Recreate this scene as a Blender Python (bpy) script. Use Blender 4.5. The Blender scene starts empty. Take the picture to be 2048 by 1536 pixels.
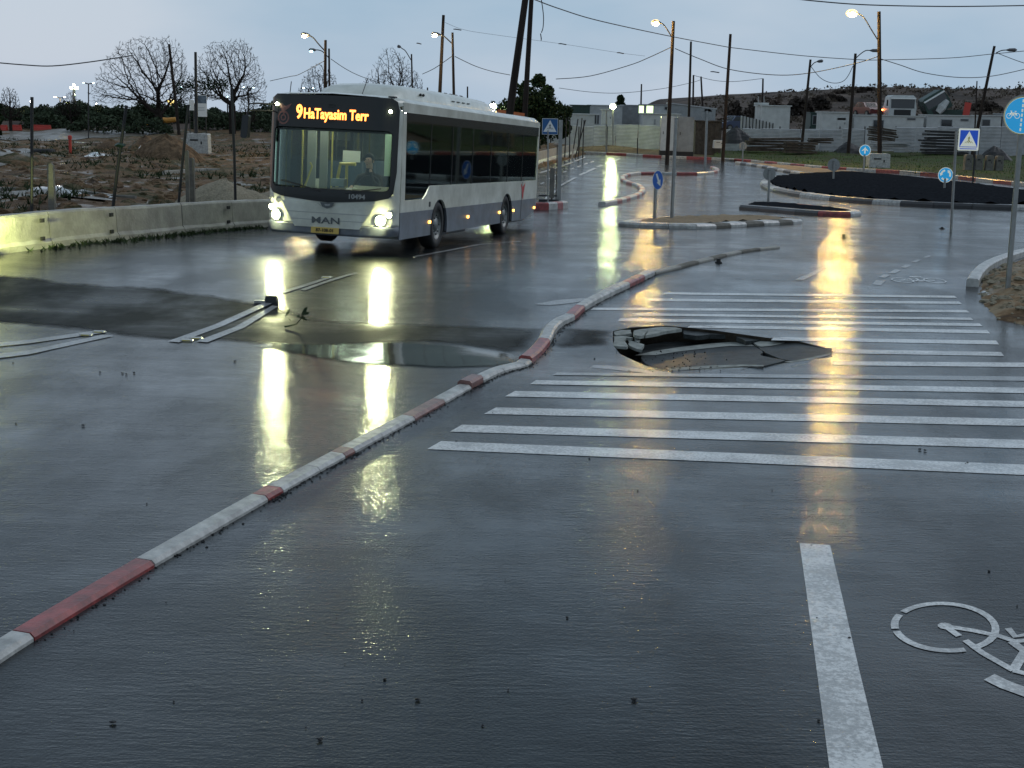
import bpy, bmesh, math, random
import numpy as np
from mathutils import Vector, Matrix
from mathutils.geometry import delaunay_2d_cdt
C = bpy.context.scene.collection
SC = bpy.context.scene
rnd = random.Random(7)
RAD = math.radians

# ------------------------------------------------------------------ camera
F = 2850.0; PITCH = math.atan(553 / F); ROLL = 0.020; H = 2.9
cp, sp = math.cos(PITCH), math.sin(PITCH)
cr, sr = math.cos(ROLL), math.sin(ROLL)
FW = Vector((0, cp, -sp)); U0 = Vector((0, sp, cp)); R0 = Vector((1, 0, 0))
RT = R0 * cr + U0 * sr; UP = U0 * cr - R0 * sr
EYE = Vector((0, 0, H))
cam = bpy.data.cameras.new('camera'); camo = bpy.data.objects.new('camera', cam); C.objects.link(camo)
cam.sensor_width = 36; cam.lens = F / 2048 * 36; cam.clip_start = 0.1; cam.clip_end = 8000
m = Matrix((RT, UP, -FW)).transposed().to_4x4(); m.translation = EYE
camo.matrix_world = m
SC.camera = camo

# ------------------------------------------------------------------ light
SC.view_settings.view_transform = 'Standard'; SC.view_settings.look = 'None'
SC.view_settings.exposure = 0.36; SC.view_settings.gamma = 1.0
SC.render.engine = 'CYCLES'
SC.cycles.use_denoising = True; SC.cycles.max_bounces = 8; SC.cycles.transparent_max_bounces = 16
SC.cycles.sample_clamp_indirect = 6; SC.cycles.sample_clamp_direct = 0
SUN_EL, SUN_ROT = RAD(3), RAD(-60)
W = bpy.data.worlds.new('World'); SC.world = W; W.use_nodes = True
nt = W.node_tree; nt.nodes.clear()
def N(t, ty, **k):
    n = t.nodes.new(ty)
    for a, b in k.items():
        if a.startswith('i_'): n.inputs[a[2:].replace('_', ' ')].default_value = b
        else: setattr(n, a, b)
    return n
wo = N(nt, 'ShaderNodeOutputWorld'); bg = N(nt, 'ShaderNodeBackground'); bg.inputs[1].default_value = 0.13
sky = N(nt, 'ShaderNodeTexSky'); sky.sky_type = 'NISHITA'; sky.sun_disc = False
sky.sun_elevation = SUN_EL; sky.sun_rotation = SUN_ROT
tc = N(nt, 'ShaderNodeTexCoord'); mp = N(nt, 'ShaderNodeMapping'); mp.inputs['Scale'].default_value = (1.3, 1.3, 4.0)
no = N(nt, 'ShaderNodeTexNoise'); no.inputs['Scale'].default_value = 2.2; no.inputs['Detail'].default_value = 5; no.inputs['Roughness'].default_value = .5
cr_ = N(nt, 'ShaderNodeValToRGB')
cr_.color_ramp.elements[0].position = .36; cr_.color_ramp.elements[0].color = (2.15, 3.05, 4.00, 1)
cr_.color_ramp.elements[1].position = .66; cr_.color_ramp.elements[1].color = (3.25, 3.80, 4.50, 1)
mx = N(nt, 'ShaderNodeMix', data_type='RGBA'); mx.inputs[0].default_value = .93
L = nt.links.new
L(tc.outputs['Generated'], mp.inputs[0]); L(mp.outputs[0], no.inputs['Vector']); L(no.outputs['Fac'], cr_.inputs[0])
sx_ = N(nt, 'ShaderNodeSeparateXYZ'); zr = N(nt, 'ShaderNodeMapRange'); zr.inputs[1].default_value = .16; zr.inputs[2].default_value = .60; zr.inputs[3].default_value = 1.0; zr.inputs[4].default_value = .66
vm = N(nt, 'ShaderNodeVectorMath', operation='SCALE')      # the overcast thickens toward the zenith
L(tc.outputs['Generated'], sx_.inputs[0]); L(sx_.outputs[2], zr.inputs[0]); L(zr.outputs[0], vm.inputs['Scale'])
L(sky.outputs[0], mx.inputs[6]); L(cr_.outputs[0], mx.inputs[7]); L(mx.outputs[2], vm.inputs[0]); L(vm.outputs[0], bg.inputs[0]); L(bg.outputs[0], wo.inputs[0])
sl = bpy.data.lights.new('sun', 'SUN'); so = bpy.data.objects.new('sun', sl); C.objects.link(so)
sl.energy = 0.5; sl.angle = RAD(30); sl.color = (.95, .95, 1.0)
so.rotation_euler = (RAD(90) - RAD(40), 0, RAD(120)); so.location = (0, 0, 60)

# ------------------------------------------------------------------ terrain height
_ys = np.arange(-60, 4000, 0.5)
_tab = np.interp(_ys, [-60, 24, 40, 70, 115, 138, 150, 170, 200, 4000], [0, 0, -.46, -.85, -.7, -.6, -.2, .3, .6, .6])
_k = np.exp(-0.5 * (np.arange(-12, 13) * .5 / 2.2) ** 2); _k /= _k.sum()
_tab = np.convolve(np.pad(_tab, 12, 'edge'), _k, 'valid')
def sstep(a, b, v):
    t = np.clip((v - a) / (b - a), 0, 1); return t * t * (3 - 2 * t)
SX, SY = 1.9, 17.6
def g(x, y):
    x = np.asarray(x, float); y = np.asarray(y, float)
    z = np.interp(y, _ys, _tab)
    z = z + .023 * np.log1p(np.exp(np.clip((-2.5 - x) * 2, -30, 30))) / 2 * sstep(14, 26, y) * (1 - sstep(60, 110, y)) * (1 - sstep(8, 30, -x))
    z = z + .215 * sstep(19, 27, y) * (1 - sstep(42, 62, y))
    z = z - .07 * np.exp(-(((x - 0.9) / 1.5) ** 2 + ((y - 17.0) / 1.1) ** 2))          # sag beside the kerb
    z = z + .012 * np.sin(x * .55 + 1.3) * np.sin(y * .31) + .006 * np.sin(x * 1.3 + y * .9)
    return z
def ray(px, py):
    d = FW + RT * ((px - 1024) / F) - UP * ((py - 768) / F); return d
def at(px, py, Y):
    d = ray(px, py); return EYE + d * (Y / d.y)
def P(px, py, h=0.0):
    d = ray(px, py); t0, t1 = 1.0, 4.0
    f = lambda t: EYE.z + d.z * t - (float(g(d.x * t, d.y * t)) + h)
    while f(t1) > 0 and t1 < 3000: t0 = t1; t1 *= 1.15
    for _ in range(40):
        tm = (t0 + t1) / 2
        if f(tm) > 0: t0 = tm
        else: t1 = tm
    return EYE + d * t1
def proj(v):
    d = Vector(v) - EYE; z = d.dot(FW); return 1024 + F * d.dot(RT) / z, 768 - F * d.dot(UP) / z
def inpoly(x, y, poly):
    x = np.asarray(x, float); y = np.asarray(y, float); r = np.zeros(x.shape, bool)
    n = len(poly)
    for i in range(n):
        x0, y0 = poly[i][0], poly[i][1]; x1, y1 = poly[(i + 1) % n][0], poly[(i + 1) % n][1]
        if y0 == y1: continue
        c = ((y0 > y) != (y1 > y)) & (x < (x1 - x0) * (y - y0) / (y1 - y0) + x0)
        r ^= c
    return r

# ------------------------------------------------------------------ materials
MATS = {}
def mat(name, col=(.5, .5, .5), rough=.6, metal=0, em=None, es=0, noise=0, nscale=6, bump=0, bscale=20, coat=0, coatr=.1, col2=None, spec=.5, streak=None, alpha=1, dirt=0):
    m = bpy.data.materials.new(name); m.use_nodes = True; t = m.node_tree; b = t.nodes['Principled BSDF']
    b.inputs['Base Color'].default_value = (*col, 1); b.inputs['Roughness'].default_value = rough; b.inputs['Metallic'].default_value = metal
    b.inputs['Coat Weight'].default_value = coat; b.inputs['Coat Roughness'].default_value = coatr; b.inputs['Specular IOR Level'].default_value = spec
    if em: b.inputs['Emission Color'].default_value = (*em, 1); b.inputs['Emission Strength'].default_value = es
    if noise or bump or dirt:
        g_ = t.nodes.new('ShaderNodeTexCoord'); mp = t.nodes.new('ShaderNodeMapping'); t.links.new(g_.outputs['Object'], mp.inputs[0])
        if streak: mp.inputs['Scale'].default_value = streak
    if noise:
        n = t.nodes.new('ShaderNodeTexNoise'); n.inputs['Scale'].default_value = nscale; n.inputs['Detail'].default_value = 6; n.inputs['Roughness'].default_value = .65
        t.links.new(mp.outputs[0], n.inputs['Vector'])
        r = t.nodes.new('ShaderNodeValToRGB'); c2 = col2 or tuple(c * (1 - noise) for c in col)
        r.color_ramp.elements[0].position = .36; r.color_ramp.elements[1].position = .64
        r.color_ramp.elements[0].color = (*c2, 1); r.color_ramp.elements[1].color = (*col, 1)
        t.links.new(n.outputs['Fac'], r.inputs[0]); t.links.new(r.outputs[0], b.inputs['Base Color'])
    if bump:
        n = t.nodes.new('ShaderNodeTexNoise'); n.inputs['Scale'].default_value = bscale; n.inputs['Detail'].default_value = 5
        t.links.new(mp.outputs[0], n.inputs['Vector'])
        bu = t.nodes.new('ShaderNodeBump'); bu.inputs['Strength'].default_value = min(1, bump); bu.inputs['Distance'].default_value = .02 * max(1, bump)
        t.links.new(n.outputs['Fac'], bu.inputs['Height']); t.links.new(bu.outputs[0], b.inputs['Normal'])
    MATS[name] = m; return m

def wet(name, col, col2, film=.5, rmin=.05, rmax=.13, grain=1.0, ripple=1.0, base_rough=.5, gscale=52, cw=(.60, 1), wear=0):
    """wet paving: matt rough base under a thin water film whose thickness varies"""
    m = bpy.data.materials.new(name); m.use_nodes = True; t = m.node_tree; b = t.nodes['Principled BSDF']; l = t.links.new
    def nd(ty, **k):
        n = t.nodes.new(ty)
        for a, v in k.items(): n.inputs[a].default_value = v
        return n
    ge = nd('ShaderNodeNewGeometry'); pos = ge.outputs['Position']
    def mapd(sc):
        q = nd('ShaderNodeMapping'); q.inputs['Scale'].default_value = sc; l(pos, q.inputs[0]); return q.outputs[0]
    def noise(sc, scale, det=4, ro=.5):
        n = nd('ShaderNodeTexNoise'); n.inputs['Scale'].default_value = scale; n.inputs['Detail'].default_value = det; n.inputs['Roughness'].default_value = ro
        l(mapd(sc), n.inputs['Vector']); return n.outputs['Fac']
    def rng(v, a, b_, c, d):
        q = nd('ShaderNodeMapRange'); q.inputs[1].default_value = a; q.inputs[2].default_value = b_; q.inputs[3].default_value = c; q.inputs[4].default_value = d
        l(v, q.inputs[0]); return q.outputs[0]
    def mth(op, a, bb):
        q = nd('ShaderNodeMath'); q.operation = op
        for i, v in enumerate((a, bb)):
            if isinstance(v, (int, float)): q.inputs[i].default_value = v
            else: l(v, q.inputs[i])
        return q.outputs[0]
    wetn = noise((.8, .45, 1), .9, 5, .6)           # broad film mask
    wm = rng(wetn, .5 - film * .25, .62, 0, 1)
    streakn = noise((.16, 1.1, 1), 1.0, 6, .7)       # long shallow runnels across the slope
    wm2 = mth('MULTIPLY', wm, rng(streakn, .35, .6, .35, 1))
    cn = noise((1, 1, 1), 55, 6, .75); cn2 = noise((1, 1, 1), .7, 5, .6)
    mixf = mth('MULTIPLY', rng(cn, .35, .7, 0, 1), rng(cn2, .3, .7, .5, 1))
    r = nd('ShaderNodeMix'); r.data_type = 'RGBA'; r.inputs[6].default_value = (*col, 1); r.inputs[7].default_value = (*col2, 1)
    l(mixf, r.inputs[0]); colo = r.outputs[2]
    if wear:
        wn = mth('MULTIPLY', noise((1, 1, 1), 2.2, 8, .75), noise((1, 1, 1), 38, 4, .7)); w2 = nd('ShaderNodeMix'); w2.data_type = 'RGBA'; w2.inputs[7].default_value = (.07, .072, .072, 1)
        l(rng(wn, .20, .30, wear, 0), w2.inputs[0]); l(colo, w2.inputs[6]); colo = w2.outputs[2]
    l(colo, b.inputs['Base Color'])
    b.inputs['Roughness'].default_value = base_rough; b.inputs['Specular IOR Level'].default_value = .06
    b.inputs['Coat IOR'].default_value = 1.38; l(rng(wm2, 0, .8, cw[0], cw[1]), b.inputs['Coat Weight'])
    l(rng(wm2, 0, 1, rmax, rmin), b.inputs['Coat Roughness'])
    # bump: aggregate grain damped by the film, plus wind ripples
    v = nd('ShaderNodeTexVoronoi'); v.inputs['Scale'].default_value = gscale; l(mapd((1, 1, 1)), v.inputs['Vector'])
    gr = mth('MULTIPLY', v.outputs['Distance'], rng(wm2, 0, 1, .0013 * grain, .0006 * grain))
    rp = noise((8, 30, 1), 1.0, 3, .6)
    rh = mth('MULTIPLY', mth('MULTIPLY', rp, .0034 * ripple), rng(noise((.7, .9, 1), 1.0, 4, .6), .35, .65, .50, 1.25))
    md = mth('MULTIPLY', noise((2.0, 6, 1), 1.0, 4, .6), .0026 * grain)
    hh = mth('ADD', mth('ADD', gr, rh), md)
    bu = nd('ShaderNodeBump'); bu.inputs['Strength'].default_value = 1; bu.inputs['Distance'].default_value = 1.0
    l(hh, bu.inputs['Height']); l(bu.outputs[0], b.inputs['Coat Normal']); l(bu.outputs[0], b.inputs['Normal'])
    MATS[name] = m; return m

M_asph = wet('wet_asphalt', (.005, .008, .010), (.020, .025, .028))
M_patch = wet('dark_asphalt_patch', (.016, .019, .019), (.036, .040, .039), film=.4, rmin=.25, rmax=.42, grain=1.4, ripple=.3, base_rough=.85, cw=(.12, .55))
M_paint = wet('road_paint', (.66, .67, .65), (.82, .82, .79), film=.5, rmin=.08, rmax=.2, grain=.8, ripple=.9, wear=.5)
M_paintold = wet('worn_road_paint', (.26, .27, .27), (.42, .43, .43), film=.5, rmin=.08, rmax=.2, grain=.8, ripple=.9, wear=.5)
M_slab = mat('broken_asphalt', (.050, .058, .058), .7, noise=.65, nscale=5, bump=1.2, bscale=40, coat=.25, coatr=.3, spec=.12)
M_slabpaint = mat('broken_stripe_paint', (.36, .38, .35), .7, noise=.45, nscale=7, bump=.4, bscale=50, spec=.12)
M_water = mat('puddle_water', (.085, .085, .062), .07, noise=.4, nscale=1.2, bump=.16, bscale=1.6, spec=.6)
def earth(name, cols, sc=1.0, bs=1.0):
    m = bpy.data.materials.new(name); m.use_nodes = True; t = m.node_tree; b = t.nodes['Principled BSDF']; l = t.links.new
    ge = t.nodes.new('ShaderNodeNewGeometry'); r = t.nodes.new('ShaderNodeValToRGB'); n = t.nodes.new('ShaderNodeTexNoise'); n.inputs['Scale'].default_value = .35 * sc; n.inputs['Detail'].default_value = 9; n.inputs['Roughness'].default_value = .72; n.inputs['Distortion'].default_value = .6
    l(ge.outputs['Position'], n.inputs['Vector']); l(n.outputs['Fac'], r.inputs[0]); cr = r.color_ramp
    while len(cr.elements) < len(cols): cr.elements.new(.5)
    for k, (p, c) in enumerate(cols): cr.elements[k].position = p; cr.elements[k].color = (*c, 1)
    l(r.outputs[0], b.inputs['Base Color']); b.inputs['Specular IOR Level'].default_value = .12
    n2 = t.nodes.new('ShaderNodeTexNoise'); n2.inputs['Scale'].default_value = 2.5; n2.inputs['Detail'].default_value = 9; n2.inputs['Roughness'].default_value = .7; l(ge.outputs['Position'], n2.inputs['Vector'])
    n3 = t.nodes.new('ShaderNodeMapRange'); n3.inputs[1].default_value = .58; n3.inputs[2].default_value = .66; n3.inputs[3].default_value = 0; n3.inputs[4].default_value = .5
    n4 = t.nodes.new('ShaderNodeTexNoise'); n4.inputs['Scale'].default_value = .8; n4.inputs['Detail'].default_value = 5; l(ge.outputs['Position'], n4.inputs['Vector']); l(n4.outputs['Fac'], n3.inputs[0]); l(n3.outputs[0], b.inputs['Coat Weight']); b.inputs['Coat Roughness'].default_value = .2
    b.inputs['Roughness'].default_value = .85
    bu = t.nodes.new('ShaderNodeBump'); bu.inputs['Distance'].default_value = .22 * bs; l(n2.outputs['Fac'], bu.inputs['Height']); l(bu.outputs[0], b.inputs['Normal']); return m
M_mud = earth('mud', [(.30, (.045, .036, .026)), (.42, (.11, .075, .048)), (.50, (.20, .13, .075)), (.56, (.055, .058, .028)), (.66, (.20, .15, .095))])
M_soil = mat('soil', (.17, .115, .07), .9, noise=.55, nscale=4, bump=1.2, bscale=14, spec=.12)
M_sand = mat('sand', (.34, .26, .17), .9, noise=.35, nscale=12, bump=1, bscale=30, spec=.12)
M_gravel = mat('pale_gravel', (.34, .30, .22), .9, noise=.4, nscale=20, bump=1, bscale=25, spec=.12)
M_darksoil = mat('black_gravel', (.026, .029, .034), .85, noise=.5, nscale=8, bump=1, bscale=18, spec=.0)
M_grassg = mat('grass_ground', (.05, .085, .022), .9, noise=.7, nscale=1.0, col2=(.05, .045, .022), bump=1, bscale=10, spec=.12)
M_grass = mat('grass_blade', (.06, .10, .028), .7, spec=.12)
M_hill = mat('hill_scrub', (.13, .10, .082), .95, noise=.6, nscale=.09, col2=(.035, .03, .026), bump=1, bscale=.6, spec=.12)
M_conc = mat('concrete', (.36, .35, .31), .7, noise=.35, nscale=2.2, bump=.6, bscale=18, coat=.25, coatr=.3, spec=.12)
M_concd = mat('old_concrete', (.20, .19, .165), .8, noise=.4, nscale=3, bump=.8, bscale=14, spec=.12)
M_kw = mat('kerb_white', (.52, .52, .49), .5, noise=.5, nscale=7, bump=.3, bscale=40, coat=.5, coatr=.25)
M_kr = mat('kerb_red', (.36, .060, .055), .5, noise=.6, nscale=7, bump=.3, bscale=40, coat=.5, coatr=.25)
M_krf = mat('kerb_red_faded', (.26, .12, .10), .5, noise=.5, nscale=7, bump=.3, bscale=40, coat=.5, coatr=.25)
M_kk = mat('kerb_black', (.022, .022, .024), .5, noise=.3, nscale=6, bump=.3, bscale=30, coat=.5, coatr=.25)
M_wood = mat('pole_wood', (.045, .035, .03), .85, noise=.5, nscale=4, streak=(1, 1, .1), spec=.12)
M_steel = mat('galvanised_steel', (.32, .33, .32), .38, metal=.85, noise=.25, nscale=5)
M_dsteel = mat('dark_steel', (.025, .026, .028), .5, metal=.3)
M_stain = mat('brushed_steel', (.55, .53, .48), .28, metal=.9, noise=.15, nscale=3)
M_rust = mat('rust', (.14, .06, .03), .8, noise=.5, nscale=5)
M_hoard = mat('hoarding_metal', (.50, .51, .52), .5, metal=.1, noise=.25, nscale=1.2)
M_cont = mat('container_white', (.52, .54, .53), .5, noise=.2, nscale=1.5, bump=.1)
M_contg = mat('container_grey', (.30, .32, .33), .55, noise=.25, nscale=1.5)
M_dgreen = mat('dark_green_paint', (.015, .045, .035), .5)
M_dark = mat('near_black', (.012, .013, .014), .6)
M_plast = mat('dark_plastic', (.02, .022, .024), .45)
M_bark = mat('bark', (.035, .028, .024), .9, noise=.4, nscale=8, spec=.12)
M_leaf = mat('leaf_green', (.018, .035, .016), .8, spec=.12)
M_leaf2 = mat('leaf_olive', (.030, .045, .020), .8, spec=.12)
M_scrub = mat('scrub_leaf', (.045, .062, .036), .85, spec=.12)
M_sblue = mat('sign_blue', (.01, .12, .50), .35, coat=.5)
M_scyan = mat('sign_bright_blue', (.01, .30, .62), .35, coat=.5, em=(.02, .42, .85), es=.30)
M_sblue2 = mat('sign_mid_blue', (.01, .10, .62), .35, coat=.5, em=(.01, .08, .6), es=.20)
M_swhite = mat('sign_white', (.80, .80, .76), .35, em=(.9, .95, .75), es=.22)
M_swhite0 = mat('sign_white_plain', (.75, .76, .74), .4)
M_sback = mat('sign_back', (.33, .34, .33), .5, metal=.4, noise=.2, nscale=6)
M_syel = mat('sign_worn_yellow', (.55, .45, .05), .5)
M_sblack = mat('sign_black', (.015, .015, .015), .5)
M_orange = mat('site_orange', (.65, .17, .05), .5)
M_ored = mat('barrier_red', (.45, .04, .025), .5)
M_pipe = mat('yellow_pipe', (.62, .28, .04), .5, noise=.2, nscale=2)
M_vred = mat('car_red', (.10, .012, .012), .3, coat=.6)
M_glass = mat('window_glass_dark', (.02, .025, .028), .08, spec=.6)
M_wire = mat('cable', (.03, .03, .035), .7)
M_rubber = mat('rubber', (.02, .02, .02), .7, noise=.3, nscale=10)
M_pile = mat('timber_grey', (.10, .085, .07), .85, noise=.5, nscale=3, spec=.12)
def emis(name, col, s):
    return mat(name, (.8, .8, .8), .5, em=col, es=s)
M_lampw = emis('lamp_warm', (1.0, .62, .16), 1150)
M_halo = emis('lamp_halo_glow', (1.0, .62, .16), 1.6)  # weak amber emission imitating the halo of a lit lamp
M_lampw2 = emis('lamp_warm_far', (1.0, .76, .36), 900)
M_lampg = emis('floodlight_green', (.78, 1.0, .55), 60)
M_lampc = emis('lamp_cool', (.55, .95, 1.0), 14)
M_lampoff = mat('lamp_head_off', (.10, .10, .11), .4)
M_head = emis('headlight_lit', (1.0, 1.0, .50), 400)
M_head2 = emis('headlight_small', (1.0, 1.0, .62), 60)
M_mark = emis('side_marker', (1.0, .45, .06), 5)
M_led = emis('led_amber', (1.0, .25, .007), 3.6)

# ------------------------------------------------------------------ mesh helpers
class MB:
    def __init__(s): s.v = []; s.f = []
    def add(s, vs, fs):
        o = len(s.v); s.v += [tuple(v) for v in vs]; s.f += [tuple(i + o for i in f) for f in fs]; return s
    def box(s, c, d, M=None, ch=0):
        x, y, z = d[0] / 2, d[1] / 2, d[2] / 2
        vs = [Vector((i * x, j * y, k * z)) for k in (-1, 1) for j in (-1, 1) for i in (-1, 1)]
        if M is not None: vs = [M @ v for v in vs]
        vs = [v + Vector(c) for v in vs]
        return s.add(vs, [(0, 2, 3, 1), (4, 5, 7, 6), (0, 1, 5, 4), (2, 6, 7, 3), (0, 4, 6, 2), (1, 3, 7, 5)])
    def tube(s, pts, r, n=8, cap=True):
        pts = [Vector(p) for p in pts]
        if not isinstance(r, (list, tuple)): r = [r] * len(pts)
        o = len(s.v); up = None
        for i, p in enumerate(pts):
            a = pts[max(i - 1, 0)]; b = pts[min(i + 1, len(pts) - 1)]
            d = (b - a).normalized() if (b - a).length > 1e-9 else Vector((0, 0, 1))
            if up is None: up = Vector((1, 0, 0)) if abs(d.x) < .8 else Vector((0, 0, 1))
            x = (up - d * up.dot(d))
            if x.length < 1e-4: x = Vector((0, 1, 0)) - d * d.y
            x.normalize(); up = x; y = d.cross(x)
            for k in range(n):
                an = 2 * math.pi * k / n; s.v.append(tuple(p + (x * math.cos(an) + y * math.sin(an)) * r[i]))
        for i in range(len(pts) - 1):
            for k in range(n):
                a = o + i * n + k; b = o + i * n + (k + 1) % n; s.f.append((a, b, b + n, a + n))
        if cap:
            s.f.append(tuple(o + k for k in range(n))[::-1]); s.f.append(tuple(o + (len(pts) - 1) * n + k for k in range(n)))
        return s
    def prism(s, poly, fn, t):
        """poly: 2-D outline, fn maps (a,b,depth) to 3-D"""
        n = len(poly); A = [fn(a, b, 0) for a, b in poly]; B = [fn(a, b, t) for a, b in poly]
        return s.add(A + B, [tuple(range(n)), tuple(range(2 * n - 1, n - 1, -1))] + [(i, i + n, (i + 1) % n + n, (i + 1) % n) for i in range(n)])
    def sphere(s, c, r, nu=10, nv=7, sc=(1, 1, 1), jit=0):
        o = len(s.v); c = Vector(c)
        for j in range(nv + 1):
            th = math.pi * j / nv
            for i in range(nu):
                ph = 2 * math.pi * i / nu; q = 1 + (rnd.uniform(-jit, jit) if jit else 0)
                s.v.append((c.x + r * q * sc[0] * math.sin(th) * math.cos(ph), c.y + r * q * sc[1] * math.sin(th) * math.sin(ph), c.z + r * q * sc[2] * math.cos(th)))
        for j in range(nv):
            for i in range(nu):
                a = o + j * nu + i; b = o + j * nu + (i + 1) % nu; s.f.append((a, a + nu, b + nu, b))
        return s
    def build(s, name, m, parent=None, smooth=False):
        me = bpy.data.meshes.new(name); me.from_pydata(s.v, [], s.f); me.update()
        return link(name, me, m, parent, smooth)
def link(name, me, m, parent=None, smooth=False):
    if m is not None and not me.materials: me.materials.append(m)
    if smooth: me.polygons.foreach_set('use_smooth', [True] * len(me.polygons))
    o = bpy.data.objects.new(name, me); C.objects.link(o)
    if parent: o.parent = parent
    return o
def tag(o, label=None, cat=None, group=None, kind=None):
    if label: o['label'] = label
    if cat: o['category'] = cat
    if group: o['group'] = group
    if kind: o['kind'] = kind
    return o
def thing(name, label, cat, loc=(0, 0, 0), group=None, rz=0):
    o = bpy.data.objects.new(name, None); C.objects.link(o); o.location = loc; o.rotation_euler = (0, 0, rz); o.empty_display_size = .2
    return tag(o, label, cat, group)
def wthing(name, label, cat, loc, group=None):
    """thing whose parts are given in world coordinates: returns (root, parent_fn)"""
    return thing(name, label, cat, loc, group)
def W2(o, root):   # world-coordinate mesh parented to root placed at root.location without rotation
    o.parent = root; o.location = -Vector(root.location); return o
def cdt(poly, holes=(), step=1.0, extra=(), minb=0.25):
    vs = []; es = []
    def loop(pl):
        o = len(vs); n = len(pl)
        for p in pl: vs.append(Vector((p[0], p[1])))
        for i in range(n): es.append((o + i, o + (i + 1) % n))
    def dens(pl, st):
        out = []
        for i in range(len(pl)):
            a = Vector(pl[i][:2]); b = Vector(pl[(i + 1) % len(pl)][:2]); k = max(1, int((b - a).length / st))
            for j in range(k): out.append(a.lerp(b, j / k))
        return out
    P0 = dens(poly, step); loop(P0)
    H0 = [dens(h, step) for h in holes]
    for h in H0: loop(h)
    xs = [p[0] for p in P0]; ys = [p[1] for p in P0]
    X, Y = np.meshgrid(np.arange(min(xs), max(xs), step) + .37 * step, np.arange(min(ys), max(ys), step) + .41 * step)
    X = X.ravel(); Y = Y.ravel(); k = inpoly(X, Y, P0)
    for h in H0: k &= ~inpoly(X, Y, h)
    for x, y in zip(X[k], Y[k]): vs.append(Vector((x, y)))
    for p in extra: vs.append(Vector(p))
    V, E_, Fc, *_ = delaunay_2d_cdt(vs, es, [], 0, 1e-6)
    cx = np.array([sum(V[i].x for i in f) / len(f) for f in Fc]); cy = np.array([sum(V[i].y for i in f) / len(f) for f in Fc])
    k = inpoly(cx, cy, P0)
    for h in H0: k &= ~inpoly(cx, cy, h)
    Fc = [tuple(f) for f, q in zip(Fc, k) if q]
    return V, Fc
def soften(m, a=.0, b=.35, amp=.5):
    """let a thin overlay fray out near its outline, using the distance stored on the mesh"""
    t = m.node_tree; out = [n for n in t.nodes if n.type == 'OUTPUT_MATERIAL'][0]; bs = t.nodes['Principled BSDF']; l = t.links.new
    at_ = t.nodes.new('ShaderNodeAttribute'); at_.attribute_name = 'edge'; ge = t.nodes.new('ShaderNodeNewGeometry'); n = t.nodes.new('ShaderNodeTexNoise'); n.inputs['Scale'].default_value = 3.0; n.inputs['Detail'].default_value = 8; n.inputs['Roughness'].default_value = .7
    l(ge.outputs['Position'], n.inputs['Vector']); q = t.nodes.new('ShaderNodeMath'); q.operation = 'MULTIPLY_ADD'; l(n.outputs['Fac'], q.inputs[0]); q.inputs[1].default_value = amp; l(at_.outputs['Fac'], q.inputs[2])
    r = t.nodes.new('ShaderNodeMapRange'); r.inputs[1].default_value = amp * .5 + a; r.inputs[2].default_value = amp * .5 + b; l(q.outputs[0], r.inputs[0])
    tr = t.nodes.new('ShaderNodeBsdfTransparent'); mx_ = t.nodes.new('ShaderNodeMixShader'); l(r.outputs[0], mx_.inputs[0]); l(tr.outputs[0], mx_.inputs[1]); l(bs.outputs[0], mx_.inputs[2]); l(mx_.outputs[0], out.inputs[0])
def edge_attr(o, poly):
    me = o.data; xy = np.array([(v.co.x, v.co.y) for v in me.vertices]); d = np.full(len(xy), 9.0)
    for i in range(len(poly)):
        a = np.array((poly[i][0], poly[i][1])); b = np.array((poly[(i + 1) % len(poly)][0], poly[(i + 1) % len(poly)][1])); ab = b - a; t = np.clip(((xy - a) @ ab) / max(1e-9, ab @ ab), 0, 1)
        d = np.minimum(d, np.linalg.norm(xy - a - t[:, None] * ab, axis=1))
    at_ = me.attributes.new('edge', 'FLOAT', 'POINT'); at_.data.foreach_set('value', d)
def sheet(name, poly, m, off=.004, step=.6, holes=(), parent=None, hf=None, smooth=True):
    V, Fc = cdt([(p[0], p[1]) for p in poly], holes, step)
    xs = np.array([v.x for v in V]); ys = np.array([v.y for v in V]); zs = (hf or g)(xs, ys) + off
    me = bpy.data.meshes.new(name); me.from_pydata(list(zip(xs, ys, zs)), [], Fc); me.update()
    if me.polygons and sum(p.normal.z for p in me.polygons[:20]) < 0: me.flip_normals()
    return link(name, me, m, parent, smooth)
def PP(pts, h=0): return [P(a, b, h) for a, b in pts]
def smooth_line(pts, k=6):
    pts = [Vector(p) for p in pts]; out = []
    for i in range(len(pts) - 1):
        p0 = pts[max(i - 1, 0)]; p1 = pts[i]; p2 = pts[i + 1]; p3 = pts[min(i + 2, len(pts) - 1)]
        for j in range(k):
            t = j / k; out.append(.5 * ((2 * p1) + (p2 - p0) * t + (2 * p0 - 5 * p1 + 4 * p2 - p3) * t * t + (3 * p1 - p0 - 3 * p2 + p3) * t ** 3))
    out.append(pts[-1]); return out
def resample(pts, st):
    d = [0]
    for a, b in zip(pts, pts[1:]): d.append(d[-1] + (b - a).length)
    n = max(1, round(d[-1] / st)); res = []; j = 0
    for i in range(n + 1):
        s = d[-1] * i / n
        while j < len(d) - 2 and d[j + 1] < s: j += 1
        q = (s - d[j]) / max(1e-9, d[j + 1] - d[j]); res.append(pts[j].lerp(pts[j + 1], q))
    return res
def textmesh(s, size, bold=0.0, ext=.004):
    c = bpy.data.curves.new('txt', 'FONT'); c.body = s; c.size = size; c.extrude = ext; c.offset = bold; c.align_x = 'CENTER'; c.align_y = 'CENTER'; c.resolution_u = 3
    o = bpy.data.objects.new('txt', c); C.objects.link(o)
    dg = bpy.context.evaluated_depsgraph_get(); me = bpy.data.meshes.new_from_object(o.evaluated_get(dg)); bpy.data.objects.remove(o); me.materials.clear()
    return me

exec_sections = []
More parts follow.
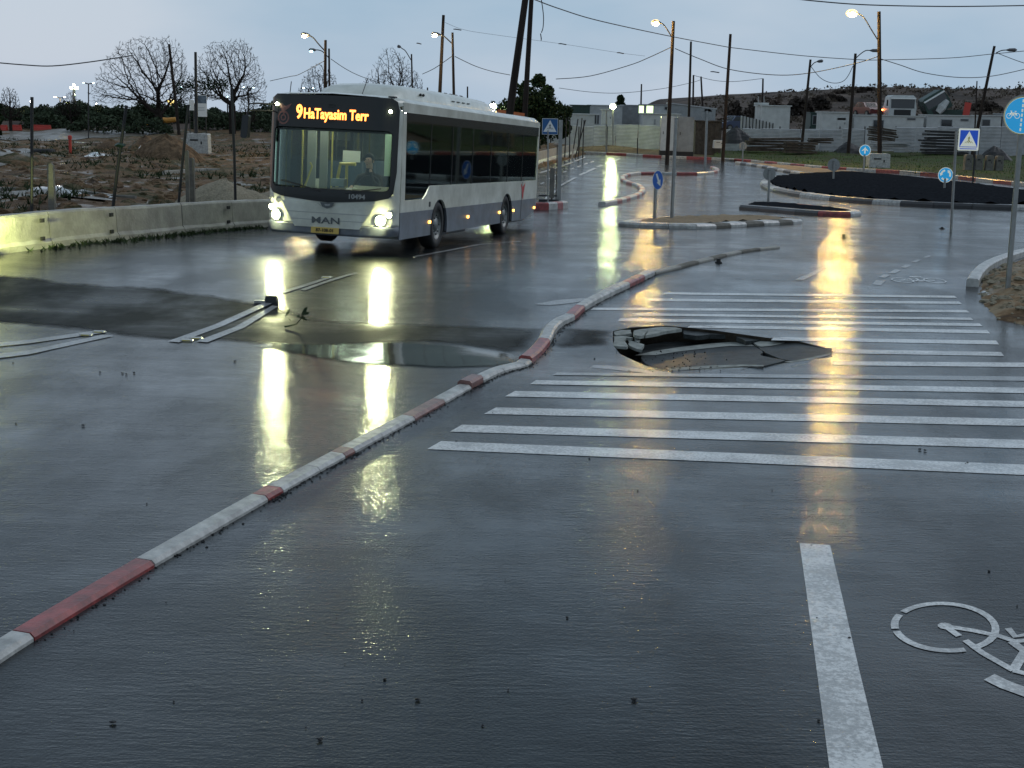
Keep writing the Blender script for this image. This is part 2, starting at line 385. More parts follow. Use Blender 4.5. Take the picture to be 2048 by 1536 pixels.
# ------------------------------------------------------------------ ground and road
wall_px = [(0, 509), (106, 495), (240, 480), (370, 465), (460, 458), (540, 452)]
wallw = PP(wall_px)
far_kerb_px = [(1168, 308), (1240, 311), (1320, 316), (1420, 320), (1500, 325), (1640, 338), (1770, 345), (1900, 356), (2048, 372)]
fk = PP(far_kerb_px)
bar_px = [(1078, 338), (1112, 326), (1170, 309)]
barw = PP(bar_px)
d_ = (fk[-1] - fk[-2]).normalized()
fk_ext = fk + [fk[-1] + d_ * 25]
road_poly = [Vector((-30, -3, 0)), Vector((-30, 23.5, 0)), wallw[0] + Vector((-3.5, -1.2, 0))] + wallw + [barw[0] + Vector((-3.2, -12, 0))] + barw + fk_ext + [Vector((45, 70, 0)), Vector((40, -3, 0))]

SINK = [(1226, 662), (1262, 655), (1330, 651), (1363, 654), (1430, 661), (1530, 675), (1600, 683), (1655, 697), (1668, 704), (1640, 716), (1560, 729), (1500, 734), (1420, 739), (1335, 742), (1290, 731), (1240, 708), (1226, 690)]
sinkw = PP(SINK)
_r2 = random.Random(3)
_waves = [(_r2.uniform(.05, .9), _r2.uniform(0, 6.28), _r2.uniform(0, 6.28)) for _ in range(14)]
def bumps(x, y):
    z = .10 * np.abs(np.sin(x * .9 + 1.7 * np.sin(y * .23)) * np.sin(y * .6 + x * .2))
    for k, a, p in _waves: z = z + np.sin((x * math.cos(a) + y * math.sin(a)) * k * 2.2 + p) * .035 / (k + .35)
    return z
def side_of(x, y, line):   # True left of an open polyline given by increasing y
    ly = np.array([p.y for p in line]); lx = np.array([p.x for p in line]); o = np.argsort(ly)
    return np.asarray(x) < np.interp(y, ly[o], lx[o])
leftline = [Vector((-17, -3, 0)), Vector((-15, 21.5, 0))] + wallw + barw + [barw[-1] + Vector((4, 30, 0))]
def gz(x, y):
    x = np.asarray(x, float); y = np.asarray(y, float)
    z = g(x, y)
    road = inpoly(x, y, road_poly)
    lf = side_of(x, y, leftline) & ~road
    z = z - np.where(road, .5, 0)
    z = z + np.where(lf, .02 + bumps(x, y) * .8, 0)
    z = z + np.where(~road & ~lf, -.02 + bumps(x, y) * .5 * sstep(80, 120, y), 0)
    # hill on the right, far
    z = z - 46 * sstep(185, 450, y) * (1 - sstep(.02, .10, x / np.maximum(y, 1)))
    t = sstep(165, 300, y) * sstep(-10, 70, x)
    z = z + t * (7.2 + 1.6 * sstep(60, 130, x)) + t * .5 * np.sin(x * .11) * np.sin(y * .05)
    z = z - sstep(170, 400, y) * (1 - sstep(-10, 40, x)) * 1.5
    return z
def axis(lo, hi, dense_lo, dense_hi, st, gr=1.22):
    a = list(np.arange(dense_lo, dense_hi + st / 2, st)); s = st
    while a[-1] < hi: s *= gr; a.append(a[-1] + s)
    s = st
    while a[0] > lo: s *= gr; a.insert(0, a[0] - s)
    return np.array(a)
gx = axis(-4000, 4000, -40, 62, .8); gy = axis(-200, 6000, -4, 160, .8)
XX, YY = np.meshgrid(gx, gy); ZZ = gz(XX, YY)
nx = len(gx); ny = len(gy)
idx = np.arange(nx * ny).reshape(ny, nx)
fs = np.stack([idx[:-1, :-1], idx[:-1, 1:], idx[1:, 1:], idx[1:, :-1]], -1).reshape(-1, 4)
cxm = (XX[:-1, :-1] + XX[1:, 1:]).ravel() / 2; cym = (YY[:-1, :-1] + YY[1:, 1:]).ravel() / 2
me = bpy.data.meshes.new('ground'); me.from_pydata(np.stack([XX.ravel(), YY.ravel(), ZZ.ravel()], 1).tolist(), [], fs.tolist()); me.update()
me.materials.append(M_mud); me.materials.append(M_hill)
mi = np.where((cym > 150) | (np.abs(cxm) > 80), 1, 0).astype(np.int32)
me.polygons.foreach_set('material_index', mi); me.polygons.foreach_set('use_smooth', [True] * len(me.polygons))
ground = bpy.data.objects.new('ground', me); C.objects.link(ground); tag(ground, kind='structure')

sink2 = [(p.x, p.y) for p in sinkw]
# the trench of sunken dark asphalt, from the left road edge to the hole
trench_px = [(-60, 545), (60, 553), (150, 566), (290, 573), (430, 590), (560, 612), (650, 640), (760, 645), (900, 650), (1000, 653), (1095, 657), (1092, 672), (1072, 690), (1045, 713), (960, 697), (860, 686), (760, 690), (620, 700), (500, 688), (380, 680), (300, 682), (180, 664), (90, 655), (-60, 645)]
trw = PP(trench_px); tr2 = [(p.x, p.y) for p in trw]
def groad(x, y):
    return g(x, y)
road = sheet('road', road_poly, M_asph, .0, .62, holes=[sink2]); tag(road, kind='structure')
soften(M_patch, .02, .30, .45); soften(M_water, .0, .16, .22)
patch = sheet('dark_patch', trw, M_patch, .004, .2, parent=road); edge_attr(patch, trw)
trench_r_px = [(1118, 657), (1160, 655), (1226, 660), (1226, 692), (1190, 695), (1130, 698), (1096, 697), (1108, 676)]
_tw = PP(trench_r_px); edge_attr(sheet('dark_patch', _tw, M_patch, .004, .12, parent=road), _tw)
# raised lip of the broken patch
lip = smooth_line(PP([(0, 551), (60, 555), (150, 568), (290, 575), (430, 592)]), 5)
mb = MB(); mb.tube([p + Vector((0, 0, .008)) for p in lip], .005, 5); mb.build('patch_edge', M_patch, road)
lip = smooth_line(PP([(760, 645), (900, 650), (1000, 653), (1095, 658)]), 5)
mb = MB(); mb.tube([p + Vector((0, 0, .006)) for p in lip], .005, 5); mb.build('patch_edge', M_patch, road)
pud_px = [(505, 692), (560, 686), (640, 688), (720, 686), (800, 684), (880, 688), (940, 694), (1000, 703), (1035, 712), (1046, 722), (1030, 731), (980, 735), (900, 737), (800, 733), (700, 726), (620, 714), (560, 704)]
pw = smooth_line(PP(pud_px + pud_px[:1]), 4)[:-1]
pud = sheet('puddle', pw, M_water, .008, .14, parent=None); edge_attr(pud, pw); tag(pud, kind='structure')

# sinkhole: broken rim, cavity, slabs
mb = MB(); n = len(sinkw)
top = [p + Vector((0, 0, .001)) for p in sinkw]; cen = sum((p for p in sinkw), Vector()) / n
bot = [p.lerp(cen, -.06) + Vector((0, 0, -.5)) for p in sinkw]
mb.add(top + bot, [(i, (i + 1) % n, (i + 1) % n + n, i + n) for i in range(n)] + [tuple(range(n, 2 * n))])
M_cav = mat('wet_soil_cavity', (.055, .045, .034), .95, noise=.5, nscale=5, bump=1.2, bscale=12, spec=.1); cav = mb.build('sinkhole', M_cav); tag(cav, kind='structure')
def C4(x, y): return 1160 + x / 3.657, 620 + y / 3.657
def slab(pts, name='asphalt_slab', m=M_slab, t=.11, stripes=()):
    """pts: (x,y,drop) in the enlarged view; each corner placed on its own sunken height"""
    V_ = [P(*C4(a, b), h=-d) for a, b, d in pts]
    n_ = len(V_); mb = MB()
    lo = [v + Vector((rnd.uniform(-.01, .01), rnd.uniform(-.01, .01), -t)) for v in V_]
    c = sum(V_, Vector()) / n_; cl = sum(lo, Vector()) / n_
    mb.add(V_ + lo + [c, cl], [(i, (i + 1) % n_, 2 * n_) for i in range(n_)] + [((i + 1) % n_ + n_, i + n_, 2 * n_ + 1) for i in range(n_)] + [(i, i + n_, (i + 1) % n_ + n_, (i + 1) % n_) for i in range(n_)])
    return mb.build(name, m, cav)
def fitplane(pts):
    V_ = np.array([tuple(P(*C4(a, b), h=-d)) for a, b, d in pts]); A = np.c_[V_[:, :2], np.ones(len(V_))]
    return np.linalg.lstsq(A, V_[:, 2], rcond=None)[0]
def on_plane(px, py, pl, off=0):
    d = ray(px, py); a, b, c = pl; t = (a * 0 + b * 0 + c + off - EYE.z) / (d.z - a * d.x - b * d.y); return EYE + d * t
def planeslab(poly, pl, m=M_slab, t=.06, name='asphalt_slab', off=0):
    V_ = [on_plane(*C4(a, b), pl, off) for a, b in poly]
    V2 = []
    for i, v in enumerate(V_):      # ragged broken edge
        w = V_[(i + 1) % len(V_)]; V2.append(v); k = int((w - v).length / .12)
        for j in range(1, k):
            q = v.lerp(w, j / k); V2.append(q + Vector((rnd.uniform(-.018, .018), rnd.uniform(-.018, .018), 0)))
    mb = MB(); n_ = len(V2); lo = [v + Vector((0, 0, -t)) for v in V2]
    mb.add(V2 + lo, [tuple(range(n_)), tuple(range(2 * n_ - 1, n_ - 1, -1))] + [(i, i + n_, (i + 1) % n_ + n_, (i + 1) % n_) for i in range(n_)])
    return mb.build(name, m, cav)
plA = fitplane([(430, 300, .25), (740, 215, .20), (600, 450, .03), (1180, 410, .02), (1335, 300, .07), (1180, 235, .10)])
sA = planeslab([(425, 305), (455, 262), (600, 235), (742, 212), (752, 186), (900, 196), (1108, 188), (1178, 236), (1248, 242), (1332, 300), (1320, 330), (1385, 345), (1500, 368), (1350, 408), (1180, 398), (900, 415), (660, 445), (560, 440), (470, 380)], plA)
def strip_on(poly, pl, parent, m=M_slabpaint, off=.006):
    V_ = [on_plane(*C4(a, b), pl, off) for a, b in poly]; mb = MB(); mb.add(V_, [tuple(range(len(V_)))]); return mb.build('paint_stripe', m, parent)
strip_on([(395, 332), (560, 296), (720, 272), (960, 244), (1130, 232), (1178, 238), (1240, 243), (1275, 262), (1100, 262), (900, 282), (700, 306), (560, 328)], plA, sA)
strip_on([(640, 428), (900, 408), (1180, 398), (1340, 402), (1345, 412), (1180, 412), (900, 428), (660, 446)], plA, sA)
plB = fitplane([(1345, 300, .06), (1270, 245, .07), (1480, 235, .03), (1850, 290, 0), (1830, 325, 0), (1505, 365, .02)])
sB = planeslab([(1345, 302), (1262, 238), (1300, 225), (1388, 206), (1480, 228), (1620, 240), (1760, 262), (1846, 284), (1842, 312), (1700, 345), (1560, 372), (1510, 366), (1400, 330)], plB)
strip_on([(1270, 240), (1388, 208), (1478, 226), (1500, 240), (1400, 262), (1330, 268), (1300, 262)], plB, sB)
strip_on([(1480, 375), (1560, 372), (1700, 345), (1842, 312), (1838, 325), (1700, 365), (1580, 388)], plB, sB, off=.008)
zc = float(g(2.2, 19.0)); plC = (0, 0, zc - .035)
planeslab([(745, 128), (900, 140), (1120, 163), (1390, 200), (1290, 222), (1212, 228), (1140, 190), (1105, 180), (950, 178), (850, 188), (760, 176)], plC)
plD = (.03, .02, float(g(1.4, 18.9)) - .008 - .03 * 1.4 - .02 * 18.9)
planeslab([(248, 158), (300, 146), (372, 145), (380, 170), (330, 178), (262, 184), (250, 175)], plD, M_slabpaint, t=.035)
planeslab([(246, 192), (300, 188), (388, 200), (372, 205), (340, 203), (325, 225), (352, 262), (340, 268), (240, 262)], plD, M_slabpaint, off=-.01, t=.035)
planeslab([(338, 212), (420, 236), (470, 252), (455, 290), (420, 285), (365, 262)], plD, M_slabpaint, off=-.04, t=.035)
plE = (0, 0, float(g(1.8, 19.2)) + .012)
planeslab([(395, 150), (440, 140), (500, 134), (490, 158), (470, 184), (428, 190), (402, 182), (388, 168)], plE, M_slabpaint, t=.04)
planeslab([(504, 132), (590, 122), (700, 126), (745, 138), (640, 152), (520, 178), (478, 184), (496, 158)], plE, M_slabpaint, t=.04)
planeslab([(400, 205), (432, 196), (440, 215), (425, 235), (405, 225)], plD, M_slabpaint, off=-.03, t=.035)
planeslab([(640, 455), (900, 432), (1180, 418), (1345, 414), (1500, 386), (1700, 372), (1842, 330), (1846, 342), (1560, 418), (1180, 440), (900, 447), (700, 455)], fitplane([(640, 440, .01), (1180, 405, .01), (1842, 320, 0), (1500, 425, 0)]), M_slabpaint)
# crumbs round the hole
mb = MB()
for _ in range(110):
    a = rnd.gauss(690, 170); b = rnd.uniform(300, 450) if rnd.random() < .7 else rnd.uniform(400, 450)
    q = P(*C4(a, b), h=.01); mb.sphere(q, rnd.uniform(.004, .011), 5, 3, jit=.3)
tag(mb.build('loose_grit', M_dark, cav), kind='stuff')
# scattered grit on the road
mb = MB()
for _ in range(55):
    px = rnd.uniform(0, 2048); py = 560 + 900 * rnd.random() ** 1.1
    if 480 < px < 1000 and py < 620: continue
    q = P(px, py, .006); mb.sphere(q, rnd.choice((.004, .005, .007, .010)), 5, 3, jit=.3, sc=(1, 1, .6))
for px, py in ((200, 744), (245, 746), (253, 748), (268, 745), (166, 850), (640, 1478), (835, 1398), (226, 1444), (1850, 900), (1840, 898), (1268, 1398), (470, 722)):
    mb.sphere(P(px, py, .01), .013, 6, 4, jit=.3, sc=(1.3, 1, .5))
tag(mb.build('road_grit', M_dark), kind='stuff')

# ------------------------------------------------------------------ painted markings (children of the road)
def quadstrip(name, L_, R_, m=M_paint, off=.004, k=10, parent=None):
    """strip between two pixel edge lines given as equal length lists"""
    vs = []; fc = []
    for a, b in zip(L_, R_):
        for q in (a, b): v = P(*q); vs.append((v.x, v.y, v.z + off))
    for i in range(len(L_) - 1): fc.append((2 * i, 2 * i + 1, 2 * i + 3, 2 * i + 2))
    mb = MB(); mb.add(vs, fc); return mb.build(name, m, parent or road)
def bar(x0, y0, x1, y1, th0, th1, slant=(0, 0), m=M_paint, bend=None, k=14):
    A = []; B = []
    for i in range(k + 1):
        t = i / k; x = x0 + (x1 - x0) * t; y = y0 + (y1 - y0) * t; th = th0 + (th1 - th0) * t
        if bend: y += bend(x)
        sx = slant[0] * (1 - t) + slant[1] * t
        A.append((x + sx, y - th / 2)); B.append((x - sx, y + th / 2))
    quadstrip('crosswalk_bar', A, B, m)
for s in [(1327, 587, 1911, 594, 4.2, 4.2), (1302, 600, 1921, 606, 5.2, 5), (1184, 618, 1936, 623, 4.5, 5), (1266, 629, 1944, 638, 4.5, 4.5), (1238, 640, 1962, 650, 6, 5.5),
          (1378, 653, 1977, 664, 5, 7), (1545, 678, 1995, 685.5, 6, 8), (1669, 703, 2005, 708.5, 8, 8)]:
    bar(*s, slant=(3, -3), m=M_paint)
bar(1186, 732, 1342, 748, 7, 6, slant=(6, 0), m=M_paintold)
bar(1665, 727, 2140, 731, 8, 9, m=M_paint)
bar(1110, 748, 2140, 759, 5, 9, slant=(5, 0), m=M_paintold)
bar(1066, 765, 2140, 783, 8, 11, slant=(6, 0))
bar(1020, 788, 2160, 811, 11, 12, slant=(10, 0))
bar(980, 822, 2160, 848, 13, 14, slant=(12, 0))
bar(912, 857, 2160, 892, 14, 17, slant=(12, 0))
bar(868, 891, 2160, 945, 16, 21, slant=(14, 0))
# lane line near the camera, and distant dashes
quadstrip('lane_line', [(1599, 1087), (1616, 1210), (1633, 1340), (1659, 1540), (1700, 1800)], [(1660, 1091), (1688, 1210), (1718, 1340), (1767, 1540), (1840, 1800)])
for a, b, c, d in [((1589, 560), (1640, 538), (1654, 538), (1607, 560)), ((1640, 538), (1700, 514), (1708, 515), (1654, 538)), ((1744, 569), (1752, 561), (1771, 562), (1762, 571)), ((1755, 555), (1768, 549), (1782, 550), (1770, 556)), ((1775, 547), (1790, 539), (1803, 541), (1790, 547)), ((1800, 535), (1813, 529), (1824, 531), (1812, 536)), ((1822, 524), (1834, 519), (1843, 520), (1832, 525)), ((1845, 515), (1856, 511), (1864, 512), (1853, 516))]:
    quadstrip('lane_dash', [a, b], [d, c], M_paintold)
# left carriageway double lines
for A, B in [([(-60, 692), (60, 681), (195, 662)], [(-60, 700), (60, 688), (214, 666)]), ([(-60, 715), (60, 702), (205, 671)], [(-60, 725), (60, 710), (228, 673)]),
             ([(335, 684), (430, 650), (535, 603)], [(358, 686), (447, 653), (548, 606)]), ([(392, 684), (470, 655), (545, 612)], [(415, 686), (488, 657), (556, 614)]),
             ([(560, 585), (620, 566), (660, 553)], [(570, 587), (627, 569), (667, 555)]), ([(600, 580), (650, 563), (700, 548)], [(610, 582), (657, 565), (706, 550)])]:
    quadstrip('double_line', A, B, M_paintold, off=.010)
quadstrip('double_line', [(700, 548), (830, 512), (960, 488), (1040, 482)], [(706, 550), (835, 514), (962, 490), (1042, 484)], M_paintold)
quadstrip('painted_chevron', [(1068, 609), (1110, 601), (1160, 597), (1195, 597)], [(1100, 611), (1140, 607), (1170, 602), (1198, 598)], M_paintold)
# left arm far road lines
quadstrip('edge_line', [(1080, 344), (1108, 336), (1150, 321), (1170, 313)], [(1080, 347), (1108, 339), (1152, 323), (1172, 314.6)], M_paint)
quadstrip('lane_line', [(1118, 371), (1160, 348), (1200, 330), (1238, 317)], [(1121, 373), (1164, 350), (1204, 332), (1241, 318)], M_paint)
quadstrip('lane_line', [(1086, 402), (1092, 393), (1105, 384), (1118, 375)], [(1091, 403), (1097, 394), (1109, 386), (1121, 376)], M_paint)
for x, y in ((1080, 367), (1093, 358), (1125, 344), (1140, 338), (1154, 333), (1167, 328), (1180, 324), (1108, 351)):
    quadstrip('lane_dash', [(x, y), (x + 7, y - 2.5)], [(x + 2, y + 1.8), (x + 9, y - .8)], M_paint)
# studs
def stud(px, py):
    q = P(px, py); o = thing('road_stud', 'small flat road stud on the end of a painted double line', 'road stud', q, 'road studs on the double line')
    mb = MB(); mb.prism([(-.08, -.05), (.08, -.05), (.08, .05), (-.08, .05)], lambda a, b, t: Vector((a * (1 - t * 8), b * (1 - t * 8), .004 + t)), .018); mb.build('stud_body', M_kw, o); 
    mb = MB(); mb.box((0, -.046, .012), (.10, .006, .010)); mb.build('reflector', M_syel, o); return o
for px, py in ((172, 671), (198, 665), (374, 682), (392, 678), (652, 556)): stud(px, py)
for o, t in zip([o for o in C.objects if o.name.startswith('road_stud')], ('nearer left road stud on the leftmost double line', 'farther road stud at the tip of the leftmost double line', 'left stud at the near end of the middle double line', 'right stud at the near end of the middle double line', 'road stud on the double line in front of the bus')): o['label'] = t
q = P(543, 606); o = thing('road_marker', 'dark knocked over lane marker block at the far end of the middle double line', 'marker', q)
mb = MB(); mb.prism([(-.1, 0), (.1, 0), (.075, .11), (-.075, .11)], lambda a, b, t: Vector((a, t - .06, b)), .14); mb.build('marker_block', M_plast, o)
mb = MB(); mb.box((-.16, -.02, .02), (.16, .1, .035)); mb.build('marker_base', M_kw, o)
q = P(592, 657); o = thing('fallen_branch', 'small dark leafy twig lying at the edge of the puddle before the bus', 'branch', q)
mb = MB(); mb.tube([(-.15, 0, .02), (0, .03, .05), (.14, .0, .22)], [.012, .01, .004], 5)
for k in range(9):
    a = rnd.uniform(-.15, .12); z = rnd.uniform(.03, .2); p = Vector((a, rnd.uniform(-.05, .05), z)); d = Vector((rnd.uniform(-.08, .08), rnd.uniform(-.04, .04), rnd.uniform(-.02, .08)))
    mb.add([p, p + d + Vector((.015, 0, -.02)), p + d * 1.5, p + d + Vector((-.015, 0, .02))], [(0, 1, 2, 3)])
mb.build('twig_leaves', M_leaf, o)

# bicycle symbols painted on the road
def ribbon(pts, w, px=True, closed=False):
    """pts in a flat (u,v) drawing frame, returns quads"""
    n_ = len(pts); L_, R_ = [], []
    for i in range(n_):
        a = Vector(pts[(i - 1) % n_ if closed else max(i - 1, 0)]); b = Vector(pts[(i + 1) % n_ if closed else min(i + 1, n_ - 1)])
        d = (b - a).normalized(); nn = Vector((-d.y, d.x)) * w / 2; p = Vector(pts[i]); L_.append(p + nn); R_.append(p - nn)
    return L_, R_
def bike(fn, parent, mt, s=1.0):
    """fn maps drawing coordinates (metres, front wheel at the left) to the road"""
    parts = []
    def circ(cx, cy, r, a0, a1, k=22): return [(cx + r * math.cos(RAD(a0 + (a1 - a0) * i / k)), cy + r * math.sin(RAD(a0 + (a1 - a0) * i / k))) for i in range(k + 1)]
    for cx in (0, 1.16):
        for a0, a1 in (((-40, 168), (176, 212), (218, 312)) if cx == 0 else ((-130, 2), (8, 60), (66, 222))):
            parts.append(('wheel_ring', circ(cx, 0, .36, a0, a1), .055))
    W_ = .052
    parts += [('frame_line', [(0, 0), (.20, .02), (.40, .02), (.52, -.01)], W_), ('frame_line', [(0, 0), (.14, -.10)], W_), ('frame_line', [(.20, -.14), (.36, -.26), (.62, -.40)], W_),
              ('frame_line', [(.52, -.01), (.60, .05), (.82, .04)], W_), ('frame_line', [(.82, .04), (1.16, 0)], W_), ('frame_line', [(.50, -.02), (.62, -.12), (.62, -.40)], .07),
              ('handlebar', [(.42, .16), (.50, .06), (.56, .12), (.70, .10)], W_), ('frame_line', [(.62, -.40), (.88, -.42), (1.16, 0)], W_), ('saddle', [(.50, -.55), (.62, -.60), (.80, -.64), (.95, -.62)], .11)]
    for nm, pts, w in parts:
        L_, R_ = ribbon(pts, w); vs = []; fc = []
        for a, b in zip(L_, R_):
            vs += [fn(a), fn(b)]
        for i in range(len(L_) - 1): fc.append((2 * i, 2 * i + 1, 2 * i + 3, 2 * i + 2))
        mb = MB(); mb.add(vs, fc); mb.build(nm, mt, parent)
    mb = MB(); mb.add([fn(Vector((.055 * math.cos(i * .6283), .05 * math.sin(i * .6283)))) for i in range(10)], [tuple(range(10))]); mb.build('wheel_hub', mt, parent)
# homography-free affine frame from three ground points
c0 = P(1890, 1253); ux = P(2030, 1284) - c0; uy = P(2012, 1366) - c0
# drawing (.62*... ) solve: (0.52,-.01)->ux point, (.62,-.55)->uy point
A_ = np.array([[.52, -.01], [.62, -.57]]); B_ = np.array([[ux.x, ux.y], [uy.x, uy.y]]); Mx = np.linalg.solve(A_, B_)
def fnb(q):
    x = c0.x + q[0] * Mx[0][0] + q[1] * Mx[1][0]; y = c0.y + q[0] * Mx[0][1] + q[1] * Mx[1][1]; return (x, y, float(g(x, y)) + .004)
bk = thing('bicycle_symbol', 'large white bicycle symbol painted on wet asphalt at the right edge', 'road marking', c0)
bk0 = bpy.data.objects.new('tmp', None)
bike(fnb, bk, M_paint)
for ch in bk.children: ch.location = -Vector(bk.location)
c1 = P(1805, 561); e1 = P(1868, 561) - c1
def fnf(q):
    k = .5 * e1.length / .58; x = c1.x + q[0] * k; y = c1.y - q[1] * k * 1.6; return (x, y, float(g(x, y)) + .008)
bk2 = thing('bicycle_symbol', 'small distant white bicycle symbol painted before the far kerb corner', 'road marking', c1)
bike(fnf, bk2, M_paint)
for ch in bk2.children: ch.location = -Vector(bk2.location)

# ------------------------------------------------------------------ kerbs
def kerb(label, pts, st, w, h, mats, cham=.03, side=1, closed=False, name='kerb', up=0.0, tops=None, k=6, wob=.0, taper=False):
    """row of kerb stones along world points; body lies on the 'side' hand of the line"""
    ln = resample(smooth_line(pts, k), st); n_ = len(ln) - 1
    root = thing(name, label, 'kerb', ln[0])
    for i in range(n_):
        a, b = ln[i], ln[i + 1]; d = (b - a); d.z = 0
        dp = (ln[i] - ln[max(i - 1, 0)]); dn = (ln[min(i + 2, n_)] - ln[i + 1])
        def nrm(v1, v2):
            v = (v1.normalized() if v1.length > 1e-6 else v2.normalized()) + v2.normalized(); v.z = 0; v.normalize(); return Vector((v.y, -v.x, 0)) * side
        na = nrm(dp, d); nb = nrm(dn if dn.length > 1e-6 else d, d); gp = d.normalized() * .006
        hh = h * (min(1, (i + .3) / 2, (n_ - i - .2) / 2) if taper else 1) + rnd.uniform(-wob, wob)
        prof = [(0, -.06), (0, hh - cham), (cham, hh), (w - cham, hh), (w, hh - cham), (w, -.06)]
        vs = []
        for p, nn, sg in ((a, na, 1), (b, nb, -1)):
            for u, z in prof:
                q = p + nn * u + gp * sg; vs.append((q.x - ln[0].x, q.y - ln[0].y, float(g(q.x, q.y)) + z + up - ln[0].z))
        m_ = len(prof); mb = MB()
        mb.add(vs, [tuple(range(m_)), tuple(range(2 * m_ - 1, m_ - 1, -1))] + [(j, j + m_, (j + 1) % m_ + m_, (j + 1) % m_) for j in range(m_)])
        mb.build('kerb_stone', mats[i % len(mats)], root)
    return root
# near part of median: hand placed stone ends, in photo order (right-hand foot line)
med = [(-140, 1410), (-40, 1350), (102, 1288), (318, 1136), (508, 1000), (548, 984), (640, 945), (700, 918), (724, 908), (800, 868), (832, 842), (892, 808), (938, 778), (960, 765), (1000, 745), (1052, 735), (1064, 727), (1100, 690), (1110, 668), (1126, 652), (1150, 640), (1170, 622), (1200, 604), (1232, 588), (1260, 575), (1290, 560), (1310, 550)]
mcol = [1, 1, 0, 1, 0, 1, 1, 0, 1, 1, 0, 1, 0, 1, 1, 1, 0, 1, 1, 1, 0, 1, 1, 1, 0, 1]   # 1 white 0 red
root = thing('median_kerb', 'long red and white painted median kerb curving through the wet road', 'kerb', P(*med[3]))
mp_ = PP(med)
_ctl = [0, 1, 2, 3, 5, 8, 11, 13, 15]; _dl = [0.0]
for a_, b_ in zip(mp_, mp_[1:]): _dl.append(_dl[-1] + (b_ - a_).length)
for _ax in (0, 1):      # even out the run of stones between a few fixed points
    _fit = np.polyfit([_dl[q] for q in range(0, 16)], [mp_[q][_ax] for q in range(0, 16)], 4)
    for q in range(1, 15): mp_[q][_ax] = float(np.polyval(_fit, _dl[q]))
sm = []
for i in range(len(mp_) - 1):
    seg = smooth_line(mp_[max(0, i - 1):i + 3], 4)
    a = 4 if i > 0 else 0; sm.append(seg[a:a + 5])
for i, seg in enumerate(sm):
    q0 = P(*med[i]).y; w = .16; h = .045 if i < 12 else .085
    if 13 <= i <= 15: h = .05
    if i < 2: h = .045
    n_ = len(seg); vs = []; prof = [(0, -.05), (0, h - .025), (.025, h), (w - .03, h + .005), (w, h - .02), (w, -.05)]
    for j, p in enumerate(seg):
        d = (seg[min(j + 1, n_ - 1)] - seg[max(j - 1, 0)]); d.z = 0
        # average direction with neighbours for clean joints
        if j == 0 and i > 0: d = d.normalized() + (seg[0] - sm[i - 1][-2]).normalized()
        if j == n_ - 1 and i < len(sm) - 1: d = d.normalized() + (sm[i + 1][1] - seg[-1]).normalized()
        d.z = 0; d.normalize(); nn = Vector((-d.y, d.x, 0)); sh = d * (.006 if j == 0 else -.006 if j == n_ - 1 else 0)
        for u, z in prof:
            qq = p + nn * u + sh; vs.append((qq.x - root.location.x, qq.y - root.location.y, float(g(qq.x, qq.y)) + z - root.location.z))
    m_ = len(prof); mb = MB()
    fc = [tuple(range(m_)), tuple(range(n_ * m_ - 1, (n_ - 1) * m_ - 1, -1))]
    for j in range(n_ - 1): fc += [(j * m_ + k_, (j + 1) * m_ + k_, (j + 1) * m_ + (k_ + 1) % m_, j * m_ + (k_ + 1) % m_) for k_ in range(m_)]
    mb.add(vs, fc); mb.build('kerb_stone', M_kw if mcol[i] else (M_krf if i in (7, 10, 12) else M_kr), root)
# its unpainted tail, dropping into the road towards the roundabout
kerb('low dark kerb tail continuing the median kerb toward the roundabout', PP([(1312, 549), (1360, 538), (1420, 522), (1480, 507), (1560, 497)]), 1.0, .14, .05, [M_conc, M_concd], .02, -1, name='kerb_tail')
# far red/white kerb
kerb('long red and white kerb along the far edge of the roundabout road', fk_ext, 2.0, .3, .2, [M_kw, M_kr], .04, -1, name='far_kerb')
# S-shaped kerb
s_px = [(1196, 412), (1232, 405), (1262, 396), (1276, 388), (1278, 381), (1268, 373), (1250, 368), (1240, 361), (1246, 354), (1275, 349), (1330, 349), (1380, 350), (1420, 347), (1430, 342), (1420, 337)]
kerb('winding red and white kerb snaking across the left arm of the junction', PP(s_px), 1.25, .28, .16, [M_kw, M_kw, M_kr, M_kw, M_kr], .05, 1, name='winding_kerb')
kerb('stubby red and white kerb end beside the metal crossing frame', PP([(1040, 418), (1078, 420), (1110, 419), (1136, 416)]), .62, .3, .24, [M_kw, M_kr], .05, -1, name='kerb_end')
# right kerb
rk_px = [(1932, 573), (1946, 551), (1975, 532), (2010, 519), (2052, 508), (2150, 492)]
kerb('broad white kerb curving round the dirt corner at the right edge', PP(rk_px), 1.0, .20, .14, [M_kw], .03, 1, name='corner_kerb')
kerb('muddy sunken white kerb at the near side of the dirt corner', PP([(1962, 585), (1985, 600), (2020, 606), (2070, 612)]), .9, .12, .03, [M_kw, M_mud, M_kw], .02, -1, name='broken_kerb')
vg = [(1950, 575), (1960, 556), (1985, 539), (2020, 526), (2060, 516), (2300, 470), (2500, 700), (2100, 662), (2040, 650), (1985, 640), (1958, 610)]
vgw = PP(vg)
def verge_h(x, y):
    d = np.full(np.shape(x), 9.0)
    for i_ in range(len(vgw)):
        a, b = vgw[i_], vgw[(i_ + 1) % len(vgw)]; ab = np.array((b.x - a.x, b.y - a.y)); t = np.clip(((x - a.x) * ab[0] + (y - a.y) * ab[1]) / (ab @ ab), 0, 1)
        d = np.minimum(d, np.hypot(x - a.x - t * ab[0], y - a.y - t * ab[1]))
    e = np.clip(d / .35, 0, 1)
    return g(x, y) - .03 * (1 - e) + e * (.07 + .06 * np.abs(np.sin(x * 5 + y * 3) * np.sin(y * 4.1 - x * 2)) + .03 * np.sin(x * 11 + y * 7))
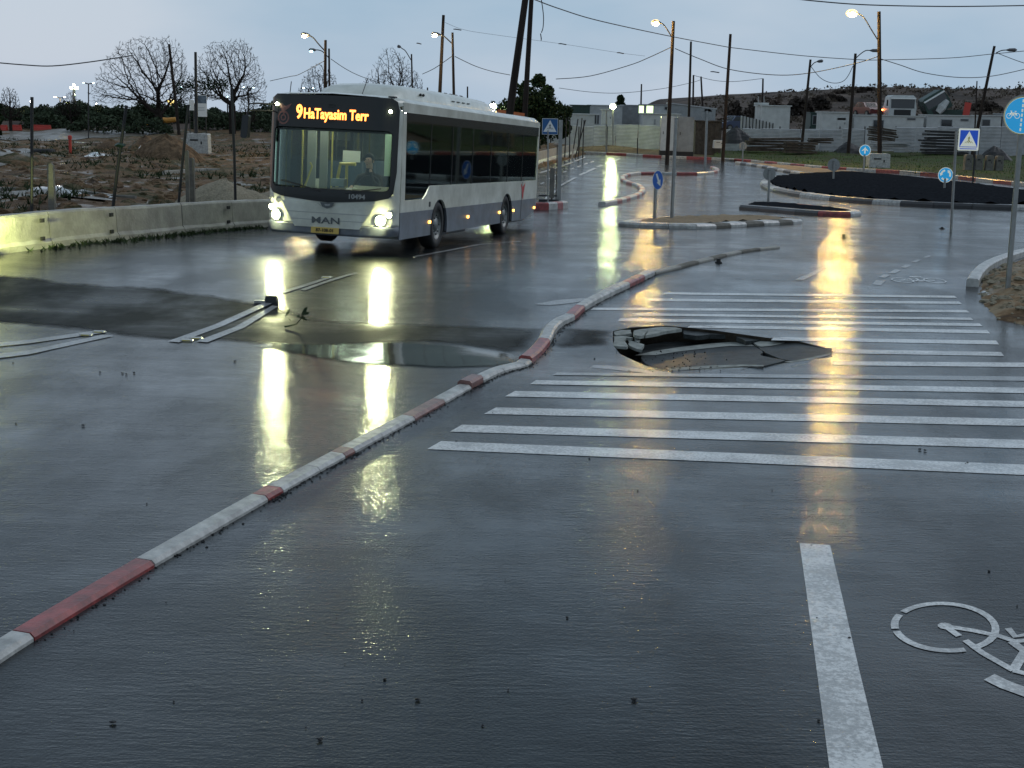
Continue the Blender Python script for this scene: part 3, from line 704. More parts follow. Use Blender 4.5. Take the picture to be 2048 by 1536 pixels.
sv = sheet('dirt_verge', vgw, earth('verge_soil', [(.32, (.045, .03, .02)), (.42, (.12, .075, .04)), (.50, (.24, .16, .09)), (.58, (.30, .24, .16)), (.66, (.12, .10, .06))], 4, .3), .0, .16, hf=verge_h); tag(sv, kind='structure')
mb = MB()
for _ in range(900):
    x = rnd.uniform(5.6, 9.5); y = rnd.uniform(17, 27)
    if not inpoly(x, y, vgw): continue
    z = float(verge_h(np.array([x]), np.array([y]))[0]); sz = rnd.choice((.02, .03, .05, .08)); mb.sphere((x, y, z), sz, 6, 4, (1.3, 1.1, .6), .3)
tag(mb.build('verge_stones', M_gravel), kind='stuff')

# traffic islands
def island(label, outer, fillm, stones, st, w=.32, h=.16, fillh=.13, name='traffic_island', bump_=.05):
    pts = PP(outer); cc = sum(pts, Vector()) / len(pts)
    ln = resample(smooth_line(pts + pts[:1], 6), st)[:-1]; n_ = len(ln)
    area = sum(ln[i].x * ln[(i + 1) % n_].y - ln[(i + 1) % n_].x * ln[i].y for i in range(n_)); sg = 1 if area > 0 else -1
    root = thing(name, label, 'traffic island', cc)
    nr = []
    for i in range(n_):
        d = (ln[(i + 1) % n_] - ln[i - 1]); d.z = 0; d.normalize(); nr.append(Vector((-d.y, d.x, 0)) * sg)
    for i in range(n_):
        vs = []; prof = [(0, -.06), (0, h * .55), (.06, h), (w, h + .01), (w, -.06)]; d = (ln[(i + 1) % n_] - ln[i]); d.z = 0; d = d.normalized() * .008
        for k_, s_ in ((i, 1), ((i + 1) % n_, -1)):
            for u, z in prof:
                q = ln[k_] + nr[k_] * u + d * s_; vs.append((q.x - cc.x, q.y - cc.y, float(g(q.x, q.y)) + z - cc.z))
        m_ = 5; mb = MB(); mb.add(vs, [(4, 3, 2, 1, 0), (5, 6, 7, 8, 9)] + [(j, (j + 1) % m_, (j + 1) % m_ + m_, j + m_) for j in range(m_)])
        mb.build('kerb_stone', stones(i, n_, ln[i]), root)
    inn = [ln[i] + nr[i] * (w - .005) for i in range(n_)]
    V_, Fc = cdt([(p.x, p.y) for p in inn], (), max(.35, st / 3))
    xs = np.array([v.x for v in V_]); ys = np.array([v.y for v in V_])
    dmin = np.min(np.stack([np.hypot(xs - p.x, ys - p.y) for p in inn]), 0)
    zz = g(xs, ys) + fillh + np.array([rnd.uniform(0, bump_) for _ in xs]) * np.minimum(1, dmin / .5)
    return root, cc, xs, ys, zz, dmin, Fc, fillm
def fill(I, dome=0, name='infill'):
    root, cc, xs, ys, zz, dm, Fc, fm = I
    zz = zz + dome * (1 - np.exp(-dm / 2.0))
    me = bpy.data.meshes.new(name); me.from_pydata(list(zip(xs - cc.x, ys - cc.y, zz - cc.z)), [], Fc); me.update(); link(name, me, fm, root, True)
I = island('sandy splitter island with grey and white kerb stones under the blue arrow sign', [(1236, 452), (1300, 456), (1400, 458), (1480, 454), (1560, 450), (1606, 446), (1575, 441), (1500, 436), (1440, 437), (1380, 438), (1310, 441), (1265, 446)], M_sand,
           lambda i, n_, p: (M_kw if (proj(p)[0] < 1385 or i % 2) else M_concd) if proj(p)[1] > 445.5 else M_kk, .8, w=.45, h=.12, fillh=.10, bump_=.10)
fill(I, .05)
I = island('low black island with a red and white tip before the roundabout', [(1478, 419), (1540, 424), (1620, 431), (1700, 434), (1722, 430), (1680, 424), (1600, 416), (1530, 411), (1490, 413)], M_darksoil,
           lambda i, n_, p: M_kk if proj(p)[0] < 1615 else (M_kr if proj(p)[0] < 1690 else M_kw), 1.1)
fill(I, .1)
rb_l = [(1546, 384), (1560, 392), (1600, 400), (1680, 408), (1760, 412), (1860, 417), (1960, 420), (2060, 421), (2200, 420)]
pl_ = PP(rb_l); far_ = [Vector((p.x * 1.0, 0, 0)) for p in pl_]
# roundabout disc in world space
rbc = Vector(((P(1546, 384).x + 21.5), 58.5, 0)); RR = 0
x0 = P(1546, 384); xm = P(1860, 417)
# ellipse through left tip and near edge
rcy = x0.y + .5; rcx = xm.x + 3.0; ra = rcx - x0.x; rbb = rcy - xm.y
ells = [Vector((rcx + ra * math.cos(t), rcy + (rbb if math.sin(t) < 0 else rbb * 1.15) * math.sin(t), 0)) for t in np.linspace(0, 2 * math.pi, 40, endpoint=False)]
I = island('large round mound of black gravel in a black and white kerb ring', [proj((p.x, p.y, float(g(p.x, p.y)))) for p in ells], M_darksoil,
           lambda i, n_, p: M_kw if i % 4 in (0, 1) and not i % 8 == 1 else M_kk, 1.5, w=.5, h=.2, name='roundabout', bump_=.08)
fill(I, .45)
I = island('far sandy splitter island with striped kerb behind the roundabout', [(1470, 327), (1520, 335), (1570, 345), (1620, 351), (1690, 354), (1750, 354), (1700, 346), (1640, 341), (1560, 333)], M_sand,
           lambda i, n_, p: (M_kw, M_kk)[i % 2], 1.4)
fill(I, .05)
# grass strip beyond the far kerb
gp_ = [fk_ext[i] + Vector((0, .25, 0)) for i in range(3, len(fk_ext))]
gs = sheet('grass_verge', gp_ + [fk_ext[-1] + Vector((2, 40, 0)), Vector((60, 128, 0)), Vector((19, 133, 0))], M_grassg, .10, 1.5, hf=lambda x, y: gz(x, y) + .05 + .08 * sstep(0, 1, y * 0 + 1) * np.abs(np.sin(x * .8) * np.cos(y * .6))); tag(gs, kind='structure')
mb = MB(); gq = [(p.x, p.y) for p in (gp_ + [fk_ext[-1] + Vector((2, 40, 0)), Vector((60, 128, 0)), Vector((19, 133, 0))])]
for _ in range(14000):
    x = rnd.uniform(15, 60); y = rnd.uniform(70, 128)
    if not inpoly(x, y, gq): continue
    z = float(gz(x, y)) + .08; hh = rnd.uniform(.08, .28); a = rnd.uniform(0, 3.1); w_ = .05
    mb.add([(x - w_ * math.cos(a), y - w_ * math.sin(a), z), (x + w_ * math.cos(a), y + w_ * math.sin(a), z), (x + rnd.uniform(-.1, .1), y + rnd.uniform(-.1, .1), z + hh)], [(0, 1, 2)])
tag(mb.build('verge_grass', M_grass), kind='stuff')
# ------------------------------------------------------------------ bus
def interior_mat():
    m = bpy.data.materials.new('bus_glass'); m.use_nodes = True; t = m.node_tree; t.nodes.clear(); l = t.links.new
    o = t.nodes.new('ShaderNodeOutputMaterial'); gl = t.nodes.new('ShaderNodeBsdfGlossy'); gl.inputs['Roughness'].default_value = .03; gl.inputs['Color'].default_value = (.8, .9, .85, 1)
    tr = t.nodes.new('ShaderNodeBsdfTransparent'); tr.inputs['Color'].default_value = (.50, .58, .53, 1)
    fr = t.nodes.new('ShaderNodeFresnel'); fr.inputs[0].default_value = 1.5; mx = t.nodes.new('ShaderNodeMixShader')
    l(fr.outputs[0], mx.inputs[0]); l(tr.outputs[0], mx.inputs[1]); l(gl.outputs[0], mx.inputs[2]); l(mx.outputs[0], o.inputs[0]); return m
M_bglass = interior_mat()
M_wglass = M_bglass.copy(); M_wglass.name = 'windscreen_glass'
for n_ in M_wglass.node_tree.nodes:
    if n_.type == 'BSDF_TRANSPARENT': n_.inputs['Color'].default_value = (.86, .92, .87, 1)
M_bwhite = mat('bus_white_paint', (.66, .68, .60), .35, coat=.6, coatr=.12, noise=.16, nscale=1.4, col2=(.44, .45, .38))
M_bblue = mat('bus_grey_blue_paint', (.13, .15, .18), .4, coat=.4, coatr=.2, noise=.3, nscale=2.5, col2=(.085, .095, .11))
M_bmask = mat('bus_black_mask', (.010, .012, .011), .16, coat=.15, spec=.3)
M_logo = mat('logo_dull_red', (.22, .09, .07), .5)
M_logor = mat('logo_red', (.45, .05, .05), .5)
M_grey = mat('interior_grey', (.32, .33, .32), .6)
M_green = mat('interior_pale_green', (.36, .50, .40), .6)
M_seat = mat('seat_fabric', (.03, .05, .08), .9)
M_yrail = mat('yellow_rail', (.60, .48, .10), .4)
M_tan = mat('dash_top', (.30, .28, .20), .6)
M_ilight = emis('interior_lamp', (.95, 1.0, .82), 20)
M_skin = mat('skin', (.48, .30, .23), .55)
M_cloth = mat('black_jacket', (.015, .015, .018), .85)
M_plate = mat('plate_yellow', (.60, .42, .10), .5)
M_rim = mat('wheel_rim', (.22, .23, .22), .45, metal=.6, noise=.3, nscale=8)
M_chrome = mat('chrome', (.10, .11, .11), .3, metal=.8)
q5 = (-0.228, -0.033, 0.023)
rotm = Matrix.Rotation(q5[0], 4, 'Z') @ Matrix.Rotation(q5[2], 4, 'Y') @ Matrix.Rotation(q5[1], 4, 'X')
HW = 1.275
bus = thing('bus', 'white and grey blue city bus with lit headlights and an amber destination display', 'bus')
bl = Vector((-2.17, 26.25, 0.155)) + rotm @ Vector((-HW, 0, 0))
bus.matrix_world = Matrix.Translation(bl) @ rotm
BL = 12.0
def fy(x, z):
    u = min(1, abs(x) / HW); return .37 * (1 - (1 - u ** 4) ** (1 / 2.3)) - .27 + .035 * max(0, z - .9) ** 1.3
def patch_surf(name, poly, m, fn, holes=(), step=.12, thick=.02, parent=None, smooth=False):
    V_, Fc = cdt(poly, holes, step); n_ = len(V_)
    vs = [fn(v.x, v.y, 0) for v in V_] + [fn(v.x, v.y, -thick) for v in V_]
    # boundary edges
    ec = {}
    for f in Fc:
        for a, b in zip(f, f[1:] + f[:1]): ec[(a, b)] = 1
    bd = [(a, b) for a, b in ec if (b, a) not in ec]
    fc = [f for f in Fc] + [tuple(i + n_ for i in f[::-1]) for f in Fc] + [(b, a, a + n_, b + n_) for a, b in bd]
    me = bpy.data.meshes.new(name); me.from_pydata([tuple(v) for v in vs], [], fc); me.update()
    bm = bmesh.new(); bm.from_mesh(me); bmesh.ops.recalc_face_normals(bm, faces=bm.faces); bm.to_mesh(me); bm.free()
    o = link(name, me, m, parent or bus, smooth)
    return o
def fz(z): return z + .13 * min(1, max(0, (2.5 - z) / 1.1))
def front(off): return lambda x, z, d: Vector((x * (1 + (off + d) * .5), fy(x, z) - off - d, fz(z)))
def nearside(off): return lambda y, z, d: Vector((HW + off + d, y, z))
def farside(off): return lambda y, z, d: Vector((-HW - off - d, y, z))
def rrect(x0, y0, x1, y1, r, k=5, rs=None):
    rs = rs or (r, r, r, r); out = []
    for (cx, cy, a0), rr in zip(((x1, y1, 0), (x0, y1, 90), (x0, y0, 180), (x1, y0, 270)), rs):
        sx = -1 if cx == x1 else 1; sy = -1 if cy == y1 else 1
        for i in range(k + 1):
            a = RAD(a0 + 90 * i / k); out.append((cx + sx * rr + rr * math.cos(a), cy + sy * rr + rr * math.sin(a)))
    return out
E_ = HW - .002
ztop = 2.86
# front: dark bumper, white lower face, black mask with the windscreen in it, top visor
maskb = [(-1.19, 1.02), (-1.12, .93), (-.9, .87), (-.3, .82), (0, .80), (.3, .82), (.9, .87), (1.12, .93), (1.19, 1.02)]
mask_o = maskb + [(1.225, 1.4), (1.225, 2.65), (1.19, 2.80), (1.10, 2.86), (-1.10, 2.86), (-1.19, 2.80), (-1.225, 2.65), (-1.225, 1.4)]
ws = rrect(-1.13, 1.05, 1.13, 2.24, .1)
patch_surf('front_mask', mask_o, M_bmask, front(.016), [ws], thick=.03, smooth=False, step=.045)
patch_surf('windscreen', rrect(-1.15, 1.03, 1.15, 2.26, .1), M_wglass, front(.004), thick=.006, smooth=True)
patch_surf('front_panel', [(-E_, .42), (-.74, .40), (.74, .40), (E_, .42), (E_, 1.5), (E_, 2.6), (1.16, 2.84), (-1.16, 2.84), (-E_, 2.6), (-E_, 1.5)], M_bwhite, front(0), [[(-1.17, .95), (1.17, .95), (1.17, 2.75), (-1.17, 2.75)]], thick=.03, smooth=True, step=.045)
patch_surf('front_bumper', [(-E_, .24), (-1.0, .20), (1.0, .20), (E_, .24), (E_, .415), (.74, .395), (-.74, .395), (-E_, .415)], M_bblue, front(.01), thick=.05, smooth=True)
gr_ = [(-.90, .80), (-.2, .78), (-.12, .73), (.12, .73), (.2, .78), (.90, .80), (.62, .34), (-.62, .34)]
gp = patch_surf('service_flap', gr_, M_bwhite, front(.035), thick=.03)
for z in (.60, .47):
    w = .62 + (z - .34) * .6
    patch_surf('flap_groove', [(-w, z), (w, z), (w, z + .012), (-w, z + .012)], M_grey, front(.040), thick=.004, parent=gp)
patch_surf('emblem', [(-.13, .80), (.13, .80), (.09, .72), (0, .69), (-.09, .72)], M_chrome, front(.05), thick=.02)
patch_surf('emblem_lion', [(-.05, .775), (.02, .765), (.06, .78), (.05, .745), (-.03, .74)], M_steel, front(.054), thick=.004)
def ftext(s, size, x, z, m, off, bold=0, name='lettering', sx=1.0):
    me = textmesh(s, size, bold, .004)
    for v in me.vertices:
        X = x + v.co.x * sx; Z = z + v.co.y; v.co = Vector((X, fy(X, Z) - off - v.co.z, fz(Z)))
    return link(name, me, m, bus)
ftext('MAN', .165, -.02, .465, M_chrome, .045, .002, 'maker_lettering', 1.55)
o = ftext('9', .36, -.62, 2.53, M_led, .026, .010, 'route_number', .72)
o = ftext('HaTayasim Terr', .27, .085, 2.51, M_led, .026, .007, 'destination_lettering', .70)
patch_surf('display_panel', rrect(-.82, 2.36, .84, 2.70, .03), M_bmask, front(.016), thick=.008)
ftext('10494', .12, .55, .93, M_grey, .02, .003, 'fleet_number', 1.1)
# operator logo: winged ring
lg = MB()
for r0, r1 in ((.125, .095), (.06, .035)):
    k = 24; vs = []
    for i in range(k):
        a = 2 * math.pi * i / k
        for r in (r0, r1): X = -.95 + r * math.cos(a); Z = 2.43 + r * math.sin(a); vs.append((X, fy(X, Z) - .02, Z))
    lg.add(vs, [(2 * i, 2 * i + 1, (2 * i + 3) % (2 * k), (2 * i + 2) % (2 * k)) for i in range(k)])
for pl in ([(-1.06, 2.68), (-.98, 2.66), (-.90, 2.64), (-.78, 2.69), (-.84, 2.60), (-.92, 2.56), (-.93, 2.46), (-1.0, 2.56)],):
    lg.add([(a, fy(a, b) - .021, b) for a, b in pl], [tuple(range(len(pl)))])
lg.build('operator_logo', M_logo, bus)
# number plate
patch_surf('number_plate', rrect(-.28, .235, .24, .345, .01), M_plate, front(.07), thick=.03)
ftext('87-108-01', .085, -.02, .29, M_dark, .076, .001, 'plate_digits', 1.0)
# small round badges under the mask corner
for x in (-1.14, -.99):
    mb = MB(); c = Vector((x, fy(x, .80) - .012, fz(.80))); mb.tube([c, c + Vector((0, -.006, 0))], .055, 14); bd = mb.build('round_badge', M_grey, bus)
    mb = MB(); c = Vector((x + .01, fy(x, .80) - .02, fz(.80))); mb.tube([c, c + Vector((0, -.004, 0))], .028, 10); mb.build('badge_disc', M_bwhite, bd)
# headlights
def lampdisc(name, x, z, r, m, dep=.03, housing=True):
    nrm = Vector((math.copysign(.35, x) if abs(x) > .8 else 0, -1, 0)).normalized(); c = Vector((x, fy(x, z) - .012, fz(z)))
    hl = None
    if housing:
        mb = MB(); mb.tube([c + nrm * -.06, c + nrm * .012], r * 1.25, 18); hl = mb.build('headlight', M_chrome, bus)
    mb = MB(); mb.tube([c + nrm * .013, c + nrm * (.013 + dep), c + nrm * (.013 + dep * 1.3)], [r, r * .8, r * .3], 16); mb.build('lens', m, hl or bus, True)
    return c, nrm
heads = []
for x, z in ((-1.03, .52), (1.0, .52)): heads.append(lampdisc('headlight', x, z, .085, M_head))
for x, z in ((-1.14, .66), (1.14, .63)): lampdisc('headlight', x, z, .05, M_head2)
for x, z in ((-1.09, 2.67), (1.09, 2.62)): lampdisc('marker_lamp', x, z, .030, M_head2)
for (c, nn), yaw in zip(heads, (.10, -.06)):
    ld = bpy.data.lights.new('headlight_beam', 'SPOT'); lo = bpy.data.objects.new('headlight_beam', ld); C.objects.link(lo); lo.parent = bus
    ld.energy = 90; ld.color = (.92, 1.0, .55); ld.spot_size = RAD(100); ld.spot_blend = .9; ld.shadow_soft_size = .08
    lo.location = c + Vector((0, -.12, 0)); lo.rotation_euler = (RAD(84), 0, math.pi + yaw)
# sides
def arch(cy, r=.60, k=10, z0=.28): return [(cy + r * math.cos(RAD(a)), .48 + r * math.sin(RAD(a))) for a in np.linspace(200, -20, k)]
WY = (2.70, 8.57)
def yb(): # outline of the blue skirt, front to rear along the bottom with arches
    o = [(.10, .30)]
    for cy in WY:
        r = .56; o += [(cy - r, .30)] + [(cy + r * math.cos(RAD(a)), .42 + r * math.sin(RAD(a))) for a in np.linspace(180, 0, 13)] + [(cy + r, .30)]
    return o
STR = .80
def clip_above(poly, z): pass
for fn, nm in ((nearside, 'n'), (farside, 'f')):
    low = [(.10, .30)]
    up = []
    for cy in WY:
        r = .56; zc = .42
        a0 = math.degrees(math.asin(min(1, (STR - zc) / r)))
        low += [(cy - r, .30)] + [(cy + r * math.cos(RAD(a)), zc + r * math.sin(RAD(a))) for a in np.linspace(180, 180 - a0, 6)]
        # split skirt at the arches
        yield_ = None
        up.append((cy, r, zc, a0))
    ys = [.10]
    segs = []; cur = .10
    for cy, r, zc, a0 in up:
        segs.append((cur, cy, 'L')); cur = cy
    # skirt polygons
    def skirt(y0, y1, left_arch=None, right_arch=None, z1=STR):
        p = []
        if left_arch is not None:
            cy = left_arch; p += [(cy + .56 * math.cos(RAD(a)), .42 + .56 * math.sin(RAD(a))) for a in np.linspace(a0, 0, 6)] + [(cy + .56, .30)]
        else: p += [(y0, z1), (y0, .30)]
        if right_arch is not None:
            cy = right_arch; p += [(cy - .56, .30)] + [(cy - .56 * math.cos(RAD(a)), .42 + .56 * math.sin(RAD(a))) for a in np.linspace(0, a0, 6)]
        else: p += [(y1, .45 if y1 > 11 else .30), (y1, z1)]
        return p
    a0 = up[0][3]
    patch_surf('side_skirt', skirt(.10, 0, None, WY[0]), M_bblue, fn(.0), step=.5, thick=.03)
    patch_surf('side_skirt', skirt(0, 0, WY[0], WY[1]), M_bblue, fn(.0), step=.5, thick=.03)
    sk = skirt(0, 11.9, WY[1], None); sk = [p for p in sk if not (p[0] > 11.8 and p[1] < .7)]; sk.insert(-1, (10.7, .30)); sk.insert(-1, (11.9, .52))
    patch_surf('side_skirt', sk, M_bblue, fn(.0), step=.5, thick=.03)
    wh = [(.10, STR)]
    for cy in WY: wh += [(cy - .56 * math.cos(RAD(a)), .42 + .56 * math.sin(RAD(a))) for a in np.linspace(a0, 180 - a0, 11)]
    wh += [(11.95, STR), (11.95, 1.27), (1.95, 1.27), (1.72, 1.10), (1.55, 1.02), (.42, 1.02), (.10, 1.02)]
    patch_surf('side_panel', wh, M_bwhite, fn(.0), step=.5, thick=.03)
    patch_surf('roof_rail', [(.10, 2.62), (11.95, 2.62), (11.95, 2.76), (.10, 2.80)], M_bwhite, fn(.0), step=.6, thick=.03)
    patch_surf('front_pillar', [(.10, 1.02), (.36, 1.02), (.30, 2.60), (.10, 2.62)], M_bwhite if fn is nearside else M_bwhite, fn(.0), step=.5, thick=.03)
    patch_surf('rear_pillar', [(11.80, 1.27), (11.95, 1.27), (11.95, 2.62), (11.80, 2.62)], M_bwhite, fn(.0), step=.5, thick=.03)
    wz = 2.62
    patch_surf('driver_window', [(.34, 1.05), (1.52, 1.05), (1.70, 1.13), (1.92, 1.28), (1.92, wz), (.29, wz)], M_bglass, fn(-.004), step=.5, thick=.006)
    ed = [1.98, 3.55, 5.2, 6.85, 8.5, 10.1, 11.78]
    for a, b in zip(ed, ed[1:]): patch_surf('side_window', [(a, 1.28), (b - .035, 1.28), (b - .035, wz), (a, wz)], M_bglass, fn(-.004), step=.5, thick=.006)
    for a in ed[:-1]:
        patch_surf('window_post', [(a - .06, 1.27), (a, 1.27), (a, wz), (a - .06, wz)], M_bmask, fn(.001), step=.6, thick=.03)
    patch_surf('window_band', [(.30, 2.48), (11.8, 2.40), (11.8, 2.625), (.30, 2.625)], M_bmask, fn(.006), step=.8, thick=.004)
    if fn is nearside:
        patch_surf('panel_seam', [(10.15, .32), (10.18, .32), (10.18, 1.25), (10.15, 1.25)], M_plast, fn(.004), step=.5, thick=.004)
        for y in (2.02, 4.95, 7.85, 9.3, 11.7):
            mb = MB(); mb.box((HW + .012, y, .56), (.02, .10, .055)); mb.build('side_marker_lamp', M_mark, bus)
        mb = MB(); mb.add([(HW + .006, a, b) for a, b in [(10.0, 1.22), (10.22, 1.12), (10.5, 1.22), (10.42, 1.05), (10.36, .98), (10.33, .80), (10.22, .86), (10.15, 1.0), (10.1, 1.1)]], [tuple(range(9))]); mb.build('operator_logo', M_logor, bus)
        patch_surf('white_notice', [(9.7, 2.05), (11.5, 2.05), (11.5, 2.50), (9.7, 2.50)], M_swhite0, fn(-.02), step=.8, thick=.004)
        patch_surf('white_notice', [(10.4, 1.9), (11.2, 1.9), (11.2, 2.04), (10.4, 2.04)], M_tan, fn(-.02), step=.8, thick=.004)
        patch_surf('fuel_cap', rrect(1.95, .86, 2.05, .96, .02), M_plast, fn(.008), step=.5, thick=.008)
# roof
mb = MB(); rows = []
yy = [-.17, .1, .5, 3, 6, 9, 11.6, 12.0]
pr = [(-HW, 2.74), (-HW + .02, 2.80), (-HW + .09, 2.86), (-.9, 2.90), (0, 2.93), (.9, 2.90), (HW - .09, 2.86), (HW - .02, 2.80), (HW, 2.74)]
for y in yy:
    rows.append([(x if y > 0 else x * .94, y + (.0 if y > 0 else (abs(x) / HW) ** 4 * .2), z - (.06 if y > 11.8 else 0) - (.03 if y < 0 else 0)) for x, z in pr])
vs = [v for r in rows for v in r]; k = len(pr)
mb.add(vs, [(i * k + j, i * k + j + 1, (i + 1) * k + j + 1, (i + 1) * k + j) for i in range(len(rows) - 1) for j in range(k - 1)]); mb.build('roof', M_bwhite, bus, True)
# roof air-conditioning pod
mb = MB(); prp = [(-.85, 2.90), (-.80, 3.08), (-.62, 3.17), (0, 3.20), (.62, 3.17), (.80, 3.08), (.85, 2.90)]; rows = []
for y, s in ((1.0, .05), (1.35, .75), (1.9, .98), (3.5, 1), (6.0, 1), (8.2, .9), (9.2, .5), (9.5, .02)): rows.append([(x * (.86 + .14 * s), y, 2.88 + (z - 2.88) * s) for x, z in prp])
k = len(prp); mb.add([v for r in rows for v in r], [(i * k + j, i * k + j + 1, (i + 1) * k + j + 1, (i + 1) * k + j) for i in range(len(rows) - 1) for j in range(k - 1)]); pod = mb.build('roof_pod', M_bwhite, bus, True)
for i in range(4):
    y = 4.9 + i * .42; mb = MB(); mb.add([(.84, y, 3.0), (.84, y + .26, 3.0), (.60, y + .26 + .12, 3.185), (.60, y + .12, 3.185)], [(0, 1, 2, 3)]); mb.build('pod_vent', M_dark, pod)
for y in (2.55, 2.75): mb = MB(); mb.sphere((.835, y, 3.03), .03, 8, 5); mb.build('pod_hole', M_dark, pod)
mb = MB(); mb.tube([(.3, .55, 2.9), (.3, .85, 3.22)], .008, 5); mb.build('aerial', M_plast, bus)
mb = MB(); mb.tube([(-1.0, .25, 2.9), (-1.0, .3, 3.1)], .008, 5); mb.build('aerial', M_plast, bus)
mb = MB(); mb.box((1.05, .12, 2.87), (.12, .16, .06)); mb.build('roof_camera', M_plast, bus)
# rear wall, floor, wheel arches
patch_surf('rear_wall', [(-HW + .01, .5), (HW - .01, .5), (HW - .01, 2.76), (-HW + .01, 2.76)], M_bwhite, lambda a, b, d: Vector((a, 11.97 + d, b)), step=.8, thick=.03)
mb = MB(); mb.box((0, 6.0, .34), (2.40, 11.6, .08)); mb.build('floor', M_grey, bus)
for cy in WY:
    for s in (-1, 1):
        wq = thing_ = bpy.data.objects.new('wheel', None); C.objects.link(wq); wq.parent = bus; wq.location = (s * (HW - .17), cy, .475)
        mb = MB(); pts = [(-.14, .30), (-.145, .44), (-.10, .475), (.10, .475), (.145, .44), (.14, .30)]; k = 28; vs = []
        for i in range(k):
            a = 2 * math.pi * i / k
            for x, r in pts: vs.append((x, r * math.cos(a), r * math.sin(a)))
        n_ = len(pts); mb.add(vs, [(i * n_ + j, ((i + 1) % k) * n_ + j, ((i + 1) % k) * n_ + (j + 1) % n_, i * n_ + (j + 1) % n_) for i in range(k) for j in range(n_)]); mb.build('tyre', M_rubber, wq, True)
        mb = MB(); pts = [(s * .13, .30), (s * .08, .27), (s * .05, .16), (s * .12, .13), (s * .13, 0)]; vs = []
        for i in range(k):
            a = 2 * math.pi * i / k
            for x, r in pts: vs.append((x, r * math.cos(a), r * math.sin(a)))
        n_ = len(pts); mb.add(vs, [(i * n_ + j, ((i + 1) % k) * n_ + j, ((i + 1) % k) * n_ + j + 1, i * n_ + j + 1) for i in range(k) for j in range(n_ - 1)]); mb.build('rim', M_rim, wq, True)
        mb = MB()
        for i in range(8): a = i * math.pi / 4; mb.sphere((s * .12, .19 * math.cos(a), .19 * math.sin(a)), .02, 6, 4)
        mb.build('wheel_bolts', M_chrome, wq)
        ap = [(cy + .57 * math.cos(RAD(a)), .42 + .57 * math.sin(RAD(a))) for a in np.linspace(-12, 192, 15)]
        mb = MB(); X0 = s * (HW + .012); X1 = s * (HW - .45); vs = [(X0, a, b) for a, b in ap] + [(X1, a, b) for a, b in ap]; n_ = len(ap)
        mb.add(vs, [(i, i + 1, i + 1 + n_, i + n_) for i in range(n_ - 1)] + [tuple(range(n_, 2 * n_))]); mb.build('wheel_arch', M_plast, bus)
mb = MB(); mb.box((0, 4.9, .24), (1.9, 2.2, .12)); mb.build('underframe', M_plast, bus)
mb = MB(); mb.box((0, 10.6, .30), (2.1, 1.8, .16)); mb.build('engine_tray', M_plast, bus)
# interior
mb = MB(); mb.box((0, 6, 2.70), (2.3, 11.2, .03)); mb.build('ceiling', M_grey, bus)
for x in (-.75, .75): mb = MB(); mb.box((x, 5.3, 2.66), (.10, 9.0, .02)); mb.build('ceiling_lamp', M_ilight, bus)
mb = MB(); mb.box((0, .45, 2.42), (2.2, .4, .4)); mb.build('header_box', M_plast, bus)
mb = MB()
mb.prism([(.05, .40), (.05, 1.12), (.35, 1.20), (.62, 1.10), (.62, .40)], lambda a, b, t: Vector((-.15 + t, a, b)), 1.25); mb.build('dashboard', M_plast, bus)
mb = MB(); mb.prism([(.06, 1.13), (.30, 1.25), (.60, 1.18), (.60, 1.11), (.30, 1.15)], lambda a, b, t: Vector((.30 + t, a, b)), .75); mb.build('dash_top', M_tan, bus)
mb = MB(); mb.prism([(.0, 1.0), (.02, 1.09), (.25, 1.11), (.25, 1.0)], lambda a, b, t: Vector((-1.1 + t, a - .02, b)), .9); mb.build('dash_shelf', M_tan, bus)
ring = [Vector((.42 + .23 * math.cos(t), .75 + .10 * math.sin(t), 1.22 + .21 * math.sin(t))) for t in np.linspace(0, 2 * math.pi, 24)]
mb = MB(); mb.tube(ring, .016, 6, cap=False); mb.tube([(.42, .75, 1.22), (.42, .60, 1.05)], .03, 6); mb.tube([ring[0], ring[12]], .012, 5); mb.build('steering_wheel', M_plast, bus)
mb = MB(); mb.box((-.08, .50, 1.28), (.26, .18, .14)); mb.build('ticket_machine', M_steel, bus)
mb = MB(); mb.tube([(-.45, 1.3, .5), (-.38, 1.25, 1.35), (-.33, 1.25, 1.62), (-.02, 1.25, 1.62)], .035, 8); mb.tube([(-.2, 1.25, 1.0), (-.2, 1.25, 1.6)], .03, 8); mb.build('yellow_rail', M_yrail, bus)
for pts in ([(-1.08, .7, 1.15), (-1.0, .7, 1.05), (-.86, .7, 1.1), (-.72, .75, 1.55), (-.76, .75, 1.62)], [(-1.1, 1.2, .5), (-1.1, 1.2, 2.3)], [(-.60, 1.5, .4), (-.60, 1.5, 2.4)], [(.72, 1.6, 1.2), (.72, 1.6, 2.4)]):
    mb = MB(); mb.tube(pts, .018, 6); mb.build('grab_rail', M_yrail, bus)
mb = MB(); mb.box((-1.0, 1.45, 1.45), (.18, .03, 2.0)); mb.build('door_leaf', M_grey, bus)
mb = MB(); mb.box((-.75, 1.45, 1.45), (.16, .03, 2.0)); mb.build('door_leaf', M_grey, bus)
mb = MB(); mb.box((.56, 1.75, 1.45), (.32, .04, 1.8)); mb.build('cab_partition', M_green, bus)
mb = MB(); mb.box((-.34, 1.9, 1.76), (.36, .02, .22)); mb.build('notice_board', M_swhite0, bus)
mb = MB(); mb.box((.86, .9, 1.85), (.09, .06, .30)); mb.build('ticket_validator', M_steel, bus)
mb = MB(); mb.box((.40, 1.32, 1.05), (.5, .12, .75)); mb.box((.40, 1.05, .82), (.5, .5, .12)); mb.build('driver_seat', M_seat, bus)
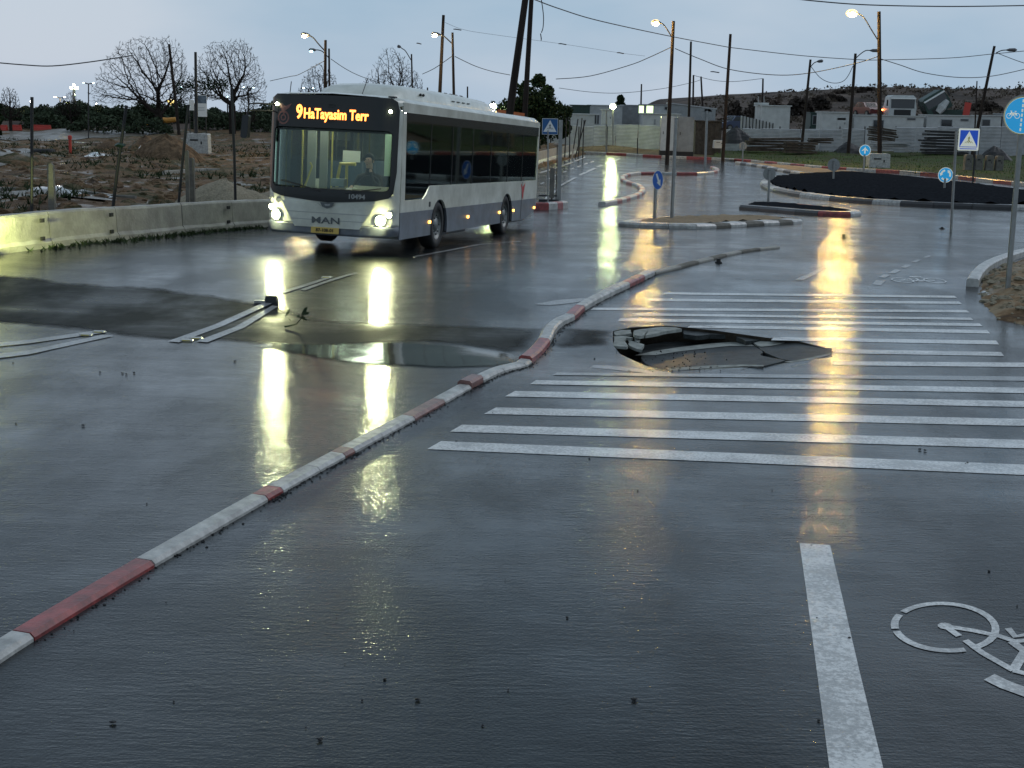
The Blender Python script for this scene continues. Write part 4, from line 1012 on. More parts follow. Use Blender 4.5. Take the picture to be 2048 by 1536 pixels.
for i, y in enumerate((2.6, 3.4, 4.2, 5.0, 5.8, 6.6, 7.4, 8.6, 9.5, 10.4)):
    for x in (-.82, .82):
        mb = MB(); mb.box((x, y, .95), (.80, .40, .09)); mb.box((x, y + .22, 1.28), (.80, .08, .72)); mb.build('passenger_seat', M_seat, bus)
    mb = MB(); mb.tube([(.42, y + .22, .4), (.42, y + .22, 2.65)], .017, 6); mb.build('grab_rail', M_yrail, bus)
# wipers
for a, b in (((-.15, 1.0), (-.95, 1.16)), ((.35, .98), (1.0, 1.10))):
    mb = MB(); mb.tube([(a[0], fy(*a) - .03, fz(a[1])), ((a[0] + b[0]) / 2, fy((a[0] + b[0]) / 2, 1.1) - .035, fz((a[1] + b[1]) / 2 + .01)), (b[0], fy(*b) - .03, fz(b[1]))], .012, 5); mb.build('wiper', M_plast, bus)
# mirror on the far side
mb = MB(); mb.tube([(-1.20, -.02, 2.66), (-1.42, -.30, 2.66), (-1.56, -.34, 2.64), (-1.60, -.32, 2.42)], .018, 6); mb.tube([(-1.22, -.02, 2.54), (-1.56, -.33, 2.53)], .014, 6); mi_ = mb.build('wing_mirror', M_plast, bus)
mb = MB(); mb.prism(rrect(-1.69, 2.02, -1.56, 2.44, .04, 3), lambda a, b, t: Vector((a + .08 * (b - 2.2), -.38 + t, b)), .12); mb.build('mirror_head', M_plast, mi_)
# driver
drv = thing('person', 'driver in a black jacket behind the windscreen, one hand raised to the face', 'person')
drv.matrix_world = Matrix.Translation(bus.matrix_world @ Vector((.30, 1.02, .88))) @ rotm
def skin(name, verts, edges, m, parent, root=0, sub=2):
    me = bpy.data.meshes.new(name); me.from_pydata([v[:3] for v in verts], edges, []); me.update()
    o = bpy.data.objects.new(name, me); C.objects.link(o)
    md = o.modifiers.new('s', 'SKIN'); 
    for i, v in enumerate(verts):
        r = v[3]; me.skin_vertices[0].data[i].radius = r if isinstance(r, tuple) else (r, r)
    me.skin_vertices[0].data[root].use_root = True
    s2 = o.modifiers.new('u', 'SUBSURF'); s2.levels = sub; s2.render_levels = sub
    dg = bpy.context.evaluated_depsgraph_get(); m2 = bpy.data.meshes.new_from_object(o.evaluated_get(dg)); bpy.data.objects.remove(o); m2.materials.clear()
    return link(name, m2, m, parent, True)
body = [(0, .15, .05, (.17, .13)), (0, .13, .28, (.15, .12)), (.02, .08, .50, (.18, .12)), (.03, .05, .60, (.09, .08)), (.03, .02, .70, .055), (.03, -.02, .80, (.085, .095)), (.03, -.03, .90, (.075, .09)),
        (.22, .06, .52, .07), (.30, -.06, .30, .055), (.20, -.25, .44, .042), (.12, -.20, .68, .03),
        (-.18, .06, .50, .07), (-.24, -.08, .28, .052), (-.18, -.34, .32, .040), (-.17, -.42, .33, .03),
        (.10, .0, .03, .09), (.12, -.38, .02, .075), (.12, -.42, -.42, .05), (.12, -.52, -.46, .045),
        (-.10, .0, .03, .09), (-.12, -.38, .02, .075), (-.12, -.42, -.42, .05), (-.12, -.52, -.46, .045)]
bed = [(0, 1), (1, 2), (2, 3), (3, 4), (4, 5), (5, 6), (2, 7), (7, 8), (8, 9), (9, 10), (2, 11), (11, 12), (12, 13), (13, 14), (0, 15), (15, 16), (16, 17), (17, 18), (0, 19), (19, 20), (20, 21), (21, 22)]
bo = skin('body', body, bed, M_cloth, drv)
bo.data.materials.append(M_skin)
for p in bo.data.polygons:
    c = p.center
    if (c.z > .68 and abs(c.x - .03) < .12) or (c.z > .62 and c.y < -.15) or (c.y < -.385 and c.z > .25): p.material_index = 1
def hand(base, d, up, side):
    d = Vector(d).normalized(); up = Vector(up).normalized(); s = d.cross(up) * side
    b = Vector(base); vs = [(*b, .022), (*(b + d * .05), (.032, .016)), (*(b + d * .085), (.030, .014))]; ed = [(0, 1), (1, 2)]
    for k_, (o_, ln) in enumerate(((-.026, .062), (-.009, .075), (.009, .070), (.026, .055))):
        i0 = len(vs); r0 = b + d * .085 + s * o_
        vs += [(*r0, .011), (*(r0 + d * ln * .5 - up * .008), .009), (*(r0 + d * ln * .85 - up * .030), .008)]; ed += [(2, i0), (i0, i0 + 1), (i0 + 1, i0 + 2)]
    i0 = len(vs); r0 = b + d * .03 - s * .03; vs += [(*r0, .012), (*(r0 + d * .03 - s * .025 - up * .01), .010)]; ed += [(1, i0), (i0, i0 + 1)]
    return skin('hand', vs, ed, M_skin, drv, 0, 1)
hand((.12, -.20, .69), (-.25, .05, 1), (0, 1, 0), 1)
hand((-.17, -.42, .33), (.2, -1, -.1), (0, 0, 1), 1)
mb = MB(); mb.sphere((.03, .0, .865), .105, 14, 9, (1, 1.08, 1.02)); hr = mb.build('hair', M_dark, drv, True)
for v in hr.data.vertices:
    if v.co.y < -.055 and v.co.z < .93: v.co.y = -.03
mb = MB(); mb.prism([(-.118, .79), (-.132, .80), (-.118, .84)], lambda a, b, t: Vector((.018 + t, a, b)), .024); mb.build('nose', M_skin, drv)
mb = MB(); mb.sphere((0, -.118, .845), .011, 6, 5); mb.sphere((.06, -.118, .845), .011, 6, 5); mb.build('eyes', M_dark, drv)
mb = MB(); mb.box((.03, -.117, .755), (.045, .008, .008)); mb.build('mouth', M_logo, drv)
for s in (-1, 1): mb = MB(); mb.sphere((.03 + s * .09, -.01, .82), .022, 6, 5, (.5, 1, 1.4)); mb.build('ear', M_skin, drv)
# ------------------------------------------------------------------ left concrete barrier wall
wl = thing('barrier_wall', 'low concrete barrier of joined blocks between the wet road and the muddy building site', 'barrier', (0, 0, 0))
wseg = [(-70, 518), (0, 509), (106, 495), (240, 481), (370, 467), (470, 459), (560, 452), (640, 446)]
htop = [66, 64, 64, 64, 64, 60, 56, 52]
ww = PP(wseg)
for i in range(len(ww) - 1):
    a, b = ww[i].copy(), ww[i + 1].copy(); 
    if i < 2: pass
    d = (b - a).normalized(); a = a + d * .012; b = b - d * .012; nn = Vector((-d.y, d.x, 0)).normalized()
    h0 = .63; vs = []; pf = [(0, -.1), (0, .10), (.05, .16), (.07, h0 - .04), (.10, h0), (.30, h0), (.32, h0 - .04), (.36, .1), (.38, -.1)]
    if i < 2:   # first blocks stand turned towards the bus
        a = a - nn * -.0; b = b + nn * (-.0)
    K = 6
    for k in range(K + 1):
        p = a.lerp(b, k / K)
        for u, z in pf:
            q = p + nn * u; vs.append((q.x, q.y, float(g(q.x, q.y)) + z + rnd.uniform(-.008, .008)))
    n_ = len(pf); mb = MB()
    mb.add(vs, [(k * n_ + j, k * n_ + j + 1, (k + 1) * n_ + j + 1, (k + 1) * n_ + j) for k in range(K) for j in range(n_ - 1)] + [tuple(range(n_))[::-1], tuple(range(K * n_, K * n_ + n_))])
    o = mb.build('barrier_block', M_conc, wl)
    # lifting notches and fixings
    if i in (1, 2, 4):
        mb = MB()
        for zz in (.18, .5):
            q = b - d * .25 + nn * -.005; mb.box((q.x, q.y, float(g(q.x, q.y)) + zz), (.10, .03, .07), Matrix.Rotation(math.atan2(d.y, d.x), 3, 'Z'))
        mb.build('anchor_hole', M_dark, o)
# debris and weeds along the foot of the wall
mb = MB()
for _ in range(500):
    t = rnd.random() ** .7 * 4.0 + 1.5; i = min(int(t), len(ww) - 2); p = ww[i].lerp(ww[i + 1], t - i); d = (ww[i + 1] - ww[i]).normalized(); nn = Vector((d.y, -d.x, 0))
    q = p + nn * abs(rnd.gauss(0, .16)); z = float(g(q.x, q.y)); hh = rnd.uniform(.02, .10); a = rnd.uniform(0, 6.28)
    mb.add([(q.x - .02, q.y, z), (q.x + .02, q.y + .01, z), (q.x + .08 * math.cos(a), q.y + .08 * math.sin(a), z + hh)], [(0, 1, 2)])
tag(mb.build('wall_foot_weeds', M_leaf2), kind='stuff')
# white barriers on the left arm
wb = thing('concrete_barrier', 'row of pale concrete barriers along the far left arm of the road behind the bus', 'barrier', (0, 0, 0))
def jersey(a, b, h, parent, m=M_conc, w=.45):
    d = (b - a).normalized(); nn = Vector((-d.y, d.x, 0)); pf = [(0, -.1), (0, .12), (.12, .3), (.15, h), (w - .15, h), (w - .12, .3), (w, .12), (w, -.1)]; vs = []
    for p in (a + d * .02, b - d * .02):
        for u, z in pf: q = p + nn * u; vs.append((q.x, q.y, p.z + z))
    n_ = len(pf); mb = MB(); mb.add(vs, [tuple(range(n_))[::-1], tuple(range(n_, 2 * n_))] + [(j, j + 1, j + 1 + n_, j + n_) for j in range(n_ - 1)]); return mb.build('barrier_block', m, parent)
bl_ = resample([P(1040, 352), P(1078, 337), P(1112, 325), P(1170, 308)], 4.0)
for a, b in zip(bl_, bl_[1:]): jersey(a + Vector((-.5, .3, 0)), b + Vector((-.5, .3, 0)), .82, wb, M_conc)

# ------------------------------------------------------------------ poles, posts, lamps
def gxy(v): return float(gz(v.x, v.y))
def root_at(base, top, Y, foot=True):
    a = at(*base, Y); b = at(*top, Y); d = (a - b).normalized()
    t = (gxy(a) - a.z) / d.z if abs(d.z) > .2 else 0
    return a + d * t, b
def pole(label, top, base, Y, wpx, cat='pole', name='utility_pole', m=M_wood, group=None, arm=None, head=None, lit=None, taper=.8, ins=False):
    a, b = root_at(base, top, Y); r = wpx / F * Y / 2
    ro = thing(name, label, cat, a, group)
    mb = MB(); mb.tube([Vector((0, 0, -.3)), (b - a) * .5, b - a], [r * 1.1, r, r * taper], 8); mb.build('pole_shaft', m, ro)
    if arm:
        pts = [at(px, py, Y) - a for px, py in arm]; mb = MB(); mb.tube(smooth_line(pts, 3), max(.04, 1.3 / F * Y / 2), 6); mb.build('lamp_arm', M_dsteel if m is M_wood else m, ro)
        e = pts[-1]; dr = (pts[-1] - pts[-2]).normalized(); L_ = head or .55
        mb = MB(); k = Y / 100
        s = Vector((dr.x, dr.y, dr.z * .3)).normalized()
        mb.tube([e - s * .05, e + s * L_ * .25, e + s * L_ * .8, e + s * L_], [.05, .13, .14, .05], 8); hd = mb.build('lamp_head', M_lampoff, ro)
        if lit:
            mt, sz = lit; mb = MB(); mb.sphere(e + s * L_ * .6 + Vector((0, -.10, -.12)), sz, 10, 7, (1.25, 1, .8)); mb.build('lamp_bulb', mt, hd, True)
            if mt is M_lampw: mb = MB(); mb.sphere(e + s * L_ * .6 + Vector((0, .12, -.02)), sz * 1.75, 12, 7, (1.2, .5, .8)); mb.build('lamp_halo', M_halo, hd, True)  # glowing ellipsoid stands in for the halo, not a fitting
    return ro
# thick crossed wooden poles
pole('thick leaning dark wooden pole behind the bus, left of the crossing pair', (1056, -40), (1019, 228), 62, 15)
pole('thinner upright wooden pole of the crossing pair behind the bus', (1065, -40), (1049, 240), 66, 10.5)
pole('wooden street lamp left of centre with its warm lamp lit above the bus', (651, 80), (650, 195), 95, 6.5, 'street lamp', 'street_lamp', arm=[(649, 101), (637, 88), (627, 76), (619, 71)], lit=(M_lampw2, .11))
pole('wooden street lamp just right of the lit one, with a short faint lamp', (658, 97), (659, 196), 120, 4.5, 'street lamp', 'street_lamp', arm=[(657, 115), (645, 103), (636, 100), (631, 100)], lit=(M_lampc, .10))
pole('slim street lamp above the bus roof with its arm bent left, unlit', (823, 108), (825, 192), 130, 3.6, 'street lamp', 'street_lamp', arm=[(822, 120), (811, 102), (804, 97), (801, 94)], head=.3)
pole('tall plain wooden pole above the bus roof, slightly tilted', (887, 30), (879, 200), 100, 7)
pole('wooden street lamp with a warm lit lamp beside the tall tilted pole', (905, 65), (908, 206), 98, 5.5, 'street lamp', 'street_lamp', arm=[(904, 87), (890, 74), (883, 70), (879, 69)], lit=(M_lampw2, .11))
pole('short distant pole top showing above the bus roof pod', (855, 175), (855, 200), 150, 3.5)
pole('short distant pole between the lamp and the dense green tree', (935, 173), (935, 208), 150, 3.5)
pole('tall wooden street lamp near the middle with a bright orange lit lamp', (1347, 42), (1338, 238), 100, 7.5, 'street lamp', 'street_lamp', arm=[(1343, 73), (1335, 60), (1327, 49), (1321, 46)], lit=(M_lampw, .15))
pole('plain dark pole right of the middle street lamp', (1382, 83), (1378, 226), 125, 5)
pole('short thin pole behind the sheds, left of a close pair', (1387, 150), (1386, 210), 160, 4)
pole('short thin pole behind the sheds, right of a close pair', (1402, 153), (1405, 210), 165, 4)
pole('plain tall dark pole left of the white box with the bladed fence', (1461, 68), (1448, 278), 108, 6.5)
pole('thin distant pole above the white site sheds', (1283, 168), (1282, 208), 170, 3.5)
pole('thin distant pole standing behind the tall white box', (1526, 157), (1525, 205), 170, 4)
pole('unlit wooden street lamp with a short curled arm behind the white box', (1621, 119), (1608, 246), 128, 5.5, 'street lamp', 'street_lamp', arm=[(1621, 134), (1628, 126), (1635, 123)], head=.5)
pole('unlit wooden street lamp with a long arm reaching right over the containers', (1711, 107), (1700, 258), 122, 6.5, 'street lamp', 'street_lamp', arm=[(1711, 117), (1722, 107), (1732, 101), (1741, 101)], head=.7)
pole('tallest street lamp at the right with a large bright orange lit lamp', (1758, 23), (1760, 312), 100, 8.5, 'street lamp', 'street_lamp', arm=[(1755, 79), (1742, 58), (1730, 38), (1722, 30), (1714, 27)], lit=(M_lampw, .20))
pole('leaning unlit wooden street lamp at the far right under the wires', (1989, 92), (1957, 246), 118, 6.5, 'street lamp', 'street_lamp', arm=[(1992, 106), (2003, 101), (2014, 100)], head=.8)
pole('short grey pole left of the leaning street lamp at the far right', (1954, 162), (1950, 254), 128, 3)
# left side
pole('dark wooden pole leaning through the left bare tree', (338, 88), (356, 246), 140, 6)
pole('thick black pole standing on the painted concrete block at the building site', (391, 104), (393, 262), 95, 6.5, m=M_dark)
for t, b_, Y, w, l_ in (((64, 194), (62, 433), 27.15, 6.5, 'leftmost bare black fence post on the concrete barrier'), ((253, 211), (222, 418), 30.45, 6.5, 'leaning black fence post with a scrap of green netting'), ((377, 209), (355, 405), 33.6, 5.5, 'slightly leaning black fence post beside the grey stub post'), ((463, 176), (471, 398), 36.35, 5.5, 'rightmost thin dark fence post next to the gravel heap')):
    a = at(*b_, Y); b = at(*t, Y); ro = thing('fence_post', l_, 'fence post', a); mb = MB(); r = w / F * Y / 2
    mb.tube([Vector((0, 0, -.25)), (b - a) * .4 + Vector((.01, 0, 0)), (b - a)], r, 7); mb.build('post_shaft', M_dark, ro)
    if t[0] == 253: 
        mb = MB(); c = (b - a) * .62; mb.sphere(c, .09, 7, 5, (1.4, 1, .6), jit=.3); mb.build('netting_scrap', M_dgreen, ro)
    if t[0] == 64:
        mb = MB(); mb.tube([(-.05, 0, .02), (.05, -.05, .05), (.16, -.08, -.02), (.20, -.1, -.20)], .008, 5); mb.build('tie_wire', M_dark, ro)
for (x, y0, y1, w, Y, l_) in ((107, 330, 434, 12, 28.5, 'grey concrete stub post behind the barrier at the left'), (377, 303, 400, 7, 34.5, 'pale flat concrete stub post behind the barrier, left of a pair'), (386, 318, 400, 10, 34.8, 'brownish concrete stub post behind the barrier, right of a pair')):
    a, b = root_at((x, y1), (x, y0), Y); ro = thing('concrete_post', l_, 'concrete post', a); mb = MB(); hh = (b - a).length; ww_ = w / F * Y
    mb.box((0, 0, hh / 2 - .1), (ww_, ww_, hh + .2)); mb.build('post_shaft', M_concd, ro)
    mb = MB(); mb.prism([(-ww_ * .45, 0), (ww_ * .45, 0), (ww_ * .2, .03), (-ww_ * .3, .02)], lambda p, q, t: Vector((p, -ww_ * .4 + t, hh + q)), ww_ * .8); mb.build('broken_top', M_concd, ro)
# distant double headed lamps and mast
def dbl(x, ytop, ybase, Y, mt, l_, sp=9, name='street_lamp'):
    a, b = root_at((x, ybase), (x, ytop), Y); ro = thing(name, l_, 'street lamp', a); mb = MB(); mb.tube([Vector((0, 0, 0)), b - a], 2.4 / F * Y / 2, 6); mb.build('pole_shaft', M_dsteel, ro)
    w = sp / F * Y; mb = MB(); mb.tube([(b - a) + Vector((-w, 0, .1)), b - a, (b - a) + Vector((w, 0, .1))], .05, 5); mb.build('lamp_arm', M_dsteel, ro)
    for s in (-1, 1): mb = MB(); mb.sphere((b - a) + Vector((s * w, 0, .1)), 1.3 / F * Y, 8, 5, (1.8, 1, .6)); mb.build('lamp_bulb', mt, ro)
dbl(177, 168, 205, 130, M_lampc, 'double headed street lamp with cool blue lights left of the bare tree')
dbl(120, 196, 215, 170, M_lampw2, 'tiny pale double lamp left of the bright mast')
dbl(497, 177, 210, 150, M_lampc, 'distant double headed lamp right of the second bare tree')
dbl(617, 178, 200, 170, M_lampc, 'distant double headed lamp just above the front of the bus')
dbl(716, 181, 200, 180, M_lampc, 'distant double headed lamp in the small bare tree behind the bus')
dbl(738, 190, 200, 190, M_lampw2, 'distant lamp pair low over the bus roof', 6)
a, b = root_at((148, 208), (148, 176), 180); ro = thing('light_mast', 'bright floodlight mast glowing on the far left skyline', 'floodlight', a)
mb = MB(); mb.tube([(0, 0, 0), b - a], .18, 6); mb.build('mast_shaft', M_steel, ro)
for s, z in ((-.45, 0), (.45, 0), (0, .4), (0, -1.0)): mb = MB(); mb.sphere((b - a) + Vector((s * .8, 0, z * .8)), .15, 7, 5); mb.build('lamp_bulb', M_lampg, ro)
for x, y, Y, mt, l_ in ((61, 203, 190, M_lampw2, 'small warm light low on the horizon near the leftmost fence post'), (192, 208, 190, M_lampw2, 'small white light on the horizon behind the dark bushes'), (362, 174, 170, M_lampc, 'cool light shining behind the leaning pole at the left tree'), (455, 194, 170, M_lampc, 'cool light at the trunk of the second bare tree')):
    a, b = root_at((x, y + 8), (x, y), Y); ro = thing('distant_lamp', l_, 'street lamp', a); mb = MB(); mb.tube([(0, 0, 0), b - a], .08, 5); mb.build('pole_shaft', M_dsteel, ro); mb = MB(); mb.sphere(b - a, 1.2 / F * Y, 7, 5); mb.build('lamp_bulb', mt, ro)
a, b = root_at((344, 222), (344, 205), 175); ro = thing('lit_sign', 'small glowing yellow and white shop sign behind the left bare tree', 'sign', a)
mb = MB(); mb.tube([(0, 0, 0), b - a], .1, 5); mb.build('sign_post', M_dsteel, ro)
mb = MB(); mb.prism([(-.55, .35), (.55, .35), (.5, -.1), (.15, -.35), (-.15, -.35), (-.5, -.1)], lambda p, q, t: (b - a) + Vector((p, t, q)), .2); mb.build('sign_face', emis('sign_glow', (1.0, .72, .2), 2.5), ro)
# floodlights at the sheds: real lit lamps
for x, y, yb_, Y, sz, l_, es in ((986, 213, 232, 112, .22, 'bright greenish floodlight beside the leaning poles over the bus roof', 260), (1226, 213, 236, 128, .24, 'bright greenish floodlight on a pole in front of the site sheds', 300)):
    a, b = root_at((x, yb_), (x, y), Y); ro = thing('floodlight', l_, 'floodlight', a); mb = MB(); mb.tube([(0, 0, 0), b - a], .07, 6); mb.build('pole_shaft', M_steel, ro)
    mb = MB(); mb.box((b - a) + Vector((0, .16, 0)), (.5, .12, .4)); hd = mb.build('lamp_head', M_dsteel, ro); mb = MB(); mb.sphere(b - a, sz, 10, 7); mb.build('lamp_bulb', emis('flood_bulb', (.85, 1.0, .45), es), hd)

# ------------------------------------------------------------------ signs
def disc(mb, c, r, y, n=26, t=.012, sx=1, tilt=0):
    mb.prism([(r * sx * math.cos(2 * math.pi * i / n), r * math.sin(2 * math.pi * i / n)) for i in range(n)], lambda a, b, d: Vector((c[0] + a, c[1] + y + d, c[2] + b)), t)
def post(name, label, cat, top, base, Y=None, wpx=5, m=M_steel, rz=0, group=None):
    bpt = P(*base) if Y is None else root_at(base, top, Y)[0]; Yv = bpt.y; b = at(*top, Yv)
    ro = thing(name, label, cat, bpt, group); d = b - bpt; r = wpx / F * Yv / 2
    mb = MB(); mb.tube([Vector((0, 0, -.1)), d], r, 10); mb.build('sign_post', m, ro)
    mb = MB(); mb.tube([d, d + Vector((0, 0, .015))], r * 1.15, 10); mb.build('post_cap', M_plast, ro)
    return ro, d, Yv
def face_matrix(ro, c, yaw): return Matrix.Translation(c) @ Matrix.Rotation(yaw, 4, 'Z')
class Face:
    """flat sign face: layers 3 mm apart in a frame turned by yaw, looking toward -Y"""
    def __init__(s, ro, c, yaw=0, roll=0): s.ro = ro; s.M = Matrix.Translation(Vector(c)) @ Matrix.Rotation(yaw, 4, 'Z') @ Matrix.Rotation(roll, 4, 'Y')
    def poly(s, name, pts, m, layer=0, t=.004, parent=None):
        mb = MB(); mb.prism(pts, lambda a, b, d: s.M @ Vector((a, -.006 - layer * .004 + d, b)), t); return mb.build(name, m, parent or s.ro)
    def circ(s, name, r, m, layer=0, cx=0, cz=0, sx=1, n=28, t=.004): return s.poly(name, [(cx + r * sx * math.cos(2 * math.pi * i / n), cz + r * math.sin(2 * math.pi * i / n)) for i in range(n)], m, layer, t)
    def tri(s, name, r, m, layer): return s.poly(name, [(-r, -r * .8), (r, -r * .8), (0, r * .95)], m, layer)
    def rect(s, name, w, h, m, layer=0, cx=0, cz=0, t=.004, ch=.03): return s.poly(name, rrect(cx - w / 2, cz - h / 2, cx + w / 2, cz + h / 2, ch, 3), m, layer, t)
    def ring(s, name, r0, r1, m, layer, a0=0, a1=360, n=30):
        mb = MB(); vs = []
        for i in range(n + 1):
            a = RAD(a0 + (a1 - a0) * i / n)
            for r in (r0, r1): vs.append(s.M @ Vector((r * math.cos(a), -.006 - layer * .004, r * math.sin(a))))
        mb.add(vs, [(2 * i, 2 * i + 1, 2 * i + 3, 2 * i + 2) for i in range(n)]); return mb.build(name, m, s.ro)
def pedestrian(fc, k, mf, layer, zebra):
    s = k
    fc.poly('figure_head', [(.03 * s + .045 * s * math.cos(i * .785), .42 * s + .055 * s * math.sin(i * .785)) for i in range(8)], mf, layer)
    fc.poly('figure_body', [(-.05 * s, .36 * s), (.08 * s, .35 * s), (.18 * s, .14 * s), (.13 * s, .11 * s), (.06 * s, .22 * s), (.05 * s, .02 * s), (.16 * s, -.32 * s), (.08 * s, -.34 * s), (-.02 * s, -.06 * s), (-.13 * s, -.34 * s), (-.20 * s, -.30 * s), (-.06 * s, .02 * s), (-.06 * s, .20 * s), (-.16 * s, .10 * s), (-.19 * s, .15 * s)], mf, layer)
    for i in range(5):
        x = (-.55 + .275 * i) * s; fc.poly('zebra_line', [(x * 1.05 - .04 * s, -.52 * s), (x * 1.05 + .05 * s, -.52 * s), (x * .62 + .035 * s, -.24 * s), (x * .62 - .025 * s, -.24 * s)], zebra, layer)
# crossing sign, right
ro, d, Y = post('crossing_sign', 'blue square pedestrian crossing sign with a worn yellow figure on a tall grey post', 'road sign', (1913, 262), (1902, 464), wpx=5.5)
k = Y / F; c = at(1936, 279, Y) - ro.location + Vector((0, -.06, 0)); fc = Face(ro, c, RAD(4))
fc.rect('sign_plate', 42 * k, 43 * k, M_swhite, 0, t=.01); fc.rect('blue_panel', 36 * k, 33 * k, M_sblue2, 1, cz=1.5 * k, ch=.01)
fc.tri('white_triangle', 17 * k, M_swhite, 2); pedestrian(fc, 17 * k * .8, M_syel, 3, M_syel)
fc.rect('blue_strip', 34 * k, 1.6 * k, M_sblue2, 1, cz=-18 * k, ch=.004)
# crossing sign behind the bus, on a metal frame
ro, d, Y = post('crossing_sign', 'dark blue pedestrian crossing sign beside the rear of the bus', 'road sign', (1096, 262), (1096, 413), wpx=3)
k = Y / F; c = at(1100, 253, Y) - ro.location; fc = Face(ro, c, 0); fc.rect('sign_plate', 31 * k, 31 * k, M_swhite0, 0, ch=.01, t=.01); fc.rect('blue_panel', 29.5 * k, 29.5 * k, mat('sign_dull_blue', (.01, .10, .28), .4), 1, ch=.01)
fc.tri('white_triangle', 13 * k, M_swhite0, 2); pedestrian(fc, 13 * k * .8, M_sblack, 3, M_sblack)
b0 = P(1115, 412); Y = b0.y; ro = thing('metal_frame', 'tall grey metal gate frame standing on a dark base behind the bus', 'frame', b0); k = Y / F
top = at(1124, 240, Y) - b0; mb = MB(); mb.box(((top.x) / 2, 0, top.z / 2), (7.5 * k, .12, top.z), Matrix.Shear('XY', 3, (0, 0)) ); mb.build('frame_upright', M_steel, ro)
mb = MB(); mb.box((top.x / 2 - 5.5 * k, .05, top.z / 2 - .4), (2.0 * k, .06, top.z - .9)); mb.build('frame_upright', M_concd, ro)
mb = MB(); mb.box((-18 * k, 0, .12), (40 * k, .35, .22)); mb.build('frame_base', M_dsteel, ro)
mb = MB(); mb.box((-12 * k, 0, 45 * k), (9 * k, .10, 58 * k)); mb.build('hanging_board', M_concd, ro)
mb = MB(); mb.tube([(-12 * k, 0, 0), (-12 * k, 0, 18 * k)], .03, 6); mb.build('board_leg', M_dsteel, ro)
mb = MB(); mb.tube([(-38 * k, 0, 20 * k), (0, 0, 20 * k)], .03, 6); mb.build('bottom_rail', M_dsteel, ro)
# blue arrow
ro, d, Y = post('keep_right_sign', 'blue oval sign with a white arrow pointing down right on the sandy island', 'road sign', (1312, 352), (1309, 447), wpx=7)
k = Y / F; c = at(1315, 360, Y) - ro.location + Vector((0, -.09, 0)); fc = Face(ro, c, 0)
fc.circ('sign_rim', 19 * k, M_swhite0, 0, sx=.56, t=.01); fc.circ('sign_disc', 18.2 * k, M_sblue, 1, sx=.55)
fc.poly('white_arrow', [(-4.5 * k, 12 * k), (-1.5 * k, 13 * k), (3 * k, 0), (5 * k, 2 * k), (5.5 * k, -12 * k), (-2 * k, -5 * k), (0, -2.5 * k)], M_swhite0, 2)
# plain tall post beside it
ro, d, Y = post('sign_post', 'tall bare steel post on the sandy island in front of the shiny cabinet', 'post', (1352, 238), (1343, 447), wpx=7)
# round sign backs
def back(label, disc_c, rpx, base, wpx=4, m=M_sback, extra=None, name='round_sign'):
    ro, d, Y = post(name, label, 'road sign', (disc_c[0], disc_c[1] - rpx * .6), base, wpx=wpx); k = Y / F
    c = at(*disc_c, Y) - ro.location + Vector((0, .05, 0)); fc = Face(ro, c, 0); fc.circ('sign_back', rpx * k, m, 0, t=.012)
    fc.rect('clamp', rpx * 1.1 * k, 2.2 * k, M_steel, 3, t=.02, ch=.003); fc.rect('clamp', rpx * 1.1 * k, 1.6 * k, M_steel, 3, cz=-rpx * .4 * k, t=.02, ch=.003)
    fc.ring('sign_rim', rpx * k, rpx * .93 * k, M_steel, 2)
    if extra: extra(fc, k)
    return ro
back('pale back of a large round sign above the winding kerb', (1414, 229), 12.5, (1410, 344), 5, extra=lambda fc, k: (fc.rect('side_plate', 34 * k, 5 * k, M_sback, 0, cz=8 * k, ch=.01), fc.rect('side_plate', 10 * k, 6 * k, M_sback, 1, cx=-10 * k, cz=9 * k, ch=.01)))
back('small round sign back at the far left tip of the far sandy island', (1486, 292), 8, (1485, 326), 3)
back('round sign back on the low black island', (1539, 348), 12.5, (1536, 414), 5)
back('round sign back on the left side of the gravel roundabout', (1668, 330), 12.5, (1666, 378), 4)
# bright keep-straight sign
ro, d, Y = post('direction_sign', 'glowing light blue round arrow sign on the far sandy island', 'road sign', (1729, 310), (1727, 350), wpx=4)
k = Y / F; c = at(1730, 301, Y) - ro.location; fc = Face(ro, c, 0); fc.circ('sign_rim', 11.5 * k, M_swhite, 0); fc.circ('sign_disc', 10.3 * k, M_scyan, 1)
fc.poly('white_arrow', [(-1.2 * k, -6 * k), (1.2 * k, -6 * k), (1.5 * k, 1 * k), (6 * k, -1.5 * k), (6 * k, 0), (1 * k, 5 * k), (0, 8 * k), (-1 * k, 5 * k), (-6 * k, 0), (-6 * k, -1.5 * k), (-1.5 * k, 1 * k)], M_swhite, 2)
# roundabout sign
ro, d, Y = post('roundabout_sign', 'bright blue round sign with three circling white arrows on the roundabout', 'road sign', (1890, 358), (1887, 404), wpx=4.5)
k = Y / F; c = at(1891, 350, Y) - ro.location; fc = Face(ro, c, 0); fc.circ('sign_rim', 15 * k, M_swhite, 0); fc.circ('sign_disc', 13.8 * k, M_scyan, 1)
for a in (100, 220, 340):
    fc.ring('white_arrow', 10.8 * k, 7.2 * k, M_swhite, 2, a, a + 62)
    q = RAD(a + 62); e = Vector((math.cos(q), math.sin(q))); tq = Vector((-e.y, e.x)); A = e * 5.6 * k; B = e * 12.6 * k; T = e * 9 * k + tq * 5 * k
    fc.poly('arrow_head', [(A.x, A.y), (B.x, B.y), (T.x, T.y)], M_swhite, 3)
